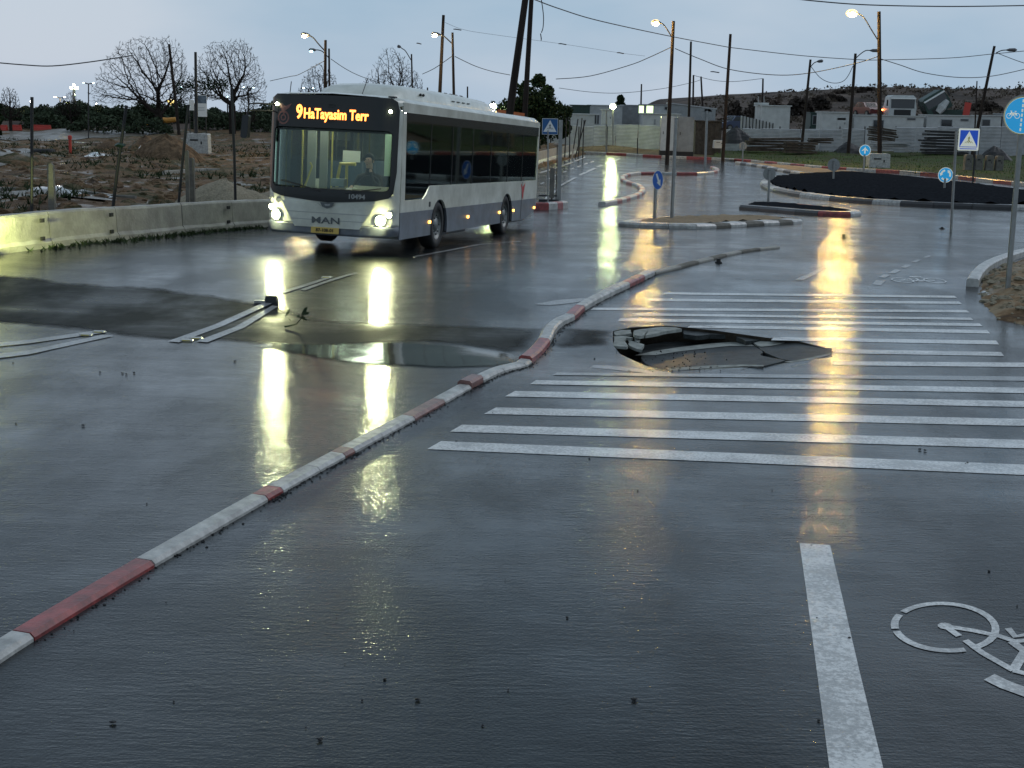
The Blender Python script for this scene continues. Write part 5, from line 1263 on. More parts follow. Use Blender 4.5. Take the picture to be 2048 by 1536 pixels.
# big cycle path sign at right
ro, d, Y = post('cycle_path_sign', 'large light blue round bicycle and pedestrian sign cut by the right edge', 'road sign', (2046, 215), (2014, 592), wpx=11)
k = Y / F; c = at(2041, 231, Y) - ro.location + Vector((0, -.08, 0)); fc = Face(ro, c, RAD(0), RAD(1.5)); fc.circ('sign_plate', 38.5 * k, M_sback, 0, n=40, cz=2 * k, cx=1.5 * k); fc.circ('sign_rim', 36.5 * k, M_swhite, 1, n=40); fc.ring('yellow_edge', 36.5 * k, 35.2 * k, M_syel, 3); fc.circ('sign_disc', 34.2 * k, M_scyan, 2, n=40)
for i in range(7): fc.rect('divider_dash', 3.2 * k, 6 * k, M_swhite, 3, cx=-1.5 * k, cz=(-27 + 9.2 * i) * k, ch=.004)
for x in (-26.5, -10.5):
    s_ = Face(ro, Vector(c) + Vector((x * k, 0, -1 * k)), 0, RAD(1.5)); s_.ring('bicycle_wheel', 5.4 * k, 4.2 * k, M_swhite, 3)
fc.poly('bicycle_frame', [(-27 * k, -1.6 * k), (-23 * k, 5 * k), (-13.5 * k, 5 * k), (-10 * k, -1 * k), (-11.6 * k, -1.2 * k), (-15 * k, 3.6 * k), (-18 * k, -1.6 * k), (-19.6 * k, -1.6 * k), (-22 * k, 3.4 * k), (-25.4 * k, -1.6 * k)], M_swhite, 3)
fc.poly('bicycle_handlebar', [(-25 * k, 8.2 * k), (-21 * k, 8.2 * k), (-22.4 * k, 4 * k), (-23.6 * k, 4 * k), (-23 * k, 7 * k), (-25 * k, 7 * k)], M_swhite, 3)
fc.poly('bicycle_saddle', [(-16.5 * k, 8 * k), (-12 * k, 8 * k), (-13.5 * k, 6.4 * k), (-15.8 * k, 6.4 * k)], M_swhite, 3)
fc.poly('walking_figure', [(9 * k, 12 * k), (13 * k, 12 * k), (17 * k, 0), (14 * k, 1 * k), (12 * k, 5 * k), (16 * k, -14 * k), (12 * k, -14 * k), (10 * k, -4 * k), (7 * k, -14 * k), (4 * k, -13 * k), (8 * k, 0)], M_swhite, 3)
# thin dark post by the sign, on the far road edge
ro, d, Y = post('marker_post', 'thin dark post on the far road edge behind the crossing sign', 'post', (1953, 258), (1945, 376), wpx=4, m=M_dsteel)
# small lane bollards on the wet road
for x, y, hpx, l_ in ((1687, 476, 8, 'tiny dark post stub on the wet road below the round gravel mound'), (1884, 458, 4, 'tiny dark stub beside the crossing sign post'), (1437, 526, 9, 'tiny black stub standing on the median kerb tail')):
    q = P(x, y); ro = thing('post_stub', l_, 'post', q); mb = MB(); mb.tube([(0, 0, 0), (0, 0, hpx / F * q.y)], .04, 8); mb.build('stub_body', M_dark, ro); mb = MB(); mb.box((0, 0, .012), (.12, .12, .02)); mb.build('stub_plate', M_dark, ro)
# other thin sign posts near the far fence
pole('thin grey sign pole with its plate behind the white hoarding', (1213, 222), (1213, 306), 118, 3.5, 'pole', 'sign_pole', m=M_steel)
pole('thin dark stake by the hoarding left of the cabinets', (1275, 276), (1275, 310), 116, 2.2, 'pole', 'stake', m=M_dsteel)
# ------------------------------------------------------------------ hoarding
hd = thing('hoarding_fence', 'long fence of pale horizontally corrugated metal sheets in front of the site sheds', 'fence', (0, 0, 0))
def hoard(x0, y0, x1, y1, Y0, Y1, n, m=M_hoard):
    """sheets between two pixel columns with given top heights"""
    a = at(x0, y0, Y0); b = at(x1, y1, Y1)
    for i in range(n):
        p = a.lerp(b, i / n); q = a.lerp(b, (i + 1) / n); d = (q - p); d.z = 0; dn = d.normalized(); nn = Vector((dn.y, -dn.x, 0)); p = p + dn * .03; q = q - dn * .03
        top = (p.z + q.z) / 2 + rnd.uniform(-.06, .06); bot = min(gxy(p), gxy(q)) + .02; k = max(6, int((top - bot) / .12)); vs = []; tl = rnd.uniform(-.03, .03)
        for j in range(k * 2 + 1):
            z = bot + (top - bot) * j / (k * 2); o = .05 if j % 2 else 0
            for e, s in ((p, -1), (q, 1)): vs.append(e + nn * (o + (.02 if i % 2 else 0)) + Vector((0, 0, z - e.z + tl * s)))
        mb = MB(); mb.add(vs, [(2 * j, 2 * j + 1, 2 * j + 3, 2 * j + 2) for j in range(k * 2)]); mb.build('metal_sheet', m, hd)
hoard(1100, 252, 1322, 250, 134, 131, 5); hoard(1445, 258, 1640, 258, 131, 131, 5); hoard(1640, 257, 1730, 259, 131.5, 131, 2); hoard(1790, 256, 2090, 252, 130, 129, 7)
mb = MB()
for x in (1102, 1158, 1215, 1270, 1322, 1447, 1500, 1560, 1620, 1680, 1730, 1792, 1850, 1905, 1960, 2015):
    a = at(x, 254, 131.8); mb.box((a.x, a.y, (a.z + gxy(a)) / 2 - .1), (.10, .08, a.z - gxy(a) + .3))
mb.build('fence_posts_frame', M_dsteel, hd).name = 'fence_rail'
# ------------------------------------------------------------------ cabins and containers
def cabin(label, x0, x1, ytop, Y, dep=2.6, m=M_cont, wins=(), doors=(), roofm=None, name='site_cabin', cat='cabin', ribs=0, slope=0, yaw=0):
    a = at(x0, ytop, Y); b = at(x1, ytop + (x1 - x0) * .02, Y); w = (b - a).length; base = min(gxy(a), gxy(b)) - .05; h = (a.z + b.z) / 2 - base
    ro = thing(name, label, cat, ((a.x + b.x) / 2, Y + dep / 2, base)); k = Y / F; ro.rotation_euler = (0, 0, yaw)
    mb = MB(); mb.prism([(-w / 2, 0), (w / 2, 0), (w / 2, h - slope), (-w / 2, h)], lambda p, q, t: Vector((p, -dep / 2 + t, q)), dep); wall = mb.build('wall', m, ro)
    if ribs:
        mb = MB(); n = int(w / ribs)
        for i in range(n): mb.box((-w / 2 + (i + .5) * ribs, -dep / 2 - .02, h / 2), (ribs * .45, .04, h - .25))
        mb.build('wall_rib', m, ro)
    mb = MB(); mb.prism([(-w / 2 - .12, h), (w / 2 + .12, h - slope), (w / 2 + .12, h - slope + .10), (-w / 2 - .12, h + .10)], lambda p, q, t: Vector((p, -dep / 2 - .14 + t, q)), dep + .28); mb.build('roof', roofm or m, ro)
    for (px0, py0, px1, py1, mt) in wins:
        c = at((px0 + px1) / 2, (py0 + py1) / 2, Y) - ro.location; ww_ = (px1 - px0) * k; hh = (py1 - py0) * k
        mb = MB(); mb.box((c.x, -dep / 2 - .03, c.z), (ww_ + .12, .06, hh + .12)); f = mb.build('window', M_contg, ro); mb = MB(); mb.box((c.x, -dep / 2 - .065, c.z), (ww_, .03, hh)); mb.build('pane', mt, f)
    for (px0, py0, px1, py1, mt) in doors:
        c = at((px0 + px1) / 2, (py0 + py1) / 2, Y) - ro.location; ww_ = (px1 - px0) * k; hh = (py1 - py0) * k
        mb = MB(); mb.box((c.x, -dep / 2 - .03, c.z), (ww_, .06, hh)); dr = mb.build('door', mt, ro); mb = MB(); mb.box((c.x + ww_ * .35, -dep / 2 - .08, c.z), (.05, .05, .18)); mb.build('handle', M_dark, dr)
    return ro, w, h, dep
G = M_glass
ro, w, h, dep = cabin('white site cabin with a barred window behind the bus, left end of the sheds', 1056, 1142, 212, 148, wins=[(1066, 219, 1080, 238, M_contg), (1100, 216, 1114, 219, M_dark)], m=M_cont)
q = at(1083, 212, 148) ; ro = thing('air_conditioner', 'boxy air conditioning unit standing on the roof of the white cabin behind the bus', 'air conditioner', (q.x, 149, q.z + .05))
mb = MB(); mb.prism(rrect(-.4, 0, .4, .55, .04, 2), lambda a, b, t: Vector((a, t - .2, b)), .4); mb.build('unit_case', M_cont, ro)
mb = MB(); mb.tube([(-.12, -.21, .28), (-.12, -.23, .28)], .2, 14); mb.build('fan_grille', M_dark, ro); mb = MB(); mb.tube([(-.12, -.235, .28), (-.12, -.24, .28)], .1, 10); mb.build('fan_hub', M_contg, ro)
cabin('long low white container in front of the left sheds', 1094, 1201, 228, 140, m=M_cont, ribs=.6, wins=[(1190, 231, 1192, 247, M_dark), (1195, 231, 1197, 247, M_dark)])
cabin('tall pale box standing by the greenish floodlight', 1203, 1226, 220, 136, dep=1.2, m=M_cont, name='site_box', cat='box', doors=[(1206, 224, 1223, 247, M_cont)])
cabin('ribbed white shed brightly lit by the greenish floodlight', 1178, 1245, 211, 160, m=M_cont, ribs=.8)
cabin('pale green shed under a flat roof right of the floodlight', 1245, 1282, 211, 162, m=M_contg, wins=[(1256, 214, 1266, 220, M_contg)])
cabin('dark green container between the white cabins', 1142, 1180, 211, 156, m=M_dgreen, ribs=.5)
cabin('low white container to the right of the rusty heap', 1286, 1360, 228, 139, m=M_cont, wins=[(1309, 240, 1310, 248, M_contg)])
cabin('open fronted white shed with lit strips under a long thin roof', 1283, 1360, 210, 158, m=M_cont, roofm=M_contg, wins=[(1278, 212, 1287, 226, emis('lit_window', (.75, 1, .45), 1.6)), (1293, 212, 1306, 226, emis('lit_window', (.75, 1, .45), 1.3)), (1330, 214, 1345, 219, M_dark)])
cabin('grey shed with a sloping roof behind the middle street lamp', 1340, 1432, 207, 150, m=M_contg, roofm=M_hoard, slope=.5)
cabin('dark weathered timber hoarding box right of the steel cabinets', 1392, 1444, 243, 119, dep=2.0, m=M_pile, name='timber_box', cat='box', ribs=.7)
cabin('tall plain white container with a lid rack behind the bladed fence', 1524, 1581, 212, 140, dep=4, m=M_cont)
q = at(1526, 212, 140); ro = thing('roof_rack', 'small white frame with two upright prongs on top of the tall white container', 'frame', (q.x, 141, q.z + .12))
mb = MB(); mb.box((0, 0, .1), (1.3, .8, .2)); mb.build('rack_base', M_cont, ro)
for s in (-.3, .25): mb = MB(); mb.tube([(s, 0, .2), (s - .05, 0, .8)], .05, 6); mb.build('rack_prong', M_steel, ro)
cabin('dark green canopy shed left of the white cabin with a small door', 1622, 1646, 226, 146, m=M_dgreen, wins=[(1626, 232, 1640, 248, M_dark)])
cabin('white cabin between two wooden lamps with a faint pale door', 1645, 1701, 225, 140, m=M_cont, doors=[(1674, 236, 1692, 257, M_cont)], wins=[(1676, 237, 1690, 239, M_dark)])
cabin('long white cabin with one dark window behind the tallest street lamp', 1709, 1848, 231, 141, m=M_cont, wins=[(1747, 241, 1766, 256, G), (1815, 237, 1830, 239, M_dark)])
cabin('white cabin with a dark window right of the tallest street lamp', 1854, 1958, 231, 142, m=M_cont, wins=[(1883, 240, 1903, 252, G), (1922, 239, 1936, 241, M_dark)])
cabin('smaller white cabin with a dark window near the big cycle sign', 1961, 2003, 232, 143, m=M_cont, wins=[(1965, 240, 1979, 251, G)])
cabin('pale container cut off by the big cycle sign at the right', 2006, 2060, 229, 143, m=M_contg)
# bladed fence
ro = thing('bladed_fence', 'short sloping fence of dark upright blades on a pale panel', 'fence', at(1485, 258, 133)); p0 = Vector(ro.location); k = 133 / F
mb = MB(); mb.prism([(-4 * k, 0), (62 * k, 0), (62 * k, 16 * k), (-4 * k, 30 * k)], lambda a, b, t: Vector((a, .1 + t, b - 4 * k)), .05); mb.build('back_panel', M_cont, ro)
for i in range(10): mb = MB(); x = i * 6.6 * k; hh = (30 - i * 1.5) * k; mb.box((x, 0, hh / 2 - 4 * k), (.085, .05, hh)); mb.build('blade', M_dark, ro)
# shiny cabinets
def cabinet(label, x0, x1, yt, yb, Y, m, feet=True):
    a = at(x0, yb, Y); b = at(x1, yt, Y); w = b.x - a.x; h = b.z - a.z; gz0 = float(g(a.x, Y)); ro = thing('steel_cabinet', label, 'cabinet', ((a.x + b.x) / 2, Y, min(gz0, a.z - .3)))
    z0 = a.z - ro.location.z
    mb = MB(); mb.prism(rrect(-w / 2, z0, w / 2, z0 + h, .05, 3), lambda p, q, t: Vector((p, t, q)), .7); mb.build('cabinet_body', m, ro)
    mb = MB(); mb.prism(rrect(-w / 2 + .07, z0 + .08, w / 2 - .07, z0 + h - .08, .03, 3), lambda p, q, t: Vector((p, -.02 + t, q)), .03); dr = mb.build('cabinet_door', m, ro)
    mb = MB(); mb.box((-w * .32, -.04, z0 + h * .52), (.05, .04, .22)); mb.build('handle', M_dsteel, dr)
    mb = MB(); mb.box((0, .35, z0 / 2 - .05), (w * 1.04, .75, z0 + .1)); mb.build('plinth', M_dark, ro); return ro
cabinet('shiny stainless steel cabinet reflecting warm light behind the tall bare post', 1320, 1351, 233, 301, 114, M_stain)
cabinet('dull grey steel cabinet right beside the shiny one', 1353, 1389, 234, 303, 114.5, M_contg)
# orange digital board behind bus
ro = thing('orange_sign', 'orange roadworks sign with black marks sticking up behind the bus roof', 'sign', at(1021, 300, 64)); p0 = Vector(ro.location); k = 64 / F
fc = Face(ro, at(1021, 234, 64) - p0, 0, RAD(7)); fc.rect('sign_plate', 54 * k, 22 * k, M_orange, 0, t=.02, ch=.02)
fc.poly('black_mark', [(-14 * k, -11 * k), (-8 * k, -5 * k), (-4 * k, -11 * k)], M_dark, 2); fc.poly('black_mark', [(3 * k, -11 * k), (8 * k, -4 * k), (14 * k, -6 * k), (16 * k, -11 * k)], M_dark, 2)
for s in (-20, 20): mb = MB(); mb.tube([(s * k, .06, -.5), (s * k, .06, 1.3)], .03, 6); mb.build('sign_leg', M_dsteel, ro)
# heaps, piles
def heap(label, px, py, Y, rx, ry, h, m, cat='heap', name='soil_heap', jit=.1, tex=None, base=None):
    c = at(px, py, Y) if Y else P(px, py)
    if not Y: rx *= c.y / F; ry = rx * ry; h *= c.y / F
    c.z = (base if base is not None else gxy(c)) - .05; ro = None; n = 26; mrows = 9; mb = MB(); vs = []
    ph = [rnd.uniform(0, 6.28) for _ in range(6)]
    for j in range(mrows + 1):
        t = j / mrows; r = 1 - t; zz = h * (1 - r ** 1.6) if j else -.1
        for i in range(n):
            a = 2 * math.pi * i / n; w = 1 + .13 * math.sin(2 * a + ph[0]) + .08 * math.sin(3 * a + ph[1]) + .05 * math.sin(5 * a + ph[2]) + rnd.uniform(-jit, jit) * .5
            vs.append((rx * r * w * math.cos(a), ry * r * w * math.sin(a), zz * (1 + .1 * math.sin(a + ph[3])) + rnd.uniform(-jit, jit) * h * .25 * (j > 0)))
    mb.add(vs, [(j * n + i, j * n + (i + 1) % n, (j + 1) * n + (i + 1) % n, (j + 1) * n + i) for j in range(mrows) for i in range(n)])
    o = mb.build(name, m, None, False); o.location = c; tag(o, label, cat); return o
heap('pale gravel heap behind the barrier beside the bus', 455, 398, 38.2, 1.45, 1.2, .78, M_gravel, name='gravel_heap')
heap('low spill of pale gravel left of the gravel heap behind the barrier', 325, 412, 35.2, 1.7, 1.0, .36, M_gravel, name='gravel_heap')
heap('broad low tail of gravel right behind the front of the bus', 548, 392, 40.5, 1.3, 1.0, .5, M_gravel, name='gravel_heap')
heap('reddish brown soil mound in the middle of the muddy site', 335, 322, None, 70, .8, 46, M_soil)
heap('dark weedy soil mound left of the reddish mound', 290, 304, None, 42, .9, 30, M_mud)
heap('low dark soil mound behind the red stub pipe', 222, 300, None, 40, .9, 20, M_mud)
heap('weedy clump of mud beside the black tyre', 35, 325, None, 60, .7, 20, M_mud)
heap('low mud rise in front of the gravel heap', 440, 352, None, 80, .6, 14, M_mud)
heap('rust brown scrap heap between the white containers', 1273, 260, 135, .95, 1.0, 1.8, M_rust, name='scrap_heap')
heap('dark rubble heap on the grass left of the arrow sign', 1700, 300, 124, 2.0, 1.4, 1.3, M_dark, name='rubble_heap')
heap('dark rubble heap before the hoarding at the right', 1990, 306, 118, 1.7, 1.2, 1.2, M_dark, name='rubble_heap')
heap('brown earth bank below the left end of the hoarding', 1215, 300, 124, 6, 2, .6, M_soil, name='earth_bank')
heap('brown earth bank under the crossed wooden poles', 1110, 300, 122, 3.5, 2, .7, M_mud, name='earth_bank')
heap('dark scrap pile by the plain pole behind the hoarding', 1475, 258, 128, 1.6, 1, 1.3, M_dark, name='scrap_heap', base=.3)
heap('low scrap pile of pale bits between the white cabins', 1605, 262, 134, 1.8, 1, .9, M_contg, name='scrap_heap', base=.2)
# stacked sheets and timber
def stack(label, x0, x1, y0, y1, Y, n, m, cat='pile', name='sheet_pile', tilt=0, dep=1.6, part='sheet'):
    a = at(x0, y1, Y); b = at(x1, y0, Y); a.z = max(a.z, gxy(a)); w = b.x - a.x; h = max(.3, b.z - a.z); ro = thing(name, label, cat, ((a.x + b.x) / 2, Y, a.z))
    for i in range(n):
        z = h * (i + .5) / n; mb = MB(); R_ = Matrix.Rotation(tilt + rnd.uniform(-.03, .03), 3, 'Y') @ Matrix.Rotation(rnd.uniform(-.1, .1), 3, 'Z')
        mb.box((rnd.uniform(-.05, .05) * w, rnd.uniform(-.15, .15), z), (w * rnd.uniform(.82, 1), dep, h / n * .72), R_); mb.build(part, m, ro)
    return ro
stack('dark slanted stack of metal sheets leaning by the tallest lamp pole', 1736, 1792, 256, 284, 126, 7, M_pile, tilt=.12)
stack('low stack of grey sheets below the slanted stack', 1735, 1818, 284, 300, 122, 4, M_contg)
stack('big dark pile of boards in front of the hoarding at right', 1842, 1935, 262, 308, 124, 8, M_dark, part='board', name='board_pile')
stack('long pile of grey timber beams with a slanting top', 1492, 1600, 276, 302, 122, 5, M_pile, part='beam', name='timber_pile', tilt=-.03)
stack('heap of upright grey timber pallets beside the long beams', 1566, 1632, 284, 306, 119, 4, M_pile, part='pallet', name='pallet_pile')
stack('row of thin boards topping the pallets', 1616, 1665, 276, 286, 121, 3, M_pile, part='board', name='board_pile')
def cblock(label, x0, x1, yt, yb, Y, m=M_conc, name='concrete_block', top=None):
    a = at(x0, yb, Y); b = at(x1, yt, Y); w = b.x - a.x; h = b.z - a.z; ro = thing(name, label, 'concrete block', ((a.x + b.x) / 2, Y, a.z)); mb = MB()
    mb.prism([(-w / 2, -.2), (w / 2, -.2), (w / 2 - .03, h - .04), (w / 2 - .1, h), (-w / 2 + .1, h), (-w / 2 + .02, h - .05)], lambda p, q, t: Vector((p, t, q)), min(1.0, w)); mb.build('block_body', m, ro)
    mb = MB(); mb.box((-w * .12, -.008, h * .62), (w * .35, .02, h * .10)); mb.box((w * .2, -.008, h * .45), (w * .06, .02, h * .18)); mb.build('dark_recess', M_dark, ro)
    return ro
cblock('white painted concrete block with dark marks on the grass behind the far kerb', 1738, 1782, 308, 334, 97, M_kw)
cblock('white painted concrete block holding the black pole at the building site', 371, 416, 268, 300, 94, M_kw)
for i, x in enumerate((1930, 1951, 1972, 1992)):
    cblock(('leftmost', 'second', 'third', 'rightmost')[i] + ' of four mossy concrete stubs in a row on the grass at right', x, x + 17, 309 + i, 334 + i, 95, M_concd)
cblock('pale concrete chunk at the foot of the dark timber box', 1428, 1450, 281, 291, 110, M_cont)
# ------------------------------------------------------------------ vehicles far right
def car(label, px, py, Y, L_, m, yaw, name='parked_car', lit=False):
    c = at(px, py, Y); ro = thing(name, label, 'car', c, rz=yaw); h = 1.45
    side = [(-L_ / 2, .3), (-L_ / 2, .75), (-L_ / 2 + .25, .92), (-L_ * .22, .98), (-L_ * .08, h), (L_ * .24, h), (L_ * .40, .98), (L_ / 2 - .05, .9), (L_ / 2, .55), (L_ / 2, .3)]
    mb = MB(); mb.prism(side, lambda a, b, t: Vector((a, t - .85, b)), 1.7); mb.build('car_body', m, ro)
    for s in (-1, 1): mb = MB(); mb.prism([(-L_ * .19, .98), (-L_ * .075, h - .08), (L_ * .22, h - .08), (L_ * .35, .98)], lambda a, b, t: Vector((a, s * .86 + t * s, b)), .01); mb.build('side_window', M_glass, ro)
    for s in (-1, 1): mb = MB(); mb.prism([(s * 0 - .7, 0), (.7, 0), (.6, .42), (-.6, .42)], lambda a, b, t: Vector((-L_ * .22 - .02 + b * L_ * .30 if s < 0 else L_ * .41 - b * L_ * .36, a, .98 + b)), .01); mb.build('windscreen', M_glass, ro)
    for x in (-L_ * .32, L_ * .32):
        for s in (-1, 1): mb = MB(); mb.tube([(x, s * .72, .32), (x, s * .9, .32)], .32, 14); w_ = mb.build('wheel', M_rubber, ro); mb = MB(); mb.tube([(x, s * .9, .32), (x, s * .915, .32)], .18, 10); mb.build('rim', M_rim, w_)
    for s in (-1, 1): mb = MB(); mb.box((-L_ / 2 - .01, s * .62, .72), (.04, .3, .14)); mb.build('tail_light', emis('tail_glow', (1, .25, .06), 14) if lit and s < 0 else M_vred, ro)
    return ro
car('dark red car with a glowing tail light behind the long white cabin', 1735, 233, 152, 2.9, M_vred, RAD(115), lit=True)
car('dark blue car behind the hoarding at the plain pole', 1466, 262, 140, 2.6, mat('car_blue', (.015, .03, .08), .35, coat=.5), RAD(20))
def truck(label, px, py, Y, mcab, yaw=0, tip=False, wpx=60):
    c = at(px, py, Y); c.z -= 1.0; s = wpx * Y / F / 2.5; ro = thing('truck', label, 'truck', c, rz=yaw)
    R_ = Matrix.Rotation(RAD(-32) if tip else 0, 3, 'Y'); off = Vector((-.9 if tip else 0, 0, .9 if tip else 0)) * s
    def B(name, cc, dd, m, par=None, cab=True): mb = MB(); mb.box(((R_ @ Vector(cc)) if cab else Vector(cc)) * s + (off if cab else Vector()), Vector(dd) * s, R_ if cab else None); return mb.build(name, m, par or ro)
    cb = MB(); cb.prism([(-1.2, .9), (1.2, .9), (1.25, 1.8), (1.1, 2.75), (.9, 2.9), (-.9, 2.9), (-1.1, 2.75), (-1.25, 1.8)], lambda a, b, t: (R_ @ Vector((a, -1 + t, b))) * s + off, 2.0); cbo = cb.build('cab', mcab, ro)
    B('windscreen', (0, -1.02, 2.15), (2.1, .04, .8), M_glass); B('sun_visor', (0, -1.15, 2.62), (2.2, .25, .12), M_swhite0); B('grille', (0, -1.02, 1.35), (1.5, .05, .55), M_dark); B('bumper', (0, -.9, .6), (2.45, .5, .45), M_dsteel, cab=False)
    B('chassis', (0, 2.2, .9), (1.6, 6, .3), M_dsteel, cab=False); B('load_bed', (0, 3.0, 1.5), (2.4, 4.2, .9), M_contg if not tip else M_dgreen, cab=False)
    for y in (-.2, 3.4):
        for x in (-1.05, 1.05): mb = MB(); mb.tube([Vector((x - .15, y, .5)) * s, Vector((x + .15, y, .5)) * s], .5 * s, 14); mb.build('wheel', M_rubber, ro)
    for x in (-1.4, 1.4): B('wing_mirror', (x, -1.0, 2.2), (.12, .1, .55), M_dark)
    return ro
truck('white truck facing forward behind the long white cabin', 1798, 236, 150, M_cont, wpx=54)
truck('dark green truck with its pale bonnet tipped open beside a red panel', 1905, 240, 150, M_dgreen, tip=True, wpx=50)
q = at(1932, 236, 147); ro = thing('red_hoarding_board', 'upright red board standing beside the tipped truck cab', 'panel', q); mb = MB(); mb.box((0, 0, .6), (.65, .12, 1.9), Matrix.Rotation(.12, 3, 'Y')); mb.build('panel_board', M_ored, ro); mb = MB(); mb.box((.1, 0, -.5), (.9, .5, .15)); mb.build('panel_foot', M_dsteel, ro)
a = at(1875, 225, 149); b = at(1893, 203, 149); ro = thing('raised_bonnet', 'pale raised bonnet slanting up left of the green truck', 'bonnet', a); mb = MB(); mb.tube([Vector((0, 0, 0)), (b - a) * .5, (b - a) * 1.1], [.35, .5, .3], 6); mb.build('bonnet_shell', M_cont, ro)
# ------------------------------------------------------------------ building site bits on the left
def siteroad(name, pts, m, off=.03):
    pw_ = PP(pts); o = sheet(name, pw_, m, off, 1.0 if m is M_wetmud else .3, hf=gz); edge_attr(o, pw_); tag(o, kind='structure'); return o
M_wetmud = wet('wet_concrete_path', (.12, .105, .085), (.20, .18, .145), film=.5, grain=1.2, ripple=.6, rmin=.2, rmax=.4, cw=(.1, .7))
siteroad('site_road', [(-80, 292), (0, 285), (120, 280), (240, 276), (330, 271), (345, 266), (345, 262), (200, 264), (0, 268), (-80, 271)], M_wetmud, .04)
siteroad('site_path', [(-60, 330), (0, 333), (60, 318), (90, 305), (40, 298), (-60, 300)], M_wetmud, .05)
siteroad('mud_puddle', [(165, 312), (190, 308), (215, 312), (205, 318), (175, 319)], M_water, .03)
siteroad('mud_puddle', [(20, 398), (110, 390), (200, 398), (235, 408), (120, 412), (20, 412)], M_water, .03)
siteroad('footpath', [(-60, 402), (0, 398), (100, 396), (180, 404), (235, 412), (225, 418), (60, 409), (-60, 412)], M_wetmud, .05)
kerb('long pale edging kerb curving through the mud behind the barrier', [P(x, y, .12) for x, y in [(-60, 382), (0, 382), (110, 385), (180, 391), (232, 399), (270, 400)]], 1.0, .15, .16, [M_conc, M_concd], .02, -1, name='site_kerb', up=.08)
kerb('short pale kerb line across the mud near the painted block', [P(x, y, .1) for x, y in [(330, 345), (400, 340), (445, 341)]], 1.0, .15, .12, [M_conc], .02, -1, name='site_kerb', up=.06)
q = P(141, 308); q.z = gxy(q); ro = thing('red_hydrant', 'red standpipe with a rounded cap standing alone on the muddy site', 'hydrant', q); k = q.y / F
mb = MB(); mb.tube([(0, 0, -.2), (0, 0, 30 * k)], 3 * k, 10); mb.build('pipe', M_ored, ro); mb = MB(); mb.tube([(0, 0, 30 * k), (0, 0, 36 * k), (0, 0, 37.5 * k)], [4 * k, 4.2 * k, 2 * k], 10); mb.build('cap', M_ored, ro); mb = MB(); mb.tube([(0, 0, .02), (0, 0, 2 * k)], 5 * k, 10); mb.build('flange', M_ored, ro)
q = P(88, 309); q.z = gxy(q); ro = thing('tyre', 'black tyre lying flat on the mud behind the leftmost fence post', 'tyre', q)
mb = MB(); mb.tube([(.62 * math.cos(t), .4 * math.sin(t), .16) for t in np.linspace(0, 2 * math.pi, 26)], .17, 8, cap=False); mb.build('tyre_ring', M_rubber, ro)
mb = MB(); mb.tube([(.44 * math.cos(t), .26 * math.sin(t), .24) for t in np.linspace(0, 2 * math.pi, 20)], .03, 6, cap=False); mb.build('tyre_bead', M_rubber, ro)
for i, (x, w, l_) in enumerate(((-10, 26, 'leftmost red plastic road barrier cut by the left edge'), (20, 24, 'red plastic road barrier near the left edge'), (64, 40, 'larger bright red plastic barrier right of a dark gap'))):
    q = P(x + w / 2, 264); q.z = gxy(q); k = q.y / F; ro = thing('plastic_barrier', l_, 'barrier', q)
    mb = MB(); mb.prism([(-.3, 0), (.3, 0), (.22, .3), (.12, .35), (.10, 11 * k), (-.10, 11 * k), (-.12, .35), (-.22, .3)], lambda a, b, t: Vector((-w * k / 2 + t, a, b)), w * k * .94); mb.build('barrier_shell', M_ored, ro)
    mb = MB(); mb.box((-w * k * .48 + .05, 0, 6 * k), (.05, .12, .3)); mb.build('end_lug', M_ored, ro)
a = P(290, 252); a.z = gxy(a); Y = a.y
ro = thing('yellow_pipe', 'big yellow orange pipe lying beyond the site road under the bare tree', 'pipe', a)
pts = [at(291, 252, Y) - a, at(300, 247, Y) - a, at(312, 243, Y) - a]; mb = MB(); mb.tube(pts, [.12, .22, .2], 8); mb.build('pipe_nozzle', M_pipe, ro)
pts = [at(318, 240, Y) - a, at(335, 241, Y) - a, at(352, 239, Y) - a]; mb = MB(); mb.tube(pts, [.32, .30, .27], 10); mb.build('pipe_body', M_pipe, ro)
mb = MB(); mb.tube([at(312, 243, Y) - a, at(318, 241, Y) - a], .26, 10); mb.build('pipe_collar', M_kw, ro)
for (x, y0, y1, w, Y, l_, img) in ((404, 190, 252, 23, 97, 'white information board with a dark picture on top beside the black pole', True), (385, 200, 245, 10, 98, 'narrow blank white board half hidden behind the black pole', False)):
    a, b = root_at((x, y1), (x, y0), Y); k = Y / F; ro = thing('information_board', l_, 'sign', a); hh = b.z - a.z
    fc = Face(ro, Vector((0, 0, hh - (21 if img else 10) * k)), 0); fc.rect('board', w * k, (42 if img else 20) * k, M_swhite0, 0, t=.03, ch=.01)
    if img:
        fc.rect('picture', w * k * .96, 15 * k, mat('picture_dark', (.02, .03, .05), .5, noise=.6, nscale=2, col2=(.15, .2, .25)), 1, cz=12.5 * k, ch=.005)
        for j in range(3): fc.rect('text_line', w * k * .6, .7 * k, M_contg, 1, cz=(-3 - 3 * j) * k, ch=.002)
    for s in (-1, 1): mb = MB(); mb.tube([(s * w * k * .4, .04, -.2), (s * w * k * .4, .04, hh)], .035, 6); mb.build('board_leg', M_dsteel, ro)
# hoses
mb = MB(); mb.tube(smooth_line([P(275, 302, .3), P(283, 290, .5), P(296, 283, .7), P(312, 279, .8)], 4), .03, 5); o = mb.build('hose', M_kw); tag(o, 'thin pale hose curling over the dark soil mound', 'hose')
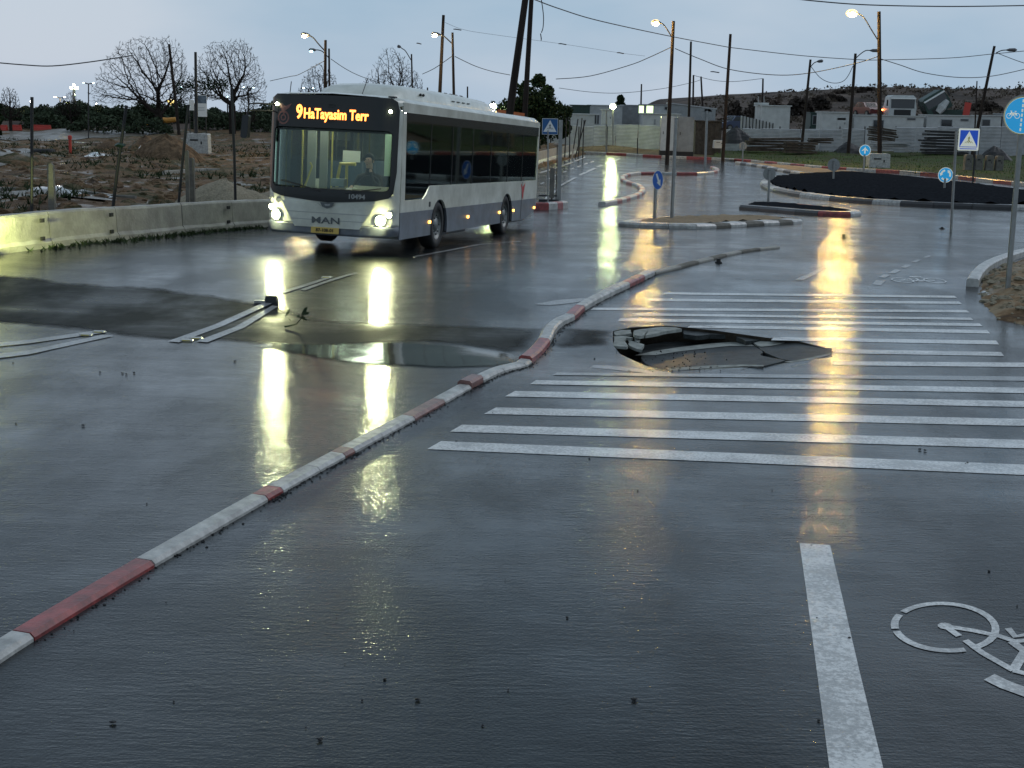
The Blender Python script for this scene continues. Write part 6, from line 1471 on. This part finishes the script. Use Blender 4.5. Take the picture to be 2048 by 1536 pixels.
# ------------------------------------------------------------------ wires
def wire(label, pts, Y0, Y1, r=.028, name='overhead_cable'):
    n = len(pts); xs = [p[0] for p in pts]; x0, x1 = xs[0], xs[-1]
    w = [at(p[0], p[1], Y0 + (Y1 - Y0) * (p[0] - x0) / (x1 - x0 + 1e-9)) for p in pts]
    mb = MB(); mb.tube(smooth_line(w, 6), r, 5); o = mb.build(name, M_wire); tag(o, label, 'cable'); return o
wire('long cable from the crossed poles down to the plain tall pole', [(1066, -2), (1120, 18), (1200, 42), (1343, 73), (1460, 95)], 66, 108)
wire('long nearly level cable passing the tallest lamp toward the right edge', [(1460, 95), (1600, 111), (1711, 119), (1760, 120), (1900, 116), (1985, 108), (2060, 101)], 108, 118)
wire('sagging cable from behind the green tree up to the middle lamp', [(1112, 158), (1180, 152), (1260, 130), (1300, 114), (1341, 95)], 110, 100)
wire('sagging cable from the middle lamp to the tallest lamp', [(1350, 97), (1400, 118), (1460, 139), (1550, 150), (1620, 146), (1711, 127), (1756, 113)], 100, 100)
wire('deep sagging cable from the tallest lamp to the right edge', [(1762, 118), (1800, 130), (1850, 146), (1920, 155), (1985, 152), (2060, 136)], 100, 112)
wire('single cable crossing the sky along the top right edge', [(1560, -6), (1640, 3), (1740, 10), (1900, 13), (2060, 11)], 70, 74, .03)
wire('thin faint cable low over the sheds', [(1118, 176), (1180, 184), (1240, 186), (1320, 178), (1380, 166), (1400, 160)], 140, 160, .025)
wire('short cable between the close pair and the white box pole', [(1388, 151), (1430, 161), (1470, 163), (1525, 157)], 160, 168)
wire('drooping loop of cable between the two unlit lamps', [(1622, 133), (1640, 155), (1660, 165), (1680, 165), (1694, 155), (1706, 132)], 128, 122)
wire('cable leaving the leaning far right lamp toward the edge', [(1994, 106), (2030, 120), (2060, 130)], 118, 110)
wire('cable dipping in from the left edge to the first bare tree', [(-10, 125), (50, 130), (105, 132), (180, 124), (265, 111)], 70, 72, .03)
wire('cable from the second bare tree toward the sky left of the bus', [(540, 162), (580, 153), (600, 148), (652, 120)], 95, 95, .02)
wire('cable falling from the lit lamp behind the bus into the bare tree', [(662, 118), (690, 137), (720, 152), (760, 166)], 110, 120, .025)
wire('cable between the bare tree and the tall tilted pole', [(845, 148), (870, 136), (903, 113)], 110, 98, .025)
wire('cable from the second warm lamp down to the green tree', [(910, 113), (950, 132), (985, 143), (1020, 150)], 98, 110, .025)
wire('frayed cable end hanging from the top beside the crossed poles', [(1082, -4), (1085, 15), (1087, 35), (1086, 55), (1083, 65)], 66, 66.1, .022, 'hanging_cable')
wire('thin line carrying small flags across the upper sky', [(890, 45), (930, 60), (1000, 71), (1125, 88), (1241, 106), (1290, 112)], 80, 90, .008)
for i, (x, y, ln, l_) in enumerate(((915, 59, 8, 'leftmost dark flag on the thin line above the bus'), (1125, 88, 8, 'middle grey flag on the thin line right of the crossed poles'), (1241, 106, 7, 'right reddish flag on the thin line near the middle lamp'), (838, 87, 5, 'small brown flag in the sky left of the tall tilted pole'), (1430, 144, 9, 'small grey rag hanging on the cable right of the middle lamp'), (1082, 74, 5, 'dark clip at the end of the hanging frayed cable'))):
    Y = 85 if x != 1082 else 66; c = at(x, y, Y); k = Y / F; o = MB().prism([(-ln * k, 1.2 * k), (-ln * .4 * k, 1.6 * k), (ln * k, -.2 * k), (ln * .9 * k, -2.0 * k), (-ln * .2 * k, -.6 * k), (-ln * k, -.3 * k)], lambda a, b, t: Vector((a if x != 1082 else b, t, b if x != 1082 else a * 1.4)), .02).build('line_flag', M_rust if x in (1241, 838) else M_dsteel); o.location = c; tag(o, l_, 'flag', 'flags on the overhead line')
# ------------------------------------------------------------------ trees
def bare_tree(label, x, yb, ytop, xl, xr, Y, seed, forks=(), trunk=.22, lean=0, density=1.0, name='bare_tree', split=.22, droop=.30):
    """space colonisation: twigs grow toward points spread through the crown's dome"""
    R_ = np.random.RandomState(seed); k = Y / F; base, _ = root_at((x, yb), (x, yb - 10), Y); H_ = at(x, ytop, Y).z - base.z; wl_ = (x - xl) * k; wr_ = (xr - x) * k
    wy = (wl_ + wr_) * .42; A = []
    while len(A) < int(3400 * density):
        a, b, c = R_.uniform(-1, 1), R_.uniform(-1, 1), R_.uniform(0, 1)
        rad = a * a + b * b + c * c
        if rad > 1 or rad < R_.uniform(.0, .75): continue
        az_ = math.atan2(b, a)
        lump = .93 + .10 * math.sin(az_ * 3 + seed) * math.sin(c * 4 + seed * .7)
        if math.sin(a * 6.1 + seed) * math.sin(c * 7.3 + seed * 1.3) * math.cos(b * 5 + seed) > .34: continue
        a *= lump; b *= lump; z = H_ * (droop + (1 - droop) * c * (1.03 + .06 * math.sin(a * 5 + seed))); A.append((a * (wl_ if a < 0 else wr_), b * wy, z))
    A = np.array(A); D = H_ / 50.0; di = D * 14; dk = D * 1.7
    nodes = [np.array((0, 0, z)) for z in np.arange(0, H_ * split, D)]; par = [-1] + list(range(len(nodes) - 1))
    alive = np.ones(len(A), bool); grown = set()
    for it in range(110):
        NN = np.array(nodes); Aa = A[alive]
        if not len(Aa): break
        d2 = ((Aa[:, None, :] - NN[None, :, :]) ** 2).sum(-1); nr = d2.argmin(1); dm = np.sqrt(d2.min(1)); use = dm < (di if it > 12 else 1e9)
        if not use.any(): break
        add = 0
        for n_ in np.unique(nr[use]):
            v = Aa[use & (nr == n_)] - NN[n_]; v = (v / np.linalg.norm(v, axis=1)[:, None]).sum(0); v = v / (np.linalg.norm(v) + 1e-9) + R_.normal(0, .16, 3); v /= np.linalg.norm(v)
            nw = NN[n_] + v * D
            key = (n_, tuple(np.round(nw / (D * .45)).astype(int)))
            if key in grown: continue
            grown.add(key); nodes.append(nw); par.append(int(n_)); add += 1
        if not add: break
        NN2 = np.array(nodes[-add:]); ia = np.where(alive)[0]; dd = np.sqrt(((A[ia][:, None, :] - NN2[None]) ** 2).sum(-1)).min(1); alive[ia[dd < dk]] = False
    n = len(nodes); ch = [[] for _ in range(n)]
    for i_, p_ in enumerate(par):
        if p_ >= 0: ch[p_].append(i_)
    r_ = np.zeros(n); r0 = .009 + .00004 * Y
    for i_ in range(n - 1, -1, -1): r_[i_] = r0 if not ch[i_] else (sum(r_[c] ** 2.25 for c in ch[i_])) ** (1 / 2.25)
    sc = trunk / max(r_[0], 1e-6); r_ = np.maximum(r0, r_ * min(1.0, sc) if sc < 1 else r_ * (1 + (sc - 1) * np.clip(r_ / r_[0], 0, 1)))
    ro = thing(name, label, 'tree', base); tb = MB(); cb = MB(); nt_ = len(np.arange(0, H_ * split, D))
    for i_ in range(n):
        if par[i_] >= 0 and len(ch[par[i_]]) == 1 and par[par[i_]] >= 0: continue
        for c in ([i_] if par[i_] >= 0 else []):
            chain = [par[c], c]
            while len(ch[chain[-1]]) == 1: chain.append(ch[chain[-1]][0])
            (tb if chain[0] < nt_ else cb).tube([nodes[q] for q in chain], [max(r0, min(r_[q], r_[c] * 1.05)) for q in chain], 7 if chain[0] < nt_ else (5 if r_[c] > r0 * 3 else 3), cap=False)
    for i_ in range(n):     # last twigs
        if not ch[i_]:
            o = nodes[i_]; d0 = (o - nodes[par[i_]]); d0 /= np.linalg.norm(d0) + 1e-9
            for _ in range(4):
                v = d0 + R_.normal(0, .45, 3) + np.array((0, 0, .35)); v /= np.linalg.norm(v); cb.tube([o, o + v * D * R_.uniform(.8, 2.0)], [r0 * .9, r0 * .5], 3, cap=False)
    tb.build('trunk', M_bark, ro); cb.build('crown', M_bark, ro); return ro
bare_tree('wide flat crowned bare tree, left of the leaning pole', 318, 252, 68, 178, 392, 150, 11, trunk=.42, split=.16, droop=.26)
bare_tree('bare tree with a rounded crown right of the black pole', 465, 254, 76, 372, 536, 145, 5, trunk=.36, split=.22, droop=.34)
bare_tree('bare tree behind the two lamp poles over the bus front', 640, 222, 132, 584, 692, 160, 8, trunk=.3, density=.6)
bare_tree('bare tree with upright fan branches over the bus roof', 786, 222, 106, 712, 868, 150, 21, trunk=.36, split=.12, droop=.2, density=.8)
bare_tree('low bare tree between the two larger ones over the bus', 706, 222, 174, 664, 750, 165, 31, trunk=.2, density=.4)
bare_tree('small round bare tree with cool lamp left of the bus', 497, 234, 172, 472, 520, 140, 41, trunk=.14, density=.25)
bare_tree('small bare tree beside the bright mast on the skyline', 142, 226, 186, 110, 166, 160, 51, trunk=.12, density=.25)
bare_tree('bare bush like tree next to the dark tree at the left edge', 22, 222, 172, 0, 48, 140, 61, trunk=.16, density=.3)
def leafy(label, x, yb, ytop, xl, xr, Y, n, m1=M_leaf, m2=M_leaf2, trunk=.2, lobes=9, seed=1, leaf=.16, name='leafy_tree', low=.25, clumps=None):
    R_ = random.Random(seed); k = Y / F; base, _ = root_at((x, yb), (x, yb - 10), Y); H_ = at(x, ytop, Y).z - base.z; cx = ((xl + xr) / 2 - x) * k; hw = (xr - xl) / 2 * k
    ro = thing(name, label, 'tree', base); mb = MB(); mb.tube([(0, 0, -.3), (cx * .2, 0, H_ * .35), (cx * .5, 0, H_ * .7)], [trunk, trunk * .8, trunk * .3], 7)
    L_ = clumps and [(Vector((cx + a * hw, R_.uniform(-.5, .5) * hw, b * H_)), c * hw) for a, b, c in clumps] or [(Vector((cx + R_.uniform(-.62, .62) * hw, R_.uniform(-.6, .6) * hw, H_ * R_.uniform(low + .1, .82))), hw * R_.uniform(.28, .45)) for _ in range(lobes)]
    for c, r in L_: mb.tube([(cx * .2, 0, H_ * .3), c * .6 + Vector((0, 0, H_ * .12)), c], [trunk * .5, trunk * .3, .03], 5)
    mb.build('trunk', M_bark, ro); A = MB(); B = MB()
    for i in range(n):
        c, r = L_[R_.randrange(len(L_))]; d = Vector((R_.gauss(0, 1), R_.gauss(0, 1), R_.gauss(0, 1))).normalized() * r * (R_.random() ** .33) * R_.uniform(.85, 1.15); p = c + d
        if p.z < .1: p.z = .1 + R_.random() * .3
        u = Vector((R_.gauss(0, 1), R_.gauss(0, 1), R_.gauss(0, 1))).normalized() * leaf; v = u.cross(Vector((R_.gauss(0, 1), R_.gauss(0, 1), R_.gauss(0, 1))).normalized()) * .7
        (A if (i % 3) else B).add([p - u, p + v, p + u, p - v], [(0, 1, 2, 3)])
    A.build('crown', m1, ro); B.build('crown_leaves', m2, ro); return ro
leafy('dense dark green tree behind the crossed wooden poles', 1055, 235, 146, 988, 1142, 112, 9000, seed=4, leaf=.17, clumps=[(-.55, .5, .38), (-.2, .68, .42), (-.1, .4, .5), (.25, .62, .34), (.5, .45, .40), (.12, .9, .16), (.36, .78, .14), (.75, .3, .24), (-.7, .3, .3), (.85, .52, .12), (.1, .3, .5)])
leafy('narrow dark cypress like tree above the lit sheds', 1239, 232, 188, 1228, 1250, 172, 1600, seed=6, leaf=.2, clumps=[(0, .3, .9), (0, .5, .95), (0, .7, .9), (0, .88, .6)])
leafy('dark rounded tree cut by the left edge', -6, 222, 168, -40, 20, 85, 2600, seed=9, leaf=.15)
# dark leaf clumps still hanging in the second bare tree
R_ = random.Random(5); mb = MB(); c0_ = at(405, 172, 143)
for i in range(900):
    t = R_.random(); p = Vector(((t - .5) * 5.0, R_.gauss(0, .6), R_.gauss(0, .38) + (t - .5) * .35)); u = Vector((R_.gauss(0, 1), R_.gauss(0, 1), R_.gauss(0, 1))).normalized() * .13; v = u.cross(Vector((R_.gauss(0, 1), R_.gauss(0, 1), 1)).normalized()) * .7
    mb.add([c0_ + p - u, c0_ + p + v, c0_ + p + u, c0_ + p - v], [(0, 1, 2, 3)])
tr = [o for o in C.objects if o.get('label', '').startswith('bare tree with a rounded')][0]
o = mb.build('leaf_clump', M_leaf, tr); o.location = -Vector(tr.location)
# scrub belts: too many bushes to count
def scrub(name, lst, m, n, leaf, seed):
    R_ = random.Random(seed); mb = MB(); tot = sum(l[3] * l[4] for l in lst)
    for (px, py, Y, wpx, hpx) in lst:
        k = Y / F; c = at(px, py, Y); cnt = int(n * wpx * hpx / tot); gz0 = gxy(c)
        for i in range(cnt):
            a = R_.uniform(-1, 1); zt = max(.3, at(px, py, Y).z - gz0) * (1 - .75 * abs(a) ** 2.4) * (1 + .12 * math.sin(a * 9 + px)); z = zt * (R_.random() ** .6); p = Vector((c.x + a * wpx * k / 2, c.y + R_.uniform(-1.5, 1.5), gz0 + z))
            u = Vector((R_.gauss(0, 1), R_.gauss(0, 1), R_.gauss(0, 1))).normalized() * leaf; v = u.cross(Vector((R_.gauss(0, 1), R_.gauss(0, 1), 1)).normalized()) * .7
            mb.add([p - u, p + v, p + u, p - v], [(0, 1, 2, 3)])
    return tag(mb.build(name, m), kind='stuff')
belt = []
for x in range(-60, 560, 30): belt.append((x, 211 + 5 * math.sin(x * .03) + (7 if x > 360 else 0) + rnd.uniform(-4, 4), 172 + rnd.uniform(-8, 8), 76, 40))
belt += [(150, 210, 162, 120, 40), (285, 202, 165, 60, 45), (240, 214, 160, 90, 40), (90, 226, 150, 90, 30), (200, 232, 142, 120, 26), (300, 236, 142, 80, 26), (430, 228, 150, 90, 30), (500, 228, 150, 90, 30)]
scrub('scrub_belt', belt, M_scrub, 34000, .20, 2)
scrub('scrub_belt', [(x, 205 + rnd.uniform(-3, 4), 175, 60, 20) for x in range(540, 1060, 40)] + [(1130, 214, 175, 60, 16), (1000, 212, 170, 60, 20)], M_scrub, 5000, .28, 3)
scrub('hill_bushes', [(1470, 206, 185, 40, 10), (1510, 203, 190, 40, 10), (1550, 200, 200, 50, 10), (1600, 196, 220, 60, 12), (1660, 190, 250, 60, 14), (1700, 184, 270, 60, 18), (1725, 184, 275, 40, 18), (1640, 194, 230, 40, 10), (1880, 222, 190, 60, 20), (1970, 205, 230, 60, 20)], M_hill, 7000, .4, 4)
for i, (x, yt, w) in enumerate(((1620, 182, 16), (1635, 184, 12), (1740, 178, 12), (1812, 175, 9), (1825, 178, 16), (1848, 176, 8), (1895, 175, 6), (1914, 176, 13), (1940, 177, 10), (2040, 169, 8), (1752, 182, 8))):
    Y = 300; k = Y / F; c = at(x, yt, Y); c2 = at(x, 186 if x < 1760 else 184, Y); ro = thing('hilltop_bush', 'bush', 'bush', (c.x, Y, c2.z - .8), 'lone bushes along the hill skyline'); hh = c.z - c2.z + .8
    ro['label'] = ('leftmost pale bush on the hill skyline above the curled lamp', 'second bush just right of the leftmost skyline bush', 'low skyline bush right of the long armed lamp', 'tiny skyline bush left of the widest one', 'widest skyline bush above the white truck', 'tiny round skyline bush right of the widest one', 'smallest skyline speck of a bush near the tipped truck', 'tall dense skyline bush above the tipped truck', 'thin feathery skyline bush right of the tall dense one', 'rightmost upright skyline bush above the big cycle sign', 'small bush beside the tallest lamp pole on the skyline')[i]
    mb = MB(); mb.tube([(0, 0, -.5), (0, 0, hh * .7)], .1, 4); mb.build('stem', M_bark, ro); mb = MB(); R_ = random.Random(i)
    for _ in range(160):
        p = Vector((R_.gauss(0, .4) * w * k / 2, R_.gauss(0, .5), hh * .62 + R_.gauss(0, .22) * hh)); u = Vector((R_.gauss(0, 1), R_.gauss(0, 1), R_.gauss(0, 1))).normalized() * .22; v = u.cross(Vector((R_.gauss(0, 1), R_.gauss(0, 1), 1)).normalized()) * .7; mb.add([p - u, p + v, p + u, p - v], [(0, 1, 2, 3)])
    mb.build('crown', M_leaf2, ro)
# leaning rebar rods beside the hoarding, behind the bus
for i, (x0, y0, x1, y1, l_) in enumerate(((1133, 236, 1130, 300, 'leftmost thin rod'), (1140, 238, 1139, 300, 'second thin rod'), (1156, 238, 1147, 296, 'slanting rod with a pale foot'), (1164, 236, 1158, 296, 'straight dark rod'), (1171, 240, 1156, 294, 'rightmost steeply slanting rod'), (1168, 240, 1166, 292, 'upright rod at the right end'))):
    Y = 108; a, b = root_at((x1, y1), (x0, y0), Y); ro = thing('iron_rod', l_ + ' of the rods standing behind the pale barriers', 'rod', a, 'rods behind the pale barriers'); mb = MB(); mb.tube([(0, 0, 0), b - a], .045, 5); mb.build('rod_shaft', M_dsteel, ro); mb = MB(); mb.tube([(0, 0, 0), (b - a) * .35], .07 if i == 2 else .05, 5); mb.build('rod_sleeve', M_kw if i == 2 else M_dsteel, ro)
a = P(1148, 300, 0); 

# clods, stones and weeds over the muddy site and the hill
mb = MB()
for _ in range(2600):
    y = rnd.uniform(30, 110); x = rnd.uniform(-.36 * y - 4, -.5 + (y - 88) * .0)
    if not side_of(x, y, [p + Vector((-.6, 0, 0)) for p in leftline]): continue
    z = gxy(Vector((x, y, 0))); mb.sphere((x, y, z), rnd.choice((.04, .06, .09, .14, .2)) * rnd.uniform(.7, 1.2), 6, 4, (1.4, 1.2, .6), .25)
tag(mb.build('mud_clods', M_mud), kind='stuff')
mb = MB()
for _ in range(5200):
    y = rnd.uniform(30, 125); x = rnd.uniform(-.36 * y - 4, -.5)
    if not side_of(x, y, [p + Vector((-.6, 0, 0)) for p in leftline]) or math.sin(x * .45 + 2) * math.sin(y * .21) < .15: continue
    z = gxy(Vector((x, y, 0)))
    for _k in range(3):
        a = rnd.uniform(0, 6.28); h_ = rnd.uniform(.08, .32); mb.add([(x - .03, y, z), (x + .03, y, z), (x + .16 * math.cos(a), y + .16 * math.sin(a), z + h_)], [(0, 1, 2)])
tag(mb.build('site_weeds', M_leaf2), kind='stuff')
mb = MB(); R_ = random.Random(12)
for _ in range(800):
    y = R_.uniform(168, 300); x = R_.uniform(.12, .40) * y
    z = gxy(Vector((x, y, 0))); sz = R_.uniform(.25, .9)
    for _k in range(9):
        p = Vector((x + R_.gauss(0, sz * .6), y + R_.gauss(0, sz * .6), z + R_.random() * sz)); u = Vector((R_.gauss(0, 1), R_.gauss(0, 1), R_.gauss(0, 1))).normalized() * .3; v = u.cross(Vector((R_.gauss(0, 1), R_.gauss(0, 1), 1)).normalized()) * .7
        mb.add([p - u, p + v, p + u, p - v], [(0, 1, 2, 3)])
tag(mb.build('hill_bushes', mat('hill_bush_leaf', (.11, .09, .07), .9, spec=.1)), kind='stuff')
# unseen lamp left of the frame, added to brighten the first barrier blocks
wl_p = Vector((-8.75, 23.2, float(g(-8.75, 23.2)))); ro = thing('added_lamp', 'small unseen tripod lamp added left of the view to light the barrier', 'lamp', wl_p)
for a in (0, 2.1, 4.2): mb = MB(); mb.tube([(0, 0, .55), (.25 * math.cos(a), .25 * math.sin(a), 0)], .012, 5); mb.build('leg', M_dsteel, ro)
mb = MB(); mb.box((0, 0, .62), (.16, .12, .12)); mb.build('lamp_head', M_dsteel, ro)
ld = bpy.data.lights.new('added_lamp_light', 'SPOT'); lo = bpy.data.objects.new('added_lamp_light', ld); C.objects.link(lo)
ld.energy = 420; ld.color = (.90, 1.0, .35); ld.spot_size = RAD(44); ld.spot_blend = .15; ld.shadow_soft_size = .05
lo.location = wl_p + Vector((0, .12, .64)); tgt = Vector((-9.12, 26.9, .40)); lo.rotation_euler = (tgt - lo.location).to_track_quat('-Z', 'Y').to_euler()

# wet grit washed against the median kerb
mb = MB(); R_ = random.Random(77)
for _ in range(900):
    i = R_.randrange(2, len(mp_) - 1); p = mp_[i].lerp(mp_[i + 1], R_.random()); d = (mp_[i + 1] - mp_[i]).normalized(); q = p + Vector((d.y, -d.x, 0)) * abs(R_.gauss(0, .035)); q.z = float(g(q.x, q.y)) + .004
    mb.sphere(q, R_.uniform(.003, .009), 5, 3, (1.3, 1, .6), .3)
tag(mb.build('kerb_grit', M_dark), kind='stuff')

# fine jagged cracks around the collapse and a paving seam
def crack(pts, w=.007, jit=.02):
    ln = resample(smooth_line(PP(pts), 4), .12); mb = MB(); vs = []; n = len(ln)
    for i, p in enumerate(ln):
        d = (ln[min(i + 1, n - 1)] - ln[max(i - 1, 0)]).normalized(); nn = Vector((-d.y, d.x, 0)); o = nn * rnd.uniform(-jit, jit) if 0 < i < n - 1 else Vector(); ww_ = w * rnd.uniform(.4, 1.3)
        for sg in (-1, 1): q = p + o + nn * ww_ * sg; vs.append((q.x, q.y, float(g(q.x, q.y)) + .0075))
    mb.add(vs, [(2 * i, 2 * i + 1, 2 * i + 3, 2 * i + 2) for i in range(n - 1)]); mb.build('road_crack', M_dark, road)
for c_ in ([(1226, 672), (1205, 671), (1180, 668)], [(1363, 654), (1390, 651), (1430, 655)], [(1540, 676), (1575, 678), (1615, 684)], [(1335, 742), (1300, 744), (1270, 741)], [(1668, 704), (1690, 706), (1712, 704)], [(1500, 734), (1480, 740), (1440, 741)]): crack(c_)
crack([(1620, 1031), (1700, 1034), (1800, 1038), (1905, 1045)], .003, .006)
crack([(1470, 558), (1530, 560), (1600, 562), (1700, 563)], .01, .012)
